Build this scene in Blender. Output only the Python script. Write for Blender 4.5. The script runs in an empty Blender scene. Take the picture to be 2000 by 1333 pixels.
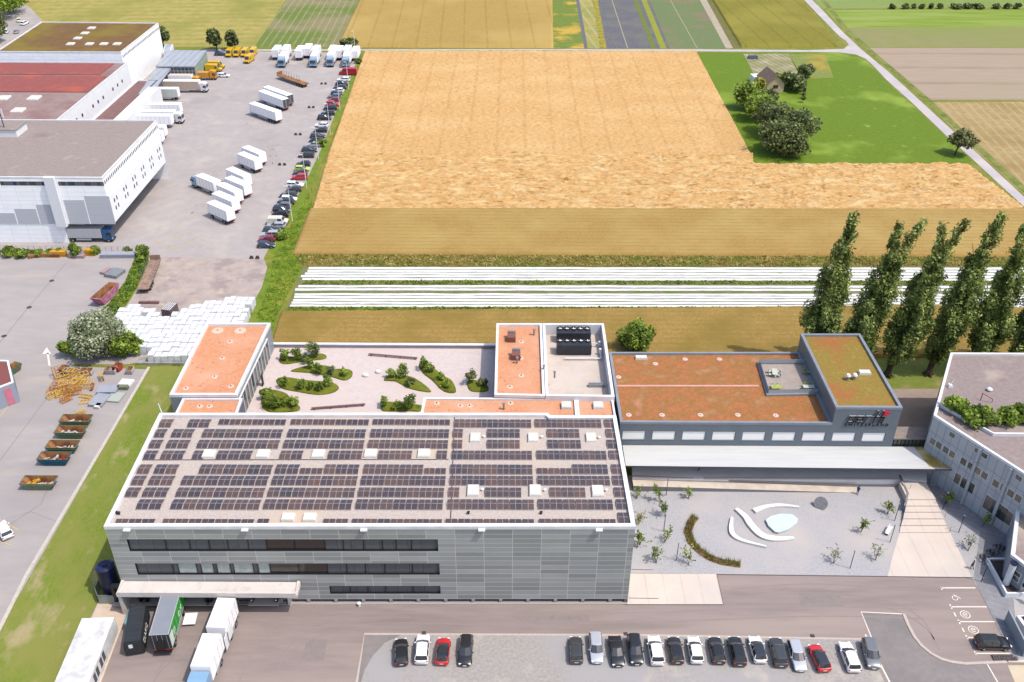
import bpy, math, random
import numpy as np
from mathutils import Vector, Matrix, noise
random.seed(7); rng = np.random.default_rng(7)
C = bpy.context.scene.collection
# ------------------------------------------------------------------ camera
F = 1817.; CX, CY = 1000., 666.5; H = 102.
PITCH = math.atan(1166/1817); ROLL = math.atan(15/2832)
fw = Vector((0, math.cos(PITCH), -math.sin(PITCH)))
r0 = Vector((1, 0, 0)); u0 = Vector((0, math.sin(PITCH), math.cos(PITCH)))
RR = r0*math.cos(ROLL)+u0*math.sin(ROLL); UU = -r0*math.sin(ROLL)+u0*math.cos(ROLL)
cd = bpy.data.cameras.new('camera'); cam = bpy.data.objects.new('camera', cd); C.objects.link(cam)
cam.matrix_world = Matrix(((RR.x, UU.x, -fw.x, 0), (RR.y, UU.y, -fw.y, 0), (RR.z, UU.z, -fw.z, H), (0, 0, 0, 1)))
cd.sensor_width = 36; cd.lens = 36*F/2000; cd.clip_start = 1; cd.clip_end = 5000
bpy.context.scene.camera = cam
# ------------------------------------------------------------------ light
SUN_EL = math.radians(61.5); SUN_AZ = math.atan2(-.42, 1.0)      # direction towards the sun, from +X
sv = Vector((math.cos(SUN_AZ)*math.cos(SUN_EL), math.sin(SUN_AZ)*math.cos(SUN_EL), math.sin(SUN_EL)))
sl = bpy.data.lights.new('sun', 'SUN'); sl.energy = 2.45; sl.angle = math.radians(.6); sl.color = (1, .945, .85)
so = bpy.data.objects.new('sun', sl); C.objects.link(so); so.rotation_euler = sv.to_track_quat('Z', 'Y').to_euler()
w = bpy.data.worlds.new('World'); bpy.context.scene.world = w; w.use_nodes = True
wn = w.node_tree.nodes; bg = wn['Background']; sk = wn.new('ShaderNodeTexSky'); sk.sky_type = 'NISHITA'; sk.sun_disc = False
sk.sun_elevation = SUN_EL; sk.sun_rotation = math.pi/2-SUN_AZ
sk.air_density = 1.0; sk.dust_density = 2.5; sk.ozone_density = 1.0
w.node_tree.links.new(sk.outputs[0], bg.inputs[0]); bg.inputs[1].default_value = .15
vs = bpy.context.scene.view_settings; vs.view_transform = 'Standard'; vs.look = 'None'; vs.exposure = .73; vs.gamma = 1
bpy.context.scene.cycles.max_bounces = 5

# ------------------------------------------------------------------ helpers
def P(px, py, z=0):
    "a point of the site plan: where the survey ray through a plan mark meets height z"
    d = fw+RR*((px-CX)/F)-UU*((py-CY)/F); t = (z-H)/d.z
    return Vector((d.x*t, d.y*t, z))
def PL(pts, z=0): return [P(x, y, z) for x, y in pts]
def onplane(A, B, px, py):
    "u along A->B and height z where the survey ray meets the vertical plane through A and B"
    d = fw+RR*((px-CX)/F)-UU*((py-CY)/F); e = (B-A); e.z = 0; e.normalize(); n = Vector((e.y, -e.x, 0))
    o = Vector((0, 0, H)); t = n.dot(A-o)/n.dot(d); q = o+d*t
    return ((q-Vector((A.x, A.y, q.z))).dot(e), q.z)
def lin(c): c = c/255; return c/12.92 if c < .04045 else ((c+.055)/1.055)**2.4
KK = .56
def A(r, g, b, k=1.): return tuple(min(.86, max(.004, lin(v)*KK*k)) for v in (r, g, b))+(1,)

class NT:
    def __init__(s, name):
        s.m = bpy.data.materials.new(name); s.m.use_nodes = True; s.t = s.m.node_tree; s.b = s.t.nodes['Principled BSDF']
    def n(s, ty, **kw):
        o = s.t.nodes.new(ty)
        for k, v in kw.items():
            if k.startswith('i_'): o.inputs[int(k[2:])].default_value = v
            else: setattr(o, k, v)
        return o
    def l(s, a, b): s.t.links.new(a, b)
    def ramp(s, src, lo, hi):
        r = s.n('ShaderNodeMapRange'); r.inputs[1].default_value = lo; r.inputs[2].default_value = hi; s.l(src, r.inputs[0]); return r.outputs[0]
    def mix(s, f, a, b):
        m = s.n('ShaderNodeMix', data_type='RGBA')
        for k, v in ((0, f), (6, a), (7, b)):
            if hasattr(v, 'links'): s.l(v, m.inputs[k])
            else: m.inputs[k].default_value = v
        return m.outputs[2]
    def math(s, op, a, b=0., c=0.):
        m = s.n('ShaderNodeMath', operation=op)
        for k, v in ((0, a), (1, b), (2, c)):
            if hasattr(v, 'links'): s.l(v, m.inputs[k])
            else: m.inputs[k].default_value = v
        return m.outputs[0]
MC = {}
def M(name, c1, c2=None, sc=1., rough=.9, bump=0., bsc=None, c3=None, sc3=.05, t3=(.45, .65), c4=None, sc4=.4, t4=(.6, .7), stripes=(), metallic=0., spec=.3,
      coord='pos', stretch=(1, 1, 1), rot=0., island=None, coat=0., det=5.):
    if name in MC: return MC[name]
    N = NT(name); b = N.b
    b.inputs['Roughness'].default_value = rough; b.inputs['Metallic'].default_value = metallic
    b.inputs['Specular IOR Level'].default_value = spec
    if coat: b.inputs['Coat Weight'].default_value = coat; b.inputs['Coat Roughness'].default_value = .06
    b.inputs['Base Color'].default_value = c1
    if c2 or bump or c3 or stripes or island:
        if coord == 'pos': co = N.n('ShaderNodeNewGeometry').outputs['Position']
        else: co = N.n('ShaderNodeTexCoord').outputs['Object' if coord == 'obj' else 'UV']
        mp = N.n('ShaderNodeMapping'); N.l(co, mp.inputs[0]); mp.inputs['Rotation'].default_value = (0, 0, rot); mp.inputs['Scale'].default_value = stretch
        mo = mp.outputs[0]; col = c1
        def nz(scale, detail=det, src=mo, rg=.6):
            t = N.n('ShaderNodeTexNoise'); t.inputs['Scale'].default_value = scale; t.inputs['Detail'].default_value = detail; t.inputs['Roughness'].default_value = rg
            N.l(src, t.inputs[0]); return t.outputs[0]
        if c2: col = N.mix(N.ramp(nz(sc), .34, .66), c1, c2)
        if c3: col = N.mix(N.ramp(nz(sc3, 3), *t3), col, c3)
        if c4: col = N.mix(N.ramp(nz(sc4, 6), *t4), col, c4)
        for (ang, per, duty, sc_, st, dist) in stripes:
            v = N.n('ShaderNodeVectorMath', operation='DOT_PRODUCT'); N.l(co, v.inputs[0])
            a_ = ang if isinstance(ang, float) or isinstance(ang, int) else ang
            v.inputs[1].default_value = (math.cos(a_)/per, math.sin(a_)/per, 0)
            x = v.outputs['Value']
            if dist: x = N.math('ADD', x, N.math('MULTIPLY', nz(.35, 3), dist/per))
            f = N.math('FRACT', x); e = N.math('ABSOLUTE', N.math('SUBTRACT', f, .5))
            s_ = N.ramp(e, duty/2+.06, duty/2-.04)
            s_ = N.math('MULTIPLY', s_, N.math('MULTIPLY', N.ramp(nz(.25, 4), .25, .6), st))
            col = N.mix(s_, col, sc_)
        if island:
            g = N.n('ShaderNodeNewGeometry'); r = g.outputs['Random Per Island']
            col = N.mix(r, col, island)
        N.l(col, b.inputs['Base Color'])
        if bump:
            bp = N.n('ShaderNodeBump'); bp.inputs['Strength'].default_value = 1; bp.inputs['Distance'].default_value = bump
            N.l(nz(bsc or sc*3, 6, rg=.7), bp.inputs['Height']); N.l(bp.outputs[0], b.inputs['Normal'])
    MC[name] = N.m; return N.m
def panelmat(name, c1, c2, mortar, bw, bh, msz=.035, rough=.45, off=0., metallic=.0, stain=None, spec=.4):
    N = NT(name); b = N.b; co = N.n('ShaderNodeTexCoord').outputs['UV']
    t = N.n('ShaderNodeTexBrick'); t.offset = off; t.offset_frequency = 2; t.squash = 1; N.l(co, t.inputs[0])
    for k, v in (('Color1', c1), ('Color2', c2), ('Mortar', mortar), ('Scale', 1.), ('Mortar Size', msz), ('Mortar Smooth', .1), ('Bias', 0.), ('Brick Width', bw), ('Row Height', bh)):
        t.inputs[k].default_value = v
    col = t.outputs[0]
    nzt = N.n('ShaderNodeTexNoise'); nzt.inputs['Scale'].default_value = .5; nzt.inputs['Detail'].default_value = 6; N.l(co, nzt.inputs[0])
    col = N.mix(N.math('MULTIPLY', N.ramp(nzt.outputs[0], .45, .7), .5 if stain else .22), col, stain or tuple(x*.72 for x in c1[:3])+(1,))
    N.l(col, b.inputs['Base Color']); b.inputs['Roughness'].default_value = rough; b.inputs['Metallic'].default_value = metallic; b.inputs['Specular IOR Level'].default_value = spec
    return N.m

class MB:
    def __init__(s): s.v = []; s.f = []; s.mi = []; s.uv = []
    def face(s, pts, mi=0, uv=None):
        k = len(s.v); s.v += [tuple(p) for p in pts]; s.f.append(tuple(range(k, k+len(pts)))); s.mi.append(mi)
        s.uv += uv if uv else [(p[0], p[1]) for p in pts]
    def box(s, c, d, rz=0., mi=0, ms=None, taper=(1, 1), z0=False):
        "c centre of the base when z0 else centre; ms: material per (bottom,top,-y,+x,+y,-x)"
        hx, hy, hz = d[0]/2, d[1]/2, d[2]/2; cz = c[2]+hz if z0 else c[2]; cr, sr = math.cos(rz), math.sin(rz)
        def q(x, y, z, t=1, u=1): x *= t; y *= u; return (c[0]+x*cr-y*sr, c[1]+x*sr+y*cr, cz+z)
        b = [q(-hx, -hy, -hz), q(hx, -hy, -hz), q(hx, hy, -hz), q(-hx, hy, -hz)]; t = [q(-hx, -hy, hz, *taper), q(hx, -hy, hz, *taper), q(hx, hy, hz, *taper), q(-hx, hy, hz, *taper)]
        ms = ms or [mi]*6
        s.face([b[3], b[2], b[1], b[0]], ms[0]); s.face(t, ms[1])
        for k in range(4):
            j = (k+1) % 4; L = d[0] if k % 2 == 0 else d[1]
            s.face([b[k], b[j], t[j], t[k]], ms[2+k], [(0, b[k][2]), (L, b[k][2]), (L, t[k][2]), (0, t[k][2])])
    def prism(s, pts, z0, z1, ms=0, mt=None, bottom=False):
        n = len(pts); mt = ms if mt is None else mt
        s.face([(p[0], p[1], z1) for p in pts], mt)
        if bottom: s.face([(p[0], p[1], z0) for p in reversed(pts)], ms)
        for k in range(n):
            a, b = pts[k], pts[(k+1) % n]; L = math.hypot(b[0]-a[0], b[1]-a[1])
            s.face([(a[0], a[1], z0), (b[0], b[1], z0), (b[0], b[1], z1), (a[0], a[1], z1)], ms, [(0, z0), (L, z0), (L, z1), (0, z1)])
    def ring(s, outer, inner, z0, z1, mi=0):
        n = len(outer)
        for k in range(n):
            j = (k+1) % n; a, b, c, d = outer[k], outer[j], inner[j], inner[k]
            s.face([(a[0], a[1], z1), (b[0], b[1], z1), (c[0], c[1], z1), (d[0], d[1], z1)], mi)
            s.face([(a[0], a[1], z0), (b[0], b[1], z0), (b[0], b[1], z1), (a[0], a[1], z1)], mi)
            s.face([(d[0], d[1], z1), (c[0], c[1], z1), (c[0], c[1], z0), (d[0], d[1], z0)], mi)
    def tube(s, p0, p1, r0, r1=None, n=8, mi=0, cap=True):
        p0 = Vector(p0); p1 = Vector(p1); r1 = r0 if r1 is None else r1; d = (p1-p0).normalized()
        a = d.orthogonal().normalized(); b = d.cross(a)
        R0 = [p0+(a*math.cos(2*math.pi*k/n)+b*math.sin(2*math.pi*k/n))*r0 for k in range(n)]
        R1 = [p1+(a*math.cos(2*math.pi*k/n)+b*math.sin(2*math.pi*k/n))*r1 for k in range(n)]
        for k in range(n): j = (k+1) % n; s.face([R0[k], R0[j], R1[j], R1[k]], mi)
        if cap: s.face(list(reversed(R0)), mi); s.face(R1, mi)
    def loft(s, rings, mi=0, caps=True):
        for a, b in zip(rings, rings[1:]):
            n = len(a)
            for k in range(n): j = (k+1) % n; s.face([a[k], a[j], b[j], b[k]], mi)
        if caps: s.face(list(reversed(rings[0])), mi); s.face(rings[-1], mi)
    def strip(s, pts, wd, z=None, h=0, mi=0):
        "a band of given width along a polyline (optionally a solid of height h)"
        L, R = [], []
        for k, p in enumerate(pts):
            a = pts[max(k-1, 0)]; b = pts[min(k+1, len(pts)-1)]; d = Vector((b[0]-a[0], b[1]-a[1], 0)).normalized(); nn = Vector((-d.y, d.x, 0))*(wd/2)
            zz = p[2] if z is None else z
            L.append((p[0]+nn.x, p[1]+nn.y, zz)); R.append((p[0]-nn.x, p[1]-nn.y, zz))
        for k in range(len(pts)-1):
            s.face([(q[0], q[1], q[2]+h) for q in (R[k], R[k+1], L[k+1], L[k])], mi)
            if h:
                for X in (L, R): s.face([X[k], X[k+1], (X[k+1][0], X[k+1][1], X[k+1][2]+h), (X[k][0], X[k][1], X[k][2]+h)], mi)
        if h:
            for k in (0, -1): s.face([L[k], R[k], (R[k][0], R[k][1], R[k][2]+h), (L[k][0], L[k][1], L[k][2]+h)], mi)
    def build(s, name, mats, parent=None, world=False, smooth=False, weld=False, link=True):
        off = parent.location if (world and parent) else Vector((0, 0, 0))
        me = bpy.data.meshes.new(name); me.from_pydata([(v[0]-off.x, v[1]-off.y, v[2]-off.z) for v in s.v], [], s.f)
        if not isinstance(mats, (list, tuple)): mats = [mats]
        for m in mats: me.materials.append(m)
        me.polygons.foreach_set('material_index', s.mi)
        u = me.uv_layers.new(name='UVMap'); u.data.foreach_set('uv', [x for p in s.uv for x in p])
        if weld:
            import bmesh
            bm = bmesh.new(); bm.from_mesh(me); bmesh.ops.remove_doubles(bm, verts=bm.verts, dist=.003); bmesh.ops.recalc_face_normals(bm, faces=bm.faces); bm.to_mesh(me); bm.free()
        if smooth: me.polygons.foreach_set('use_smooth', [True]*len(me.polygons))
        o = bpy.data.objects.new(name, me)
        if link: C.objects.link(o)
        if parent: o.parent = parent
        return o
def tag(o, label=None, cat=None, group=None, kind=None):
    if label: o['label'] = label
    if cat: o['category'] = cat
    if group: o['group'] = group
    if kind: o['kind'] = kind
    return o
def thing(name, label, cat, loc=(0, 0, 0), rz=0., group=None):
    o = bpy.data.objects.new(name, None); C.objects.link(o); o.location = loc; o.rotation_euler = (0, 0, rz); o.empty_display_size = .5
    return tag(o, label, cat, group)
KIDS = {}
def kids(o):
    return [c for c in bpy.data.objects if c.parent == o]
def dup(root, loc, rz, label, group=None, cache={}):
    if root.name not in cache: cache[root.name] = [(c, kids(c)) for c in kids(root)]
    r = root.copy(); C.objects.link(r); r.location = loc; r.rotation_euler = (0, 0, rz); r['label'] = label
    if group: r['group'] = group
    for ch, gs in cache[root.name]:
        c = ch.copy(); C.objects.link(c); c.parent = r
        for g in gs: d = g.copy(); C.objects.link(d); d.parent = c
    return r
def inset(pts, d):
    n = len(pts); area = sum(pts[k][0]*pts[(k+1) % n][1]-pts[(k+1) % n][0]*pts[k][1] for k in range(n)); sg = 1 if area > 0 else -1; out = []
    for k in range(n):
        p = Vector(pts[k][:2]); a = Vector(pts[k-1][:2]); b = Vector(pts[(k+1) % n][:2])
        e1 = (p-a).normalized(); e2 = (b-p).normalized(); n1 = Vector((-e1.y, e1.x))*sg; n2 = Vector((-e2.y, e2.x))*sg
        q = (n1+n2); q = q/max(.3, q.dot(n1)) if q.length > 1e-4 else n1
        out.append(Vector((p.x+q.x*d, p.y+q.y*d, pts[k][2] if len(pts[k]) > 2 else 0)))
    return out
def wall(mb, a, b, z0, z1, ops=(), depth=.25, mi=0, mr=1, u0=0.):
    "vertical wall from a to b seen from outside left to right, with real openings"
    a = Vector((a[0], a[1], 0)); b = Vector((b[0], b[1], 0)); L = (b-a).length; e = (b-a)/L; n = Vector((e.y, -e.x, 0))
    us = sorted(set([0, L]+[u for o in ops for u in o[:2]])); zs = sorted(set([z0, z1]+[v for o in ops for v in o[2:]]))
    def q(u, z, d=0): r = a+e*u-n*d; return (r.x, r.y, z)
    for i in range(len(us)-1):
        for j in range(len(zs)-1):
            um = (us[i]+us[i+1])/2; zm = (zs[j]+zs[j+1])/2
            if any(o[0] < um < o[1] and o[2] < zm < o[3] for o in ops): continue
            mb.face([q(us[i], zs[j]), q(us[i+1], zs[j]), q(us[i+1], zs[j+1]), q(us[i], zs[j+1])], mi, [(u0+us[i], zs[j]), (u0+us[i+1], zs[j]), (u0+us[i+1], zs[j+1]), (u0+us[i], zs[j+1])])
    for o in ops:
        c = [(o[0], o[2]), (o[1], o[2]), (o[1], o[3]), (o[0], o[3])]
        for k in range(4): x, y = c[k], c[(k+1) % 4]; mb.face([q(*x), q(*y), q(*y, depth), q(*x, depth)], mr)
def wq(mb, a, b, u0, u1, z0, z1, d=-.02, mi=0):
    "flat pane standing d behind (or in front of, if negative) the wall plane a->b"
    a = Vector((a[0], a[1], 0)); b = Vector((b[0], b[1], 0)); e = (b-a).normalized(); n = Vector((e.y, -e.x, 0))
    p = [a+e*u-n*d for u in (u0, u1)]
    mb.face([(p[0].x, p[0].y, z0), (p[1].x, p[1].y, z0), (p[1].x, p[1].y, z1), (p[0].x, p[0].y, z1)], mi, [(u0, z0), (u1, z0), (u1, z1), (u0, z1)])
def wbox(mb, a, b, u0, u1, z0, z1, d0, d1, mi=0):
    "box on the wall plane a->b from depth d0 to d1 (negative is outwards)"
    a = Vector((a[0], a[1], 0)); b = Vector((b[0], b[1], 0)); e = (b-a).normalized(); n = Vector((e.y, -e.x, 0))
    c = a+e*((u0+u1)/2)-n*((d0+d1)/2)
    mb.box((c.x, c.y, (z0+z1)/2), (u1-u0, abs(d1-d0), z1-z0), math.atan2(e.y, e.x), mi)

def leafmesh(name, pts, nrm, size, mat, parent=None, long=1., link=True, world=False):
    n = len(pts); pts = np.asarray(pts, float)
    if world and parent: pts = pts-np.array(parent.location)
    d = rng.normal(size=(n, 3)); d = d*.8+nrm; d /= np.linalg.norm(d, axis=1)[:, None]+1e-9
    a = np.cross(d, rng.normal(size=(n, 3))); a /= np.linalg.norm(a, axis=1)[:, None]+1e-9; b = np.cross(d, a)
    s = size*rng.uniform(.6, 1.35, n)[:, None]; a = a*s; b = b*s*long
    V = np.stack([pts-a-b*.6, pts+a*.5-b, pts+a+b*.6, pts-a*.5+b], 1).reshape(-1, 3)
    me = bpy.data.meshes.new(name); me.vertices.add(4*n); me.vertices.foreach_set('co', V.ravel())
    me.loops.add(4*n); me.loops.foreach_set('vertex_index', np.arange(4*n)); me.polygons.add(n); me.polygons.foreach_set('loop_start', np.arange(n)*4); me.polygons.foreach_set('loop_total', np.full(n, 4))
    me.materials.append(mat); me.update(); me.validate()
    o = bpy.data.objects.new(name, me)
    if link: C.objects.link(o)
    if parent: o.parent = parent
    return o
def sample_blobs(blobs, n, inner=.35):
    blobs = np.array(blobs); wgt = (blobs[:, 3]*blobs[:, 4]*blobs[:, 5])**.66; k = rng.choice(len(blobs), n, p=wgt/wgt.sum()); B = blobs[k]
    d = rng.normal(size=(n, 3)); d /= np.linalg.norm(d, axis=1)[:, None]; r = 1-(1-inner)*rng.random(n)**1.6
    return B[:, :3]+d*B[:, 3:]*r[:, None], d
LK = 3.3
def leafmat(name, c1, c2, c3=None):
    if name in MC: return MC[name]
    c1, c2, c3 = [tuple(min(.8, x*LK) for x in c[:3])+(1,) if c else None for c in (c1, c2, c3)]
    N = NT(name); g = N.n('ShaderNodeNewGeometry'); r = g.outputs['Random Per Island']
    cr = N.n('ShaderNodeValToRGB'); N.l(r, cr.inputs[0]); cr.color_ramp.elements[0].color = c1; cr.color_ramp.elements[1].color = c3 or c2
    if c3: e = cr.color_ramp.elements.new(.6); e.color = c2
    t = N.n('ShaderNodeTexNoise'); t.inputs['Scale'].default_value = .45; N.l(g.outputs['Position'], t.inputs[0])
    col = N.mix(N.ramp(t.outputs[0], .4, .62), cr.outputs[0], tuple(x*.7 for x in c1[:3])+(1,))
    N.l(col, N.b.inputs['Base Color']); N.b.inputs['Roughness'].default_value = .5; N.b.inputs['Specular IOR Level'].default_value = .3
    tr = N.n('ShaderNodeBsdfTranslucent'); N.l(col, tr.inputs[0]); mx = N.n('ShaderNodeMixShader'); mx.inputs[0].default_value = .42
    N.l(N.b.outputs[0], mx.inputs[1]); N.l(tr.outputs[0], mx.inputs[2]); N.l(mx.outputs[0], N.t.nodes['Material Output'].inputs[0])
    MC[name] = N.m; return N.m
def tree(name, label, x, y, z, h, cr, chh, mat, n=1500, leaf=.35, th=None, group=None, cat='tree', lean=(0, 0), nb=16, tr=.14, squash=1.):
    "rounded tree: crown radius cr, crown height chh, total height h"
    t = thing(name, label, cat, (x, y, z), 0, group); cz = h-chh/2; blobs = []
    for k in range(nb):
        d = rng.normal(size=3); d /= np.linalg.norm(d); rad = rng.uniform(.45, .72)
        br = cr*rng.uniform(.28, .46)
        blobs.append((lean[0]+d[0]*cr*rad, lean[1]+d[1]*cr*rad*squash, cz+d[2]*chh/2*rad, br, br, br*min(1, chh/2/cr+.15)))
    blobs.append((lean[0], lean[1], cz, cr*.6, cr*.6, chh*.33))
    p, d = sample_blobs(blobs, n); d[:, 2] += .5
    leafmesh('crown', p, d*.9, leaf, mat, t)
    m = MB(); m.tube((0, 0, -.1), (lean[0]*.6, lean[1]*.6, cz), tr, tr*.45, 7)
    for k in range(4):
        a = rng.uniform(0, 6.28); m.tube((lean[0]*.3, lean[1]*.3, (h-chh)*.9), (lean[0]+math.cos(a)*cr*.5, lean[1]+math.sin(a)*cr*.5, cz+chh*.1), tr*.45, tr*.15, 5)
    m.build('trunk', bark, t); return t

bark = M('bark', A(105, 88, 75), A(75, 62, 52), 3, coord='obj', stretch=(1, 1, .3))
LG = leafmat('leaf_green', A(76, 94, 34), A(110, 126, 46), A(146, 154, 72))
LD = leafmat('leaf_dark', A(66, 76, 42), A(94, 102, 58), A(134, 138, 92))
LP = leafmat('leaf_poplar', A(78, 90, 40), A(114, 124, 66), A(164, 170, 108))
LS = leafmat('leaf_silver', A(96, 104, 74), A(128, 134, 106), A(176, 180, 158))
LY = leafmat('leaf_yellow', A(104, 106, 32), A(136, 132, 48))
LB = leafmat('leaf_bright', A(80, 98, 30), A(104, 124, 40), A(138, 148, 66))
# ------------------------------------------------------------------ ground
def G(name, pts, lev, mat, z=0., world=False):
    m = MB(); q = pts if world else PL(pts)
    m.face([(p[0], p[1], z+.004*lev) for p in q]); return tag(m.build(name, mat), kind='structure')
def GL(name, pts, wd, lev, mat, z=0.):
    m = MB(); m.strip([(p.x, p.y, z+.004*lev) for p in PL(pts, z)], wd); return tag(m.build(name, mat), kind='structure')
def ang(p, q):
    a, b = P(*p), P(*q); return math.atan2(b.y-a.y, b.x-a.x)
grass_rough = M('grass_rough', A(120, 135, 40), A(150, 150, 60), .9, bump=.15, bsc=2.5, c3=A(175, 160, 85), sc3=.09, t3=(.5, .75))
m = MB(); m.face([(-1500, -400, 0), (1500, -400, 0), (1500, 2600, 0), (-1500, 2600, 0)]); tag(m.build('ground', grass_rough), kind='structure')

asph = M('asphalt_yard', A(200, 190, 186), A(189, 180, 178), .35, bump=.01, bsc=8, c3=A(182, 173, 171), sc3=.05, t3=(.5, .7), c4=A(214, 202, 192), sc4=.12, t4=(.52, .75), stretch=(1, 1, 1))
asph_l = M('asphalt_lot', A(196, 187, 184), A(186, 178, 176), .5, bump=.01, bsc=8, c3=A(176, 169, 168), sc3=.07, t3=(.5, .72), c4=A(205, 190, 180), sc4=.2, t4=(.55, .75), rot=.5, stretch=(.35, 1, 1))
asph_b = M('asphalt_brown', A(172, 156, 151), A(158, 143, 139), .9, bump=.015, bsc=9, c3=A(187, 170, 160), sc3=.08, t3=(.42, .68), c4=A(146, 133, 130), sc4=.15, t4=(.58, .8), stretch=(.16, 1.2, 1))
G('truck_yard', [(180, 96), (320, 98), (703, 104), (690, 138), (668, 188), (650, 235), (628, 290), (600, 350), (575, 395), (548, 440), (528, 480), (515, 505), (522, 522), (512, 560), (490, 602), (478, 660), (250, 712), (-420, 712), (-420, 96)], 2, asph)
yb = M('yard_worn', A(205, 190, 180), A(190, 172, 164), .5, bump=.02, bsc=5, c3=A(176, 160, 156), sc3=.16, t3=(.5, .62), c4=A(214, 196, 178), sc4=.3, t4=(.55, .7))
G('worn_yard_pavement', [(300, 502), (515, 505), (522, 522), (512, 560), (488, 612), (225, 640), (262, 575), (285, 530)], 3, yb)
G('storage_lot', [(-700, 502), (255, 502), (262, 520), (232, 570), (200, 610), (160, 660), (140, 716), (290, 722), (0, 1228), (-160, 1510), (-900, 1510)], 4, asph_l)
grass = M('lawn', A(122, 144, 40), A(144, 158, 60), 2.2, bump=.08, bsc=7, c3=A(154, 156, 76), sc3=.14, t3=(.42, .62), c4=A(192, 176, 128), sc4=.22, t4=(.54, .68), det=11, stretch=(1, .55, 1))
G('lawn', [(292, 722), (300, 716), (470, 716), (470, 1200), (236, 1196), (190, 1170), (186, 1208), (160, 1208), (104, 1340), (20, 1510), (-160, 1510), (0, 1228)], 5, grass)
kerb_m = M('kerb_stone', A(232, 222, 210), A(214, 204, 190), 2)
m = MB(); m.strip([P(291, 718), P(206, 864), P(52, 1124), P(0, 1228), P(-160, 1520)], .55, z=0, h=.12); tag(m.build('kerb', kerb_m), kind='structure')
G('driveway', [(190, 1180), (240, 1140), (1233, 1120), (1900, 1128), (1996, 1290), (2140, 1520), (-40, 1520), (100, 1345)], 6, asph_b)
conc = M('concrete', A(244, 230, 214), A(232, 216, 200), .6, c3=A(222, 206, 190), sc3=.3, bump=.004)
concp = M('concrete_pink', A(246, 230, 215), A(238, 220, 208), .25, c3=A(230, 218, 208), sc3=.1, bump=.004, stripes=[(0., 2.6, .02, A(200, 186, 172), .6, 0)])
G('concrete_strip', [(196, 1168), (236, 1168), (246, 1204), (198, 1332), (150, 1460), (60, 1460), (106, 1333), (180, 1204)], 7, M('concrete_tan', A(240, 216, 194), A(228, 204, 182), .5, stripes=[(math.pi/2, 1.5, .03, A(200, 170, 150), .6, 0)]))
gravel = M('gravel_lot_mat', A(196, 188, 182), A(172, 166, 163), 2.5, bump=.03, bsc=9, c3=A(186, 182, 182), sc3=.07, t3=(.45, .6), c4=A(212, 202, 190), sc4=.16, t4=(.58, .72))
G('gravel_parking_lot', [(712, 1238), (1250, 1240), (1688, 1248), (1728, 1334), (1800, 1520), (660, 1520)], 8, gravel)
aspg = M('asphalt_grey', A(164, 154, 151), A(152, 144, 142), 1.2, bump=.01, bsc=8, c3=A(142, 136, 135), sc3=.1)
G('lot_entrance', [(1682, 1196), (1765, 1200), (1770, 1214), (1786, 1245), (1815, 1275), (1850, 1291), (1885, 1298), (1928, 1298), (1960, 1380), (1800, 1460), (1728, 1312)], 8, aspg)
arc = [(712, 1238), (786, 1240), (752, 1256), (728, 1282), (712, 1310), (705, 1334), (697, 1334)]
G('asphalt_corner', arc, 9, aspg)
paint = M('white_paint', A(250, 238, 228, 1.2), A(236, 224, 212, 1.2), 3)
kerbw = M('kerb_light', A(222, 208, 196), A(208, 194, 184), 2)
for pts, wd in (([(640, 1660), (697, 1333), (712, 1239), (1250, 1241), (1690, 1249)], .32), ([(1702, 1246), (1682, 1196), (1765, 1200)], .16), ([(1690, 1160+80), (1738, 1334), (1790, 1440)], .22)):
    GL('painted_line', pts, wd, 11, paint if wd < .3 else kerbw)
m = MB(); m.strip(PL([(1765, 1200), (1773, 1220), (1786, 1245), (1800, 1262), (1818, 1277), (1838, 1288), (1860, 1294), (1885, 1297), (1966, 1294)]), .42, z=0, h=.12); tag(m.build('kerb', kerbw), kind='structure')
GL('painted_line', [(1928, 1298), (1950, 1336), (1990, 1410)], .16, 11, paint)
for q in (((1837, 1149), (1905, 1149)), ((1855, 1186), (1927, 1186)), ((1871, 1215), (1943, 1215)), ((1888, 1246), (1902, 1246)), ((1904, 1277), (1977, 1277)), ((1837, 1147), (1840, 1153)), ((1855, 1181), (1859, 1190)), ((1871, 1211), (1875, 1220)), ((1886, 1241), (1891, 1250)), ((1863, 1197), (1867, 1205)), ((1879, 1227), (1883, 1235)), ((1903, 1273), (1906, 1280))):
    GL('parking_line', q, .2, 11, paint)
GL('parking_kerb', [(1899, 1128), (1916, 1158), (1945, 1208), (1984, 1280)], .18, 12, kerbw)
GL('concrete_edge', [(1968, 1291), (2100, 1291)], .6, 12, conc); G('concrete_apron', [(1968, 1300), (2100, 1300), (2200, 1500), (2010, 1400)], 8, M('concrete_tan2', A(236, 218, 190), A(224, 205, 178), .5))
def ringmark(px, py, r, rw, lev=12, a0=0, a1=6.2832, m=None, n=24):
    c = P(px, py); own = m is None; m = m or MB(); z = .004*lev; st = (a1-a0)/n
    for k in range(n):
        a, b = a0+k*st, a0+(k+1)*st
        m.face([(c.x+math.cos(t)*q, c.y+math.sin(t)*q, z) for t, q in ((a, r), (b, r), (b, r-rw), (a, r-rw))])
    if own: return tag(m.build('round_parking_mark', paint), kind='structure')
    return m
for p in ((1885, 1201), (1901, 1231)):
    mm = MB(); ringmark(*p, .7, .12, m=mm); ringmark(*p, .36, .11, m=mm, a0=.3, a1=5.4); c = P(*p); mm.strip([(c.x-.3, c.y, .048), (c.x+.32, c.y+.03, .048)], .11)
    tag(mm.build('round_parking_mark', paint), kind='structure')
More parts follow.
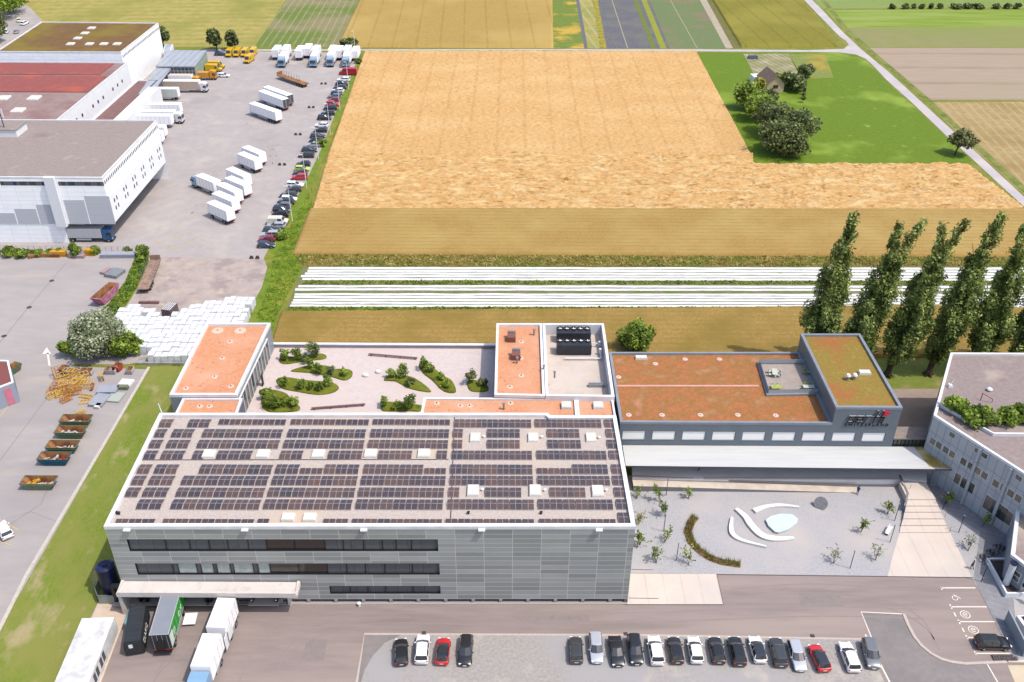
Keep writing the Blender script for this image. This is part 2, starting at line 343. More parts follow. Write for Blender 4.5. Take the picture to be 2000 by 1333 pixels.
mm = MB(); c = P(1866, 1167); ringmark(1865, 1169, .42, .1, m=mm, a0=1.7, a1=6.6); mm.strip([(c.x-.1, c.y+.5, .048), (c.x, c.y+.1, .048), (c.x+.4, c.y+.05, .048), (c.x+.6, c.y-.35, .048)], .12); mm.strip([(c.x, c.y+.3, .052), (c.x+.3, c.y+.27, .052)], .1)
tag(mm.build('wheelchair_parking_mark', paint), kind='structure')
yel = M('yellow_paint', A(228, 205, 140), A(214, 196, 150), 2)
for q in (((325, 452), (392, 488)), ((345, 442), (400, 470)), ((300, 468), (352, 492)), ((0, 815), (28, 778)), ((0, 1058), (22, 1066)), ((-6, 1012), (36, 1036)), ((300, 481), (355, 482))): GL('yellow_bay_line', q, .18, 9, yel)
for k in range(9): GL('yellow_bay_line', ((300-k*1, 165+k*11), (352-k*3, 165+k*11.3)), .16, 9, yel)
for k in range(7): GL('yellow_bay_line', ((534+k*24, 108), (528+k*23, 128)), .16, 9, yel)
m = MB()   # arrow painted on the lot
a = P(97, 715); b = P(93, 690); c = P(90, 683); m.strip([(a.x, a.y, .04), (b.x, b.y, .04)], .35); c = P(89, 682); m.face([(b.x-.9, b.y-.4, .04), (b.x+.9, b.y-.4, .04), (c.x, c.y+.6, .04)]); tag(m.build('painted_arrow', paint), kind='structure')
darkasph = M('asphalt_seam', A(160, 150, 150), A(150, 140, 140), 1)
for q in (([(128, 515), (100, 549), (56, 600), (8, 660), (-40, 710)], .14), ([(0, 900), (60, 820), (120, 740)], .12), ([(20, 1025), (80, 985), (100, 940)], .12), ([(112, 1020), (60, 1000), (20, 1012)], .08)): GL('asphalt_seam', q[0], q[1], 6, darkasph)

trk = M('tyre_mark', A(163, 148, 144), A(168, 153, 148), .4); trk2 = M('tyre_mark_yard', A(190, 180, 177), A(196, 186, 183), .4)
def smooth(pts):
    o = []; n = len(pts)
    for k in range(n-1):
        p0, p1, p2, p3 = pts[max(k-1, 0)], pts[k], pts[k+1], pts[min(k+2, n-1)]
        for j in range(8): u_ = j/8; o.append(.5*((2*p1)+(-p0+p2)*u_+(2*p0-5*p1+4*p2-p3)*u_*u_+(-p0+3*p1-3*p2+p3)*u_**3))
    return o+[pts[-1]]
ptch = M('asphalt_patch', A(164, 152, 148), A(152, 141, 138), 1.2)
for q in ([(560, 1222), (760, 1208), (1000, 1212), (1300, 1205), (1600, 1195), (1800, 1200)], [(540, 1300), (590, 1250), (680, 1222), (800, 1216)], [(470, 1320), (520, 1240), (620, 1210)], [(1500, 1180), (1620, 1172), (1730, 1180), (1800, 1215), (1830, 1260)], [(1430, 1160), (1600, 1150), (1800, 1165)], [(300, 1330), (330, 1290), (420, 1235)]):
    n_ = len(q)
    for dx in (-.85, .85): a_ = smooth([P(x, y) for x, y in q]); m = MB(); m.strip([(p.x, p.y+dx, .033+.0001*n_) for p in a_], .22); tag(m.build('tyre_mark', trk), kind='structure')
for q in ([(420, 460), (470, 400), (520, 330), (560, 250), (600, 170), (620, 130)], [(380, 420), (450, 300), (500, 220), (530, 150)], [(400, 200), (460, 230), (520, 280), (545, 340)], [(340, 440), (400, 400), (480, 420), (515, 450)], [(430, 130), (480, 160), (560, 140), (640, 125)]):
    for dx in (-.9, .9): m = MB(); m.strip([(p.x+dx, p.y, .0145) for p in smooth(PL(q))], .25); tag(m.build('tyre_mark', trk2), kind='structure')
G('asphalt_patch', [(1010, 1202), (1150, 1203), (1152, 1214), (1008, 1213)], 7, ptch); G('asphalt_patch', [(1560, 1160), (1640, 1161), (1648, 1186), (1564, 1185)], 7, ptch); G('asphalt_patch', [(600, 1250), (640, 1250), (632, 1290), (588, 1290)], 7, ptch)
# plaza
plz = M('plaza_gravel', A(203, 200, 203), A(186, 184, 187), 3, bump=.03, bsc=10, c3=A(212, 203, 198), sc3=.06, t3=(.45, .65), c4=A(176, 174, 178), sc4=5, t4=(.62, .75))
G('plaza_gravel_field', [(1225, 930), (1860, 930), (1975, 1040), (2000, 1100), (2100, 1280), (1990, 1290), (1900, 1128), (1400, 1122), (1230, 1120)], 13, plz)
G('concrete_forecourt', [(1226, 1121), (1399, 1122), (1412, 1181), (1220, 1181)], 14, concp)
GL('forecourt_edge', [(1399, 1123), (1900, 1129)], .12, 15, M('steel_edge', A(110, 98, 96)))
GL('forecourt_edge', [(1220, 1182), (1413, 1182), (1400, 1123)], .1, 16, MC['steel_edge'])
GL('slot_drain', [(1232, 1113), (1276, 1114)], .12, 14, MC['steel_edge']); GL('slot_drain', [(1228, 1169), (1286, 1170)], .12, 15, MC['steel_edge'])
G('entrance_path', [(1757, 1040), (1855, 1040), (1878, 1087), (1898, 1129), (1733, 1128), (1742, 1092)], 15, concp)
shade_pave = M('paving_shade_tone', A(170, 168, 172), A(150, 150, 156), .8, stripes=[(math.pi*.35, 1.0, .05, A(120, 120, 128), .8, 0)])  # paving joints, with the office's cast shade put into the darker grey
# ------------------------------------------------------------------ fields
def hfield(name, quads, z, amp, scx, scy, mat, seedz=0., edge=.0, lump=None, opens=('', '')):
    "standing crop: fine grids over quads (bl, br, tr, tl) with uneven tops and cut edges"
    V = []; Fc = []
    for (bl, br, tr, tl, nx, ny), open_ in zip(quads, opens):
        bl, br, tr, tl = [P(*q) for q in (bl, br, tr, tl)]; k0 = len(V)
        for j in range(ny+1):
            v = j/ny
            for i in range(nx+1):
                u = i/nx; p = (bl*(1-u)+br*u)*(1-v)+(tl*(1-u)+tr*u)*v
                q = Vector((p.x*scx, p.y*scy, seedz)); hgt = noise.fractal(q, 1., 2.1, 4)
                if lump: q2 = Vector((p.x*.07, p.y*.2, 3.)); wv = noise.noise(q2)*6; hgt = .5*hgt+abs(noise.noise(Vector((p.x*lump[0]+wv, p.y*lump[1]+wv*.5, 7.))))*1.1-.2
                e = 0 if ((i == 0 and 'l' not in open_) or (i == nx and 'r' not in open_) or (j == 0 and 'b' not in open_) or (j == ny and 't' not in open_)) else 1
                V.append((p.x, p.y, (z+amp*hgt) if e else .02))
        for j in range(ny):
            for i in range(nx):
                a = k0+j*(nx+1)+i; Fc.append((a, a+1, a+nx+2, a+nx+1))
    me = bpy.data.meshes.new(name); me.from_pydata(V, [], Fc); me.materials.append(mat); me.polygons.foreach_set('use_smooth', [True]*len(Fc))
    o = bpy.data.objects.new(name, me); C.objects.link(o); return tag(o, kind='structure')
gold = M('wheat_gold', A(244, 200, 136), A(224, 174, 108), 1.8, bump=.26, bsc=2.4, c3=A(248, 206, 146), sc3=.05, t3=(.45, .8), c4=A(198, 148, 78), sc4=.9, t4=(.56, .76), stretch=(.8, 1.3, 1), det=10, stripes=[(0.0, 8.5, .05, A(196, 146, 84), .5, 1.2)])
gold2 = M('wheat_lodged', A(248, 204, 138), A(220, 168, 102), 1.1, bump=.4, bsc=1.6, c3=A(252, 220, 162), sc3=.3, t3=(.48, .7), c4=A(182, 132, 66), sc4=.5, t4=(.56, .7), stretch=(.6, 1.5, 1), det=10)
hfield('wheat_field', [((640, 306), (1469, 307), (1360, 102), (712, 102), 420, 300)], .62, .3, .6, .9, gold)
hfield('lodged_wheat_field', [((610, 411), (1473, 411), (1470, 302), (642, 301), 420, 170), ((1473, 411), (2005, 412), (1890, 322), (1470.5, 322), 240, 130)], .5, .7, .5, 1., gold2, lump=(.2, .6), opens=('rt', 'l'))
tan = M('wheat_tan', A(198, 162, 92), A(176, 140, 74), 2.2, bump=.1, bsc=4, c3=A(200, 170, 100), sc3=.06, t3=(.4, .7), stripes=[(math.pi/2, 1.9, .25, A(160, 132, 70), .5, .5)], det=8)
hfield('ripening_wheat_field', [((570, 497), (2100, 503), (2010, 412), (604, 411), 300, 60)], .8, .1, .5, .8, tan)
G('weedy_strip', [(572, 496), (2100, 503), (2120, 523), (585, 523), (560, 510)], 3, M('weeds', A(150, 132, 58), A(128, 122, 44), 1.3, bump=.25, bsc=2, c3=A(108, 124, 30), sc3=.18, t3=(.45, .6), stretch=(.6, 1, 1)))
G('soil_bed', [(590, 523), (2150, 521), (2250, 604), (560, 602)], 4, M('bed_soil', A(156, 142, 116), A(130, 130, 84), .9, bump=.1, c3=A(122, 134, 66), sc3=.3, t3=(.45, .6)))
hfield('barley_field', [((520, 700), (1835, 700), (1800, 600), (548, 612), 330, 60), ((1834, 700), (2260, 706), (2160, 608), (1799, 600), 100, 60)], .7, .1, .5, .8, M('barley', A(192, 158, 90), A(166, 134, 62), 2.2, bump=.12, bsc=4, c3=A(156, 130, 56), sc3=.08, t3=(.42, .7), stripes=[(math.pi/2, 1.8, .2, A(150, 122, 54), .5, .5)], det=8), opens=('r', 'l'))
G('verge_grass', [(703, 103), (722, 103), (650, 262), (628, 316), (597, 385), (610, 411), (570, 497), (590, 523), (548, 604), (535, 640), (470, 690), (478, 650), (490, 602), (512, 560), (522, 522), (515, 505), (528, 480), (548, 440), (575, 395), (600, 350), (628, 290), (650, 235), (668, 188), (690, 138)], 5, M('verge', A(118, 146, 34), A(140, 156, 52), .8, bump=.2, bsc=2.5, c3=A(176, 158, 70), sc3=.15, t3=(.52, .7), c4=A(96, 128, 24), sc4=.4, t4=(.5, .7)))
fleece = M('fleece_cover', A(250, 250, 252, 1.15), A(222, 222, 226, 1.1), 1.2, bump=.09, bsc=2.5, stretch=(.4, 1.4, 1), c3=A(252, 252, 254, 1.2), sc3=.4, c4=A(190, 184, 176), sc4=.8, t4=(.64, .74))
rows = [(524, 603, 1995), (529.3, 601, 1997), (534.6, 596, 1999), (540, 588, 2002), (545.5, 591, 2004), (559.6, 583, 2010), (565.6, 577, 2012), (575.4, 576, 2016), (580.6, 575, 2018), (586.2, 573, 2020), (591.8, 570, 2023), (597.4, 567, 2026)]
for k, (y, xa, xb) in enumerate(rows):
    a, b = P(xa, y), P(xb+60, y+1.5); n = 150; m = MB(); wd = .5*(P(1000, y).y-P(1000, y+4.0).y); rings = []
    for i in range(n+1):
        u = i/n; c = a*(1-u)+b*u; w1 = wd*(1+.12*noise.noise(Vector((c.x*.35, k, 0)))); yo = .18*noise.noise(Vector((c.x*.12, k*3, 5)))
        hh = .13+.05*noise.noise(Vector((c.x*.8, k*2, 9)))
        rings.append([(c.x, c.y+yo-w1, .02), (c.x, c.y+yo-w1*.6, hh), (c.x, c.y+yo+w1*.5, hh), (c.x, c.y+yo+w1, .02)])
    for r, q in zip(rings, rings[1:]):
        for j in range(3): m.face([r[j], r[j+1], q[j+1], q[j]])
    pos = ['farthest', 'second farthest', 'third', 'fourth', 'fifth'][k] if k < 5 else ['sixth, first beyond the middle grass gap', 'seventh', 'eighth', 'ninth', 'tenth', 'eleventh', 'nearest'][k-5]
    tag(m.build('crop_cover', fleece, smooth=True), f'white fleece crop cover row, {pos} from the wheat', 'crop cover', 'white fleece rows on the field')
# far fields
D0 = ang((560, 0), (497, 88)); D1 = ang((700, 0), (658, 90)); D2 = ang((1455, 30), (1530, 95)); 
road_m = M('road_asphalt', A(214, 204, 206), A(202, 194, 196), .4, c3=A(222, 212, 208), sc3=.1)
top = -60
G('mown_meadow', [(-300, -60), (600, -60), (560, 0), (497, 92), (-300, 92)], 3, M('mown', A(196, 180, 104), A(174, 164, 80), .25, bump=.05, c3=A(150, 150, 66), sc3=.03, t3=(.5, .75), stripes=[(math.pi/2+.08, 7., .35, A(160, 152, 74), .7, 1.5)]))
G('small_car_park', [(50, 10), (60, 16), (84, 43), (60, 62), (30, 82), (-60, 130), (-90, 40)], 8, asph)
G('young_crop_field', [(600, -60), (735, -60), (658, 92), (497, 92)], 3, M('youngcrop', A(168, 152, 118), A(150, 144, 100), .8, bump=.06, c3=A(118, 138, 56), sc3=.035, t3=(.42, .55), stripes=[(D1-math.pi/2, 3.1, .22, A(196, 184, 140), .6, .8), (D1-math.pi/2, 1.3, .35, A(122, 132, 70), .4, .4)]))
hfield('far_wheat_field', [((658, 93), (1081, 95), (1078, -40), (722, -40), 160, 60)], .7, .06, .3, .3, M('farwheat', A(196, 164, 88), A(184, 152, 78), .8, bump=.06, c3=A(204, 172, 96), sc3=.02, stripes=[(0.04, 9.5, .03, A(150, 124, 60), .7, .1), (0.04, 9.5/5, .06, A(176, 146, 76), .25, .1)]))
G('flower_strip', [(1078, -40), (1118, -40), (1146, 95), (1081, 95)], 4, M('flowerstrip', A(112, 136, 44), A(136, 152, 62), .7, bump=.2, c3=A(218, 180, 74), sc3=.07, t3=(.5, .62)))
G('flower_strip', [(1118, -40), (1124, -40), (1148, 95), (1141, 95)], 5, M('bluestrip', A(128, 126, 128), A(108, 110, 118), .8, bump=.2))
G('flower_strip', [(1124, -40), (1150, -40), (1172, 95), (1146, 95)], 4, M('flowerstrip2', A(150, 160, 70), A(176, 168, 80), .7, bump=.2, c3=A(196, 176, 96), sc3=.1, stripes=[(.12, 4, .3, A(190, 186, 150), .8, .2)]))
G('flower_strip', [(1150, -40), (1160, -40), (1185, 95), (1172, 95)], 5, M('flowerstrip3', A(112, 136, 44), A(206, 172, 72), .5, bump=.2))
cab = M('cabbage', A(134, 130, 138), A(104, 102, 112), 1.1, bump=.35, bsc=1.4, c3=A(132, 132, 122), sc3=.1, stripes=[(.2, 1.5, .3, A(96, 96, 96), .5, .3)])
G('cabbage_field', [(1154, -40), (1222, -40), (1272, 95), (1185, 95)], 4, cab)
GL('field_gap', [(1184, -40), (1195, 0), (1226, 95)], .35, 6, M('palesoil', A(190, 178, 150)))
G('weedy_crop_strip', [(1222, -40), (1230, -40), (1282, 95), (1272, 95)], 5, M('strip_mix', A(112, 128, 54), A(130, 140, 60), .5, bump=.2))
G('cabbage_field', [(1230, -40), (1237, -40), (1290, 95), (1282, 95)], 5, cab)
G('flower_strip', [(1237, -40), (1246, -40), (1302, 95), (1290, 95)], 5, M('limestrip', A(166, 170, 50), A(150, 156, 44), .5, bump=.1))
G('cabbage_field', [(1246, -40), (1252, -40), (1308, 95), (1302, 95)], 5, cab)
G('beet_field', [(1252, -40), (1345, -40), (1430, 95), (1308, 95)], 4, M('beets', A(118, 136, 86), A(134, 148, 96), 1.2, bump=.25, c3=A(150, 136, 104), sc3=.04, t3=(.52, .62)))
GL('field_gap', [(1290, -40), (1309, 0), (1362, 95)], .3, 6, MC['palesoil'])
G('gravel_track', [(1345, -40), (1358, -40), (1432, 95), (1418, 95)], 6, M('gravel_track_m', A(206, 192, 170), A(180, 166, 142), .6))
G('field_margin', [(1358, -40), (1372, -40), (1450, 95), (1432, 95)], 5, M('margin', A(140, 128, 74), A(108, 116, 50), .5, bump=.2))
hfield('olive_wheat_field', [((1447, 93), (1640, 93), (1536, -40), (1366, -40), 100, 70)], .7, .05, .3, .3, M('olivewheat', A(150, 142, 44), A(136, 130, 36), .8, bump=.06, c3=A(160, 150, 56), sc3=.03, stripes=[(D2-math.pi/2, 9., .03, A(104, 98, 34), .8, .1)]))
G('field_road', [(395, 97), (1350, 96.5), (1400, 97), (1580, 98.5), (1648, 96), (1658, 88), (1652, 80), (1640, 72), (1596, 27), (1570, 0), (1540, -34), (1556, -34), (1586, 0), (1608, 22), (1645, 62), (1680, 95), (1740, 145), (1800, 200), (1900, 292), (2000, 385), (2100, 480), (2085, 492), (2000, 404), (1958, 366), (1900, 312), (1853, 270), (1780, 200), (1730, 155), (1705, 128), (1690, 115), (1672, 107), (1640, 103), (1580, 102), (1360, 101), (1080, 99), (700, 99.5), (395, 100)], 9, road_m)
G('pale_crop_field', [(1590, -40), (2300, -40), (2300, 17), (1606, 17), (1586, -4)], 4, M('palecrop', A(152, 170, 96), A(140, 160, 80), .8, bump=.1, c3=A(134, 158, 62), sc3=.03))
G('bright_meadow', [(1612, 20), (2300, 19), (2300, 52), (1645, 55)], 4, M('brightmeadow', A(128, 156, 36), A(146, 168, 58), .2, c3=A(160, 176, 84), sc3=.05, stretch=(.3, 2, 1), stripes=[(math.pi/2, 6, .3, A(160, 174, 78), .6, 1)]))
G('sparse_crop_field', [(1648, 55), (2300, 52), (2300, 95), (1694, 93)], 4, M('sparsecrop', A(150, 152, 88), A(164, 156, 106), .5, c3=A(148, 158, 80), sc3=.04, stretch=(.3, 1, 1), stripes=[(math.pi/2, 1.6, .3, A(134, 140, 70), .5, .2)]))
G('ploughed_field', [(1694, 94), (2300, 95), (2300, 196), (1806, 196)], 4, M('plough', A(192, 170, 150), A(184, 164, 140), .4, bump=.05, c3=A(180, 168, 136), sc3=.04, stretch=(.25, 1, 1), stripes=[(math.pi/2, 2.2, .3, A(176, 154, 132), .5, .2), (math.pi/2, 19, .12, A(152, 126, 106), .5, .4)]))
G('stubble_field', [(1810, 200), (2300, 198), (2300, 470), (2095, 470), (2000, 380), (1900, 290)], 4, M('stubble', A(196, 172, 122), A(176, 150, 96), .5, bump=.05, c3=A(168, 140, 86), sc3=.05, stripes=[(ang((1880, 215), (1990, 330))-math.pi/2, 3.1, .25, A(218, 198, 150), .4, 1.4)]))
GL('road_verge', [(1600, -10), (1650, 55), (1700, 100), (1812, 196), (1905, 284), (2008, 378), (2100, 466)], 2.4, 7, M('verge2', A(130, 146, 54), A(160, 156, 92), .6, bump=.15, c3=A(108, 126, 36), sc3=.2))
G('meadow', [(1363, 103), (1580, 103), (1640, 104), (1672, 108), (1692, 118), (1730, 158), (1853, 272), (1898, 314), (1893, 321), (1473, 321)], 6, M('meadow_m', A(118, 146, 12), A(106, 134, 10), .7, bump=.1, bsc=2.5, c3=A(150, 176, 60), sc3=.04, t3=(.54, .68), c4=A(170, 186, 96), sc4=.35, t4=(.62, .75)))
G('kitchen_garden', [(1452, 106), (1540, 106), (1572, 160), (1480, 160)], 7, M('garden', A(176, 164, 128), A(140, 144, 78), .4, bump=.1, c3=A(196, 184, 160), sc3=.2, stripes=[(.3, 2.2, .3, A(120, 132, 60), .7, .3)]))
G('kitchen_garden', [(1540, 106), (1612, 108), (1628, 152), (1566, 155)], 7, M('garden2', A(132, 150, 60), A(150, 156, 84), .5, bump=.15, c3=A(190, 160, 62), sc3=.08, t3=(.5, .62)))
G('shaded_lawn', [(1660, 700), (1990, 700), (2000, 760), (1745, 760), (1690, 757)], 6, M('lawn_back', A(140, 148, 62), A(122, 136, 50), .8, bump=.05, c3=A(170, 150, 100), sc3=.15, t3=(.55, .68)))
G('rear_terrace_paving', [(1737, 760), (1860, 760), (1850, 870), (1700, 870)], 7, M('paving', A(186, 166, 150), A(172, 152, 140), .6, stripes=[(0., .6, .06, A(150, 132, 122), .5, 0), (math.pi/2, .6, .06, A(150, 132, 122), .5, 0)]))

# ------------------------------------------------------------------ buildings
white = M('white_metal', A(250, 248, 250, 1.15), A(240, 238, 240, 1.1), .3, rough=.45, coord='obj')
off = M('offwhite', A(240, 241, 242, 1.3), A(232, 233, 236, 1.3), .5, rough=.6)
dark = M('recess_shade', (.012, .012, .014, 1), rough=.6)  # near-black puts the shade of reveals and plinth recess into the colour
glass = M('window_glass', (.03, .035, .04, 1), rough=.08, spec=.9)
steel = M('galvanised', A(180, 184, 188), A(160, 166, 170), 2, rough=.4, metallic=.3, coord='obj')
black = M('black_paint', (.015, .015, .017, 1), rough=.35)
rubber = M('rubber', (.02, .02, .02, 1), rough=.8)
def roofed(name, label, px, zt, zb, wm, rm, cap, ph=.45, pw=.45, group=None, walls=True, cat='building', pts=None):
    pts = pts or [P(x, y, zt) for x, y in px]; c = sum(pts, Vector((0, 0, 0)))/len(pts)
    t = thing(name, label, cat, (c.x, c.y, zb), 0, group); ins = inset(pts, pw)
    if walls:
        m = MB(); n = len(pts)
        for k in range(n): wall(m, pts[k], pts[(k+1) % n], zb, zt-.1)
        m.build('wall', [wm, wm], t, True)
    m = MB(); m.face([(p[0], p[1], zt-ph) for p in inset(pts, pw*.5)]); m.build('roof', rm, t, True)
    m = MB(); m.ring(inset(pts, -.04), ins, zt-ph-.05, zt, 0); m.build('parapet', cap, t, True)
    return t, pts
cap_w = M('cap_white', A(252, 250, 252, 1.2), A(240, 240, 244, 1.1), .4, rough=.4)
cap_g = M('cap_grey', A(165, 172, 184), A(150, 158, 170), .4, rough=.4)
roof_gr = M('roof_gravel', A(226, 210, 199), A(204, 190, 181), 2.8, bump=.04, bsc=9, c3=A(232, 208, 184), sc3=.06, t3=(.55, .7))
# --- main hall with solar roof
Z1 = 14.75
facm = panelmat('facade_panels', A(200, 201, 199), A(164, 165, 164), A(240, 240, 238), 3.86, .83, .035, rough=.4)
mpx = [(203, 1028), (1241, 1028), (1203, 812), (1075, 812), (1069, 807), (312, 807)]
mp = [P(x, y, Z1) for x, y in mpx]; c = sum(mp, Vector())/6
hall = thing('production_hall', 'large grey panelled hall with white roof edge and solar panels on its gravel roof', 'building', (c.x, c.y, 0))
a, b = mp[0], mp[1]
def op(x0, y0, x1, y1): u0, z1 = onplane(a, b, x0, y0); u1, _ = onplane(a, b, x1, y0); _, z0 = onplane(a, b, x0, y1); return (u0, u1, z0, z1)
b1 = op(247, 1054, 855, 1077); b2 = op(263, 1101, 858, 1123); b3 = op(643, 1145, 860, 1160)
dk = op(250, 1166, 562, 1192); dk = (dk[0], dk[1], .9, 4.0)
L1 = (Vector(b[:2])-Vector(a[:2])).length
m = MB(); wall(m, a, b, .75, Z1-.1, [b1, b2, b3, dk], .45, 0, 1)
for k in range(1, 6): wall(m, mp[k], mp[(k+1) % 6], 0, Z1-.1)
m.build('wall', [facm, dark], hall, True)
m = MB(); ins = inset(mp, .55); m.face([(p[0], p[1], Z1-.5) for p in inset(mp, .3)]); m.build('roof', roof_gr, hall, True)
m = MB(); m.ring(inset(mp, -.05), ins, Z1-.55, Z1); m.build('parapet', cap_w, hall, True)
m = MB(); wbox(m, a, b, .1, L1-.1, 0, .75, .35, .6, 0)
for k in range(20): u = 2+k*3.86; wbox(m, a, b, min(u, L1-.5), min(u, L1-.5)+.45, .05, .75, -.03, .36, 1)
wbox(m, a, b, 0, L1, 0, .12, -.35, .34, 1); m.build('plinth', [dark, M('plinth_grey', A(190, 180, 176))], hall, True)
blind = panelmat('blind_dark', A(116, 117, 122), A(106, 107, 112), A(60, 60, 64), 1.9, 6, .03, rough=.5)
dgl = M('glass_brown', (.025, .02, .018, 1), rough=.15, spec=.8)
litm = M('window_lit_room', A(225, 225, 220), A(190, 200, 195), 1.5)  # pale panes paint in the interior lights behind white frames
def segs(opn, y0, lst):
    for x0, x1, mt, nm in lst:
        u0 = onplane(a, b, x0, y0)[0]; u1 = onplane(a, b, x1, y0)[0]; u0 = max(u0, opn[0]+.01); u1 = min(u1, opn[1]-.01)
        m = MB(); wq(m, a, b, u0+.04, u1-.04, opn[2]+.05, opn[3]-.05, .3); w_ = m.build('window', mt, hall, True)
        m = MB(); wbox(m, a, b, u0, u0+.07, opn[2]+.02, opn[3]-.02, .2, .4); wbox(m, a, b, u0+.07, u1, opn[2]+.02, opn[2]+.1, .2, .4); m.build('frame', black, None, False)
        f = bpy.data.objects[-1] if False else C.objects[-1]; f.parent = w_; f.location = -hall.location
for opn, y0, brk in ((b1, 1054, [247, 319, 366, 404, 441, 481, 517, 572, 632, 668, 708, 745, 772, 802, 855]), (b2, 1101, [263, 333, 344, 380, 389, 413, 420, 446, 453, 491, 501, 524, 580, 637, 675, 712, 750, 804, 858]), (b3, 1145, [643, 682, 717, 752, 806, 860])):
    l = []
    for x0, x1 in zip(brk, brk[1:]):
        mt = blind
        if opn is b1 and 517 <= x0 < 632: mt = dgl
        if opn is b2 and 333 <= x0 < 524: mt = litm if (x1-x0) > 15 else blind
        if opn is b2 and 524 <= x0 < 637: mt = dgl
        l.append((x0, x1, mt, 'window'))
    segs(opn, y0, l)
m = MB()
for x in (249, 479, 711, 941, 1170): u, z = onplane(a, b, x, 1033); wbox(m, a, b, u-.45, u+.45, z-.12, z+.1, -.45, -.01)
for k, x in enumerate((249, 479, 711, 941, 1170)):
    m = MB(); u, z = onplane(a, b, x, 1033); wbox(m, a, b, u-.45, u+.45, z-.12, z+.1, -.5, -.01); m.build('facade_lamp', white, hall, True)
# roof ribs (white gravel lines) and thin conductor
m = MB()
for q in (([(880, 1020), (888, 815)]), ([(275, 899), (876, 898)])): m.strip([P(x, y, Z1-.47) for x, y in q], .1, h=.05)
m.build('lightning_conductor', black, hall, True)
# solar arrays
def solar_mat():
    N = NT('solar_cells'); uv = N.n('ShaderNodeTexCoord').outputs['UV']; g = N.n('ShaderNodeNewGeometry')
    t = N.n('ShaderNodeTexBrick'); t.offset = 0; t.squash = 1; N.l(uv, t.inputs[0])
    for k, v in (('Color1', (.048, .036, .042, 1)), ('Color2', (.068, .052, .058, 1)), ('Mortar', (.42, .36, .38, 1)), ('Scale', 1.), ('Mortar Size', .019), ('Mortar Smooth', .3), ('Bias', 0.), ('Brick Width', .88), ('Row Height', .86)): t.inputs[k].default_value = v
    nz = N.n('ShaderNodeTexNoise'); nz.inputs['Scale'].default_value = .25; N.l(g.outputs['Position'], nz.inputs[0])
    oi = N.n('ShaderNodeObjectInfo')
    col = N.mix(N.math('MULTIPLY', oi.outputs['Random'], .9), t.outputs[0], (.10, .06, .048, 1))
    col = N.mix(N.math('MULTIPLY', N.ramp(nz.outputs[0], .5, .65), .5), col, (.03, .034, .042, 1))
    fr = N.mix(N.ramp(t.outputs['Fac'], 0, 1), col, (.46, .40, .42, 1))
    N.l(fr, N.b.inputs['Base Color']); N.b.inputs['Roughness'].default_value = .32; N.b.inputs['Specular IOR Level'].default_value = .5; return N.m
solm = solar_mat(); ZR = Z1-.5; ZP = ZR+.32
arr = {1: (817, 833, [(307, 333), (363, 407), (885.5, 1038.5), (1044, 1176), (1181, 1204)]), 1.5: (818.5, 828, [(424, 557), (565, 720), (726, 879)]),
 2: (836, 853, [(298, 320), (331, 374), (391, 549), (558, 713), (721, 877), (883, 904), (950, 1016), (1068, 1133), (1184, 1209)]),
 3: (857, 874, [(287, 312), (321, 366), (381, 543), (550, 710), (716, 875), (882, 903), (950, 1016), (1069, 1136), (1186, 1211)]),
 4: (878, 895.5, [(277, 302), (310, 356), (372, 396), (419, 489), (543, 589), (637.5, 706), (736, 804), (851, 873), (880.5, 1040), (1047.5, 1186), (1190, 1214)]),
 5: (905, 924, [(264, 290), (297, 343), (385, 529), (534, 581.5), (630, 699.5), (707, 826), (877.6, 1041), (1118, 1189), (1195, 1218.5)]), 5.5: (914, 924, [(583, 629), (827, 871), (1047.5, 1117)]),
 6: (927, 946, [(253, 279), (286, 335), (350, 521), (527, 696.5), (702, 870), (876.5, 1042), (1049, 1193), (1197, 1222)]),
 7: (950, 969, [(240.5, 268), (274, 324), (339.5, 514), (519, 692), (696.5, 867), (874, 897), (946, 1019), (1073, 1145), (1200, 1227)]),
 8: (973, 993, [(262.5, 313), (329.6, 505.6), (511, 686), (692, 865), (872, 1044), (1050, 1199), (1204, 1229)]),
 9: (1013, 1022.5, [(222, 300), (314, 494.6), (500, 524), (629, 679), (685, 863.5), (868.6, 1044), (1052, 1204)]), 9.5: (999, 1021, [(1208, 1232.5)])}
ordn = ['', 'leftmost', 'second from the left', 'third from the left', 'fourth from the left', 'fifth from the left', 'sixth from the left', 'seventh from the left', 'eighth from the left', 'ninth from the left', 'tenth from the left', 'rightmost']
rown = {1: 'rearmost full row', 1.5: 'narrow rear row', 2: 'second row from back', 3: 'third row from back', 4: 'row with five skylights', 5: 'row before the roof cable', 5.5: 'half row before the cable', 6: 'fourth row from front', 7: 'third row from front', 8: 'second row from front', 9: 'narrow front row', 9.5: 'right front corner'}
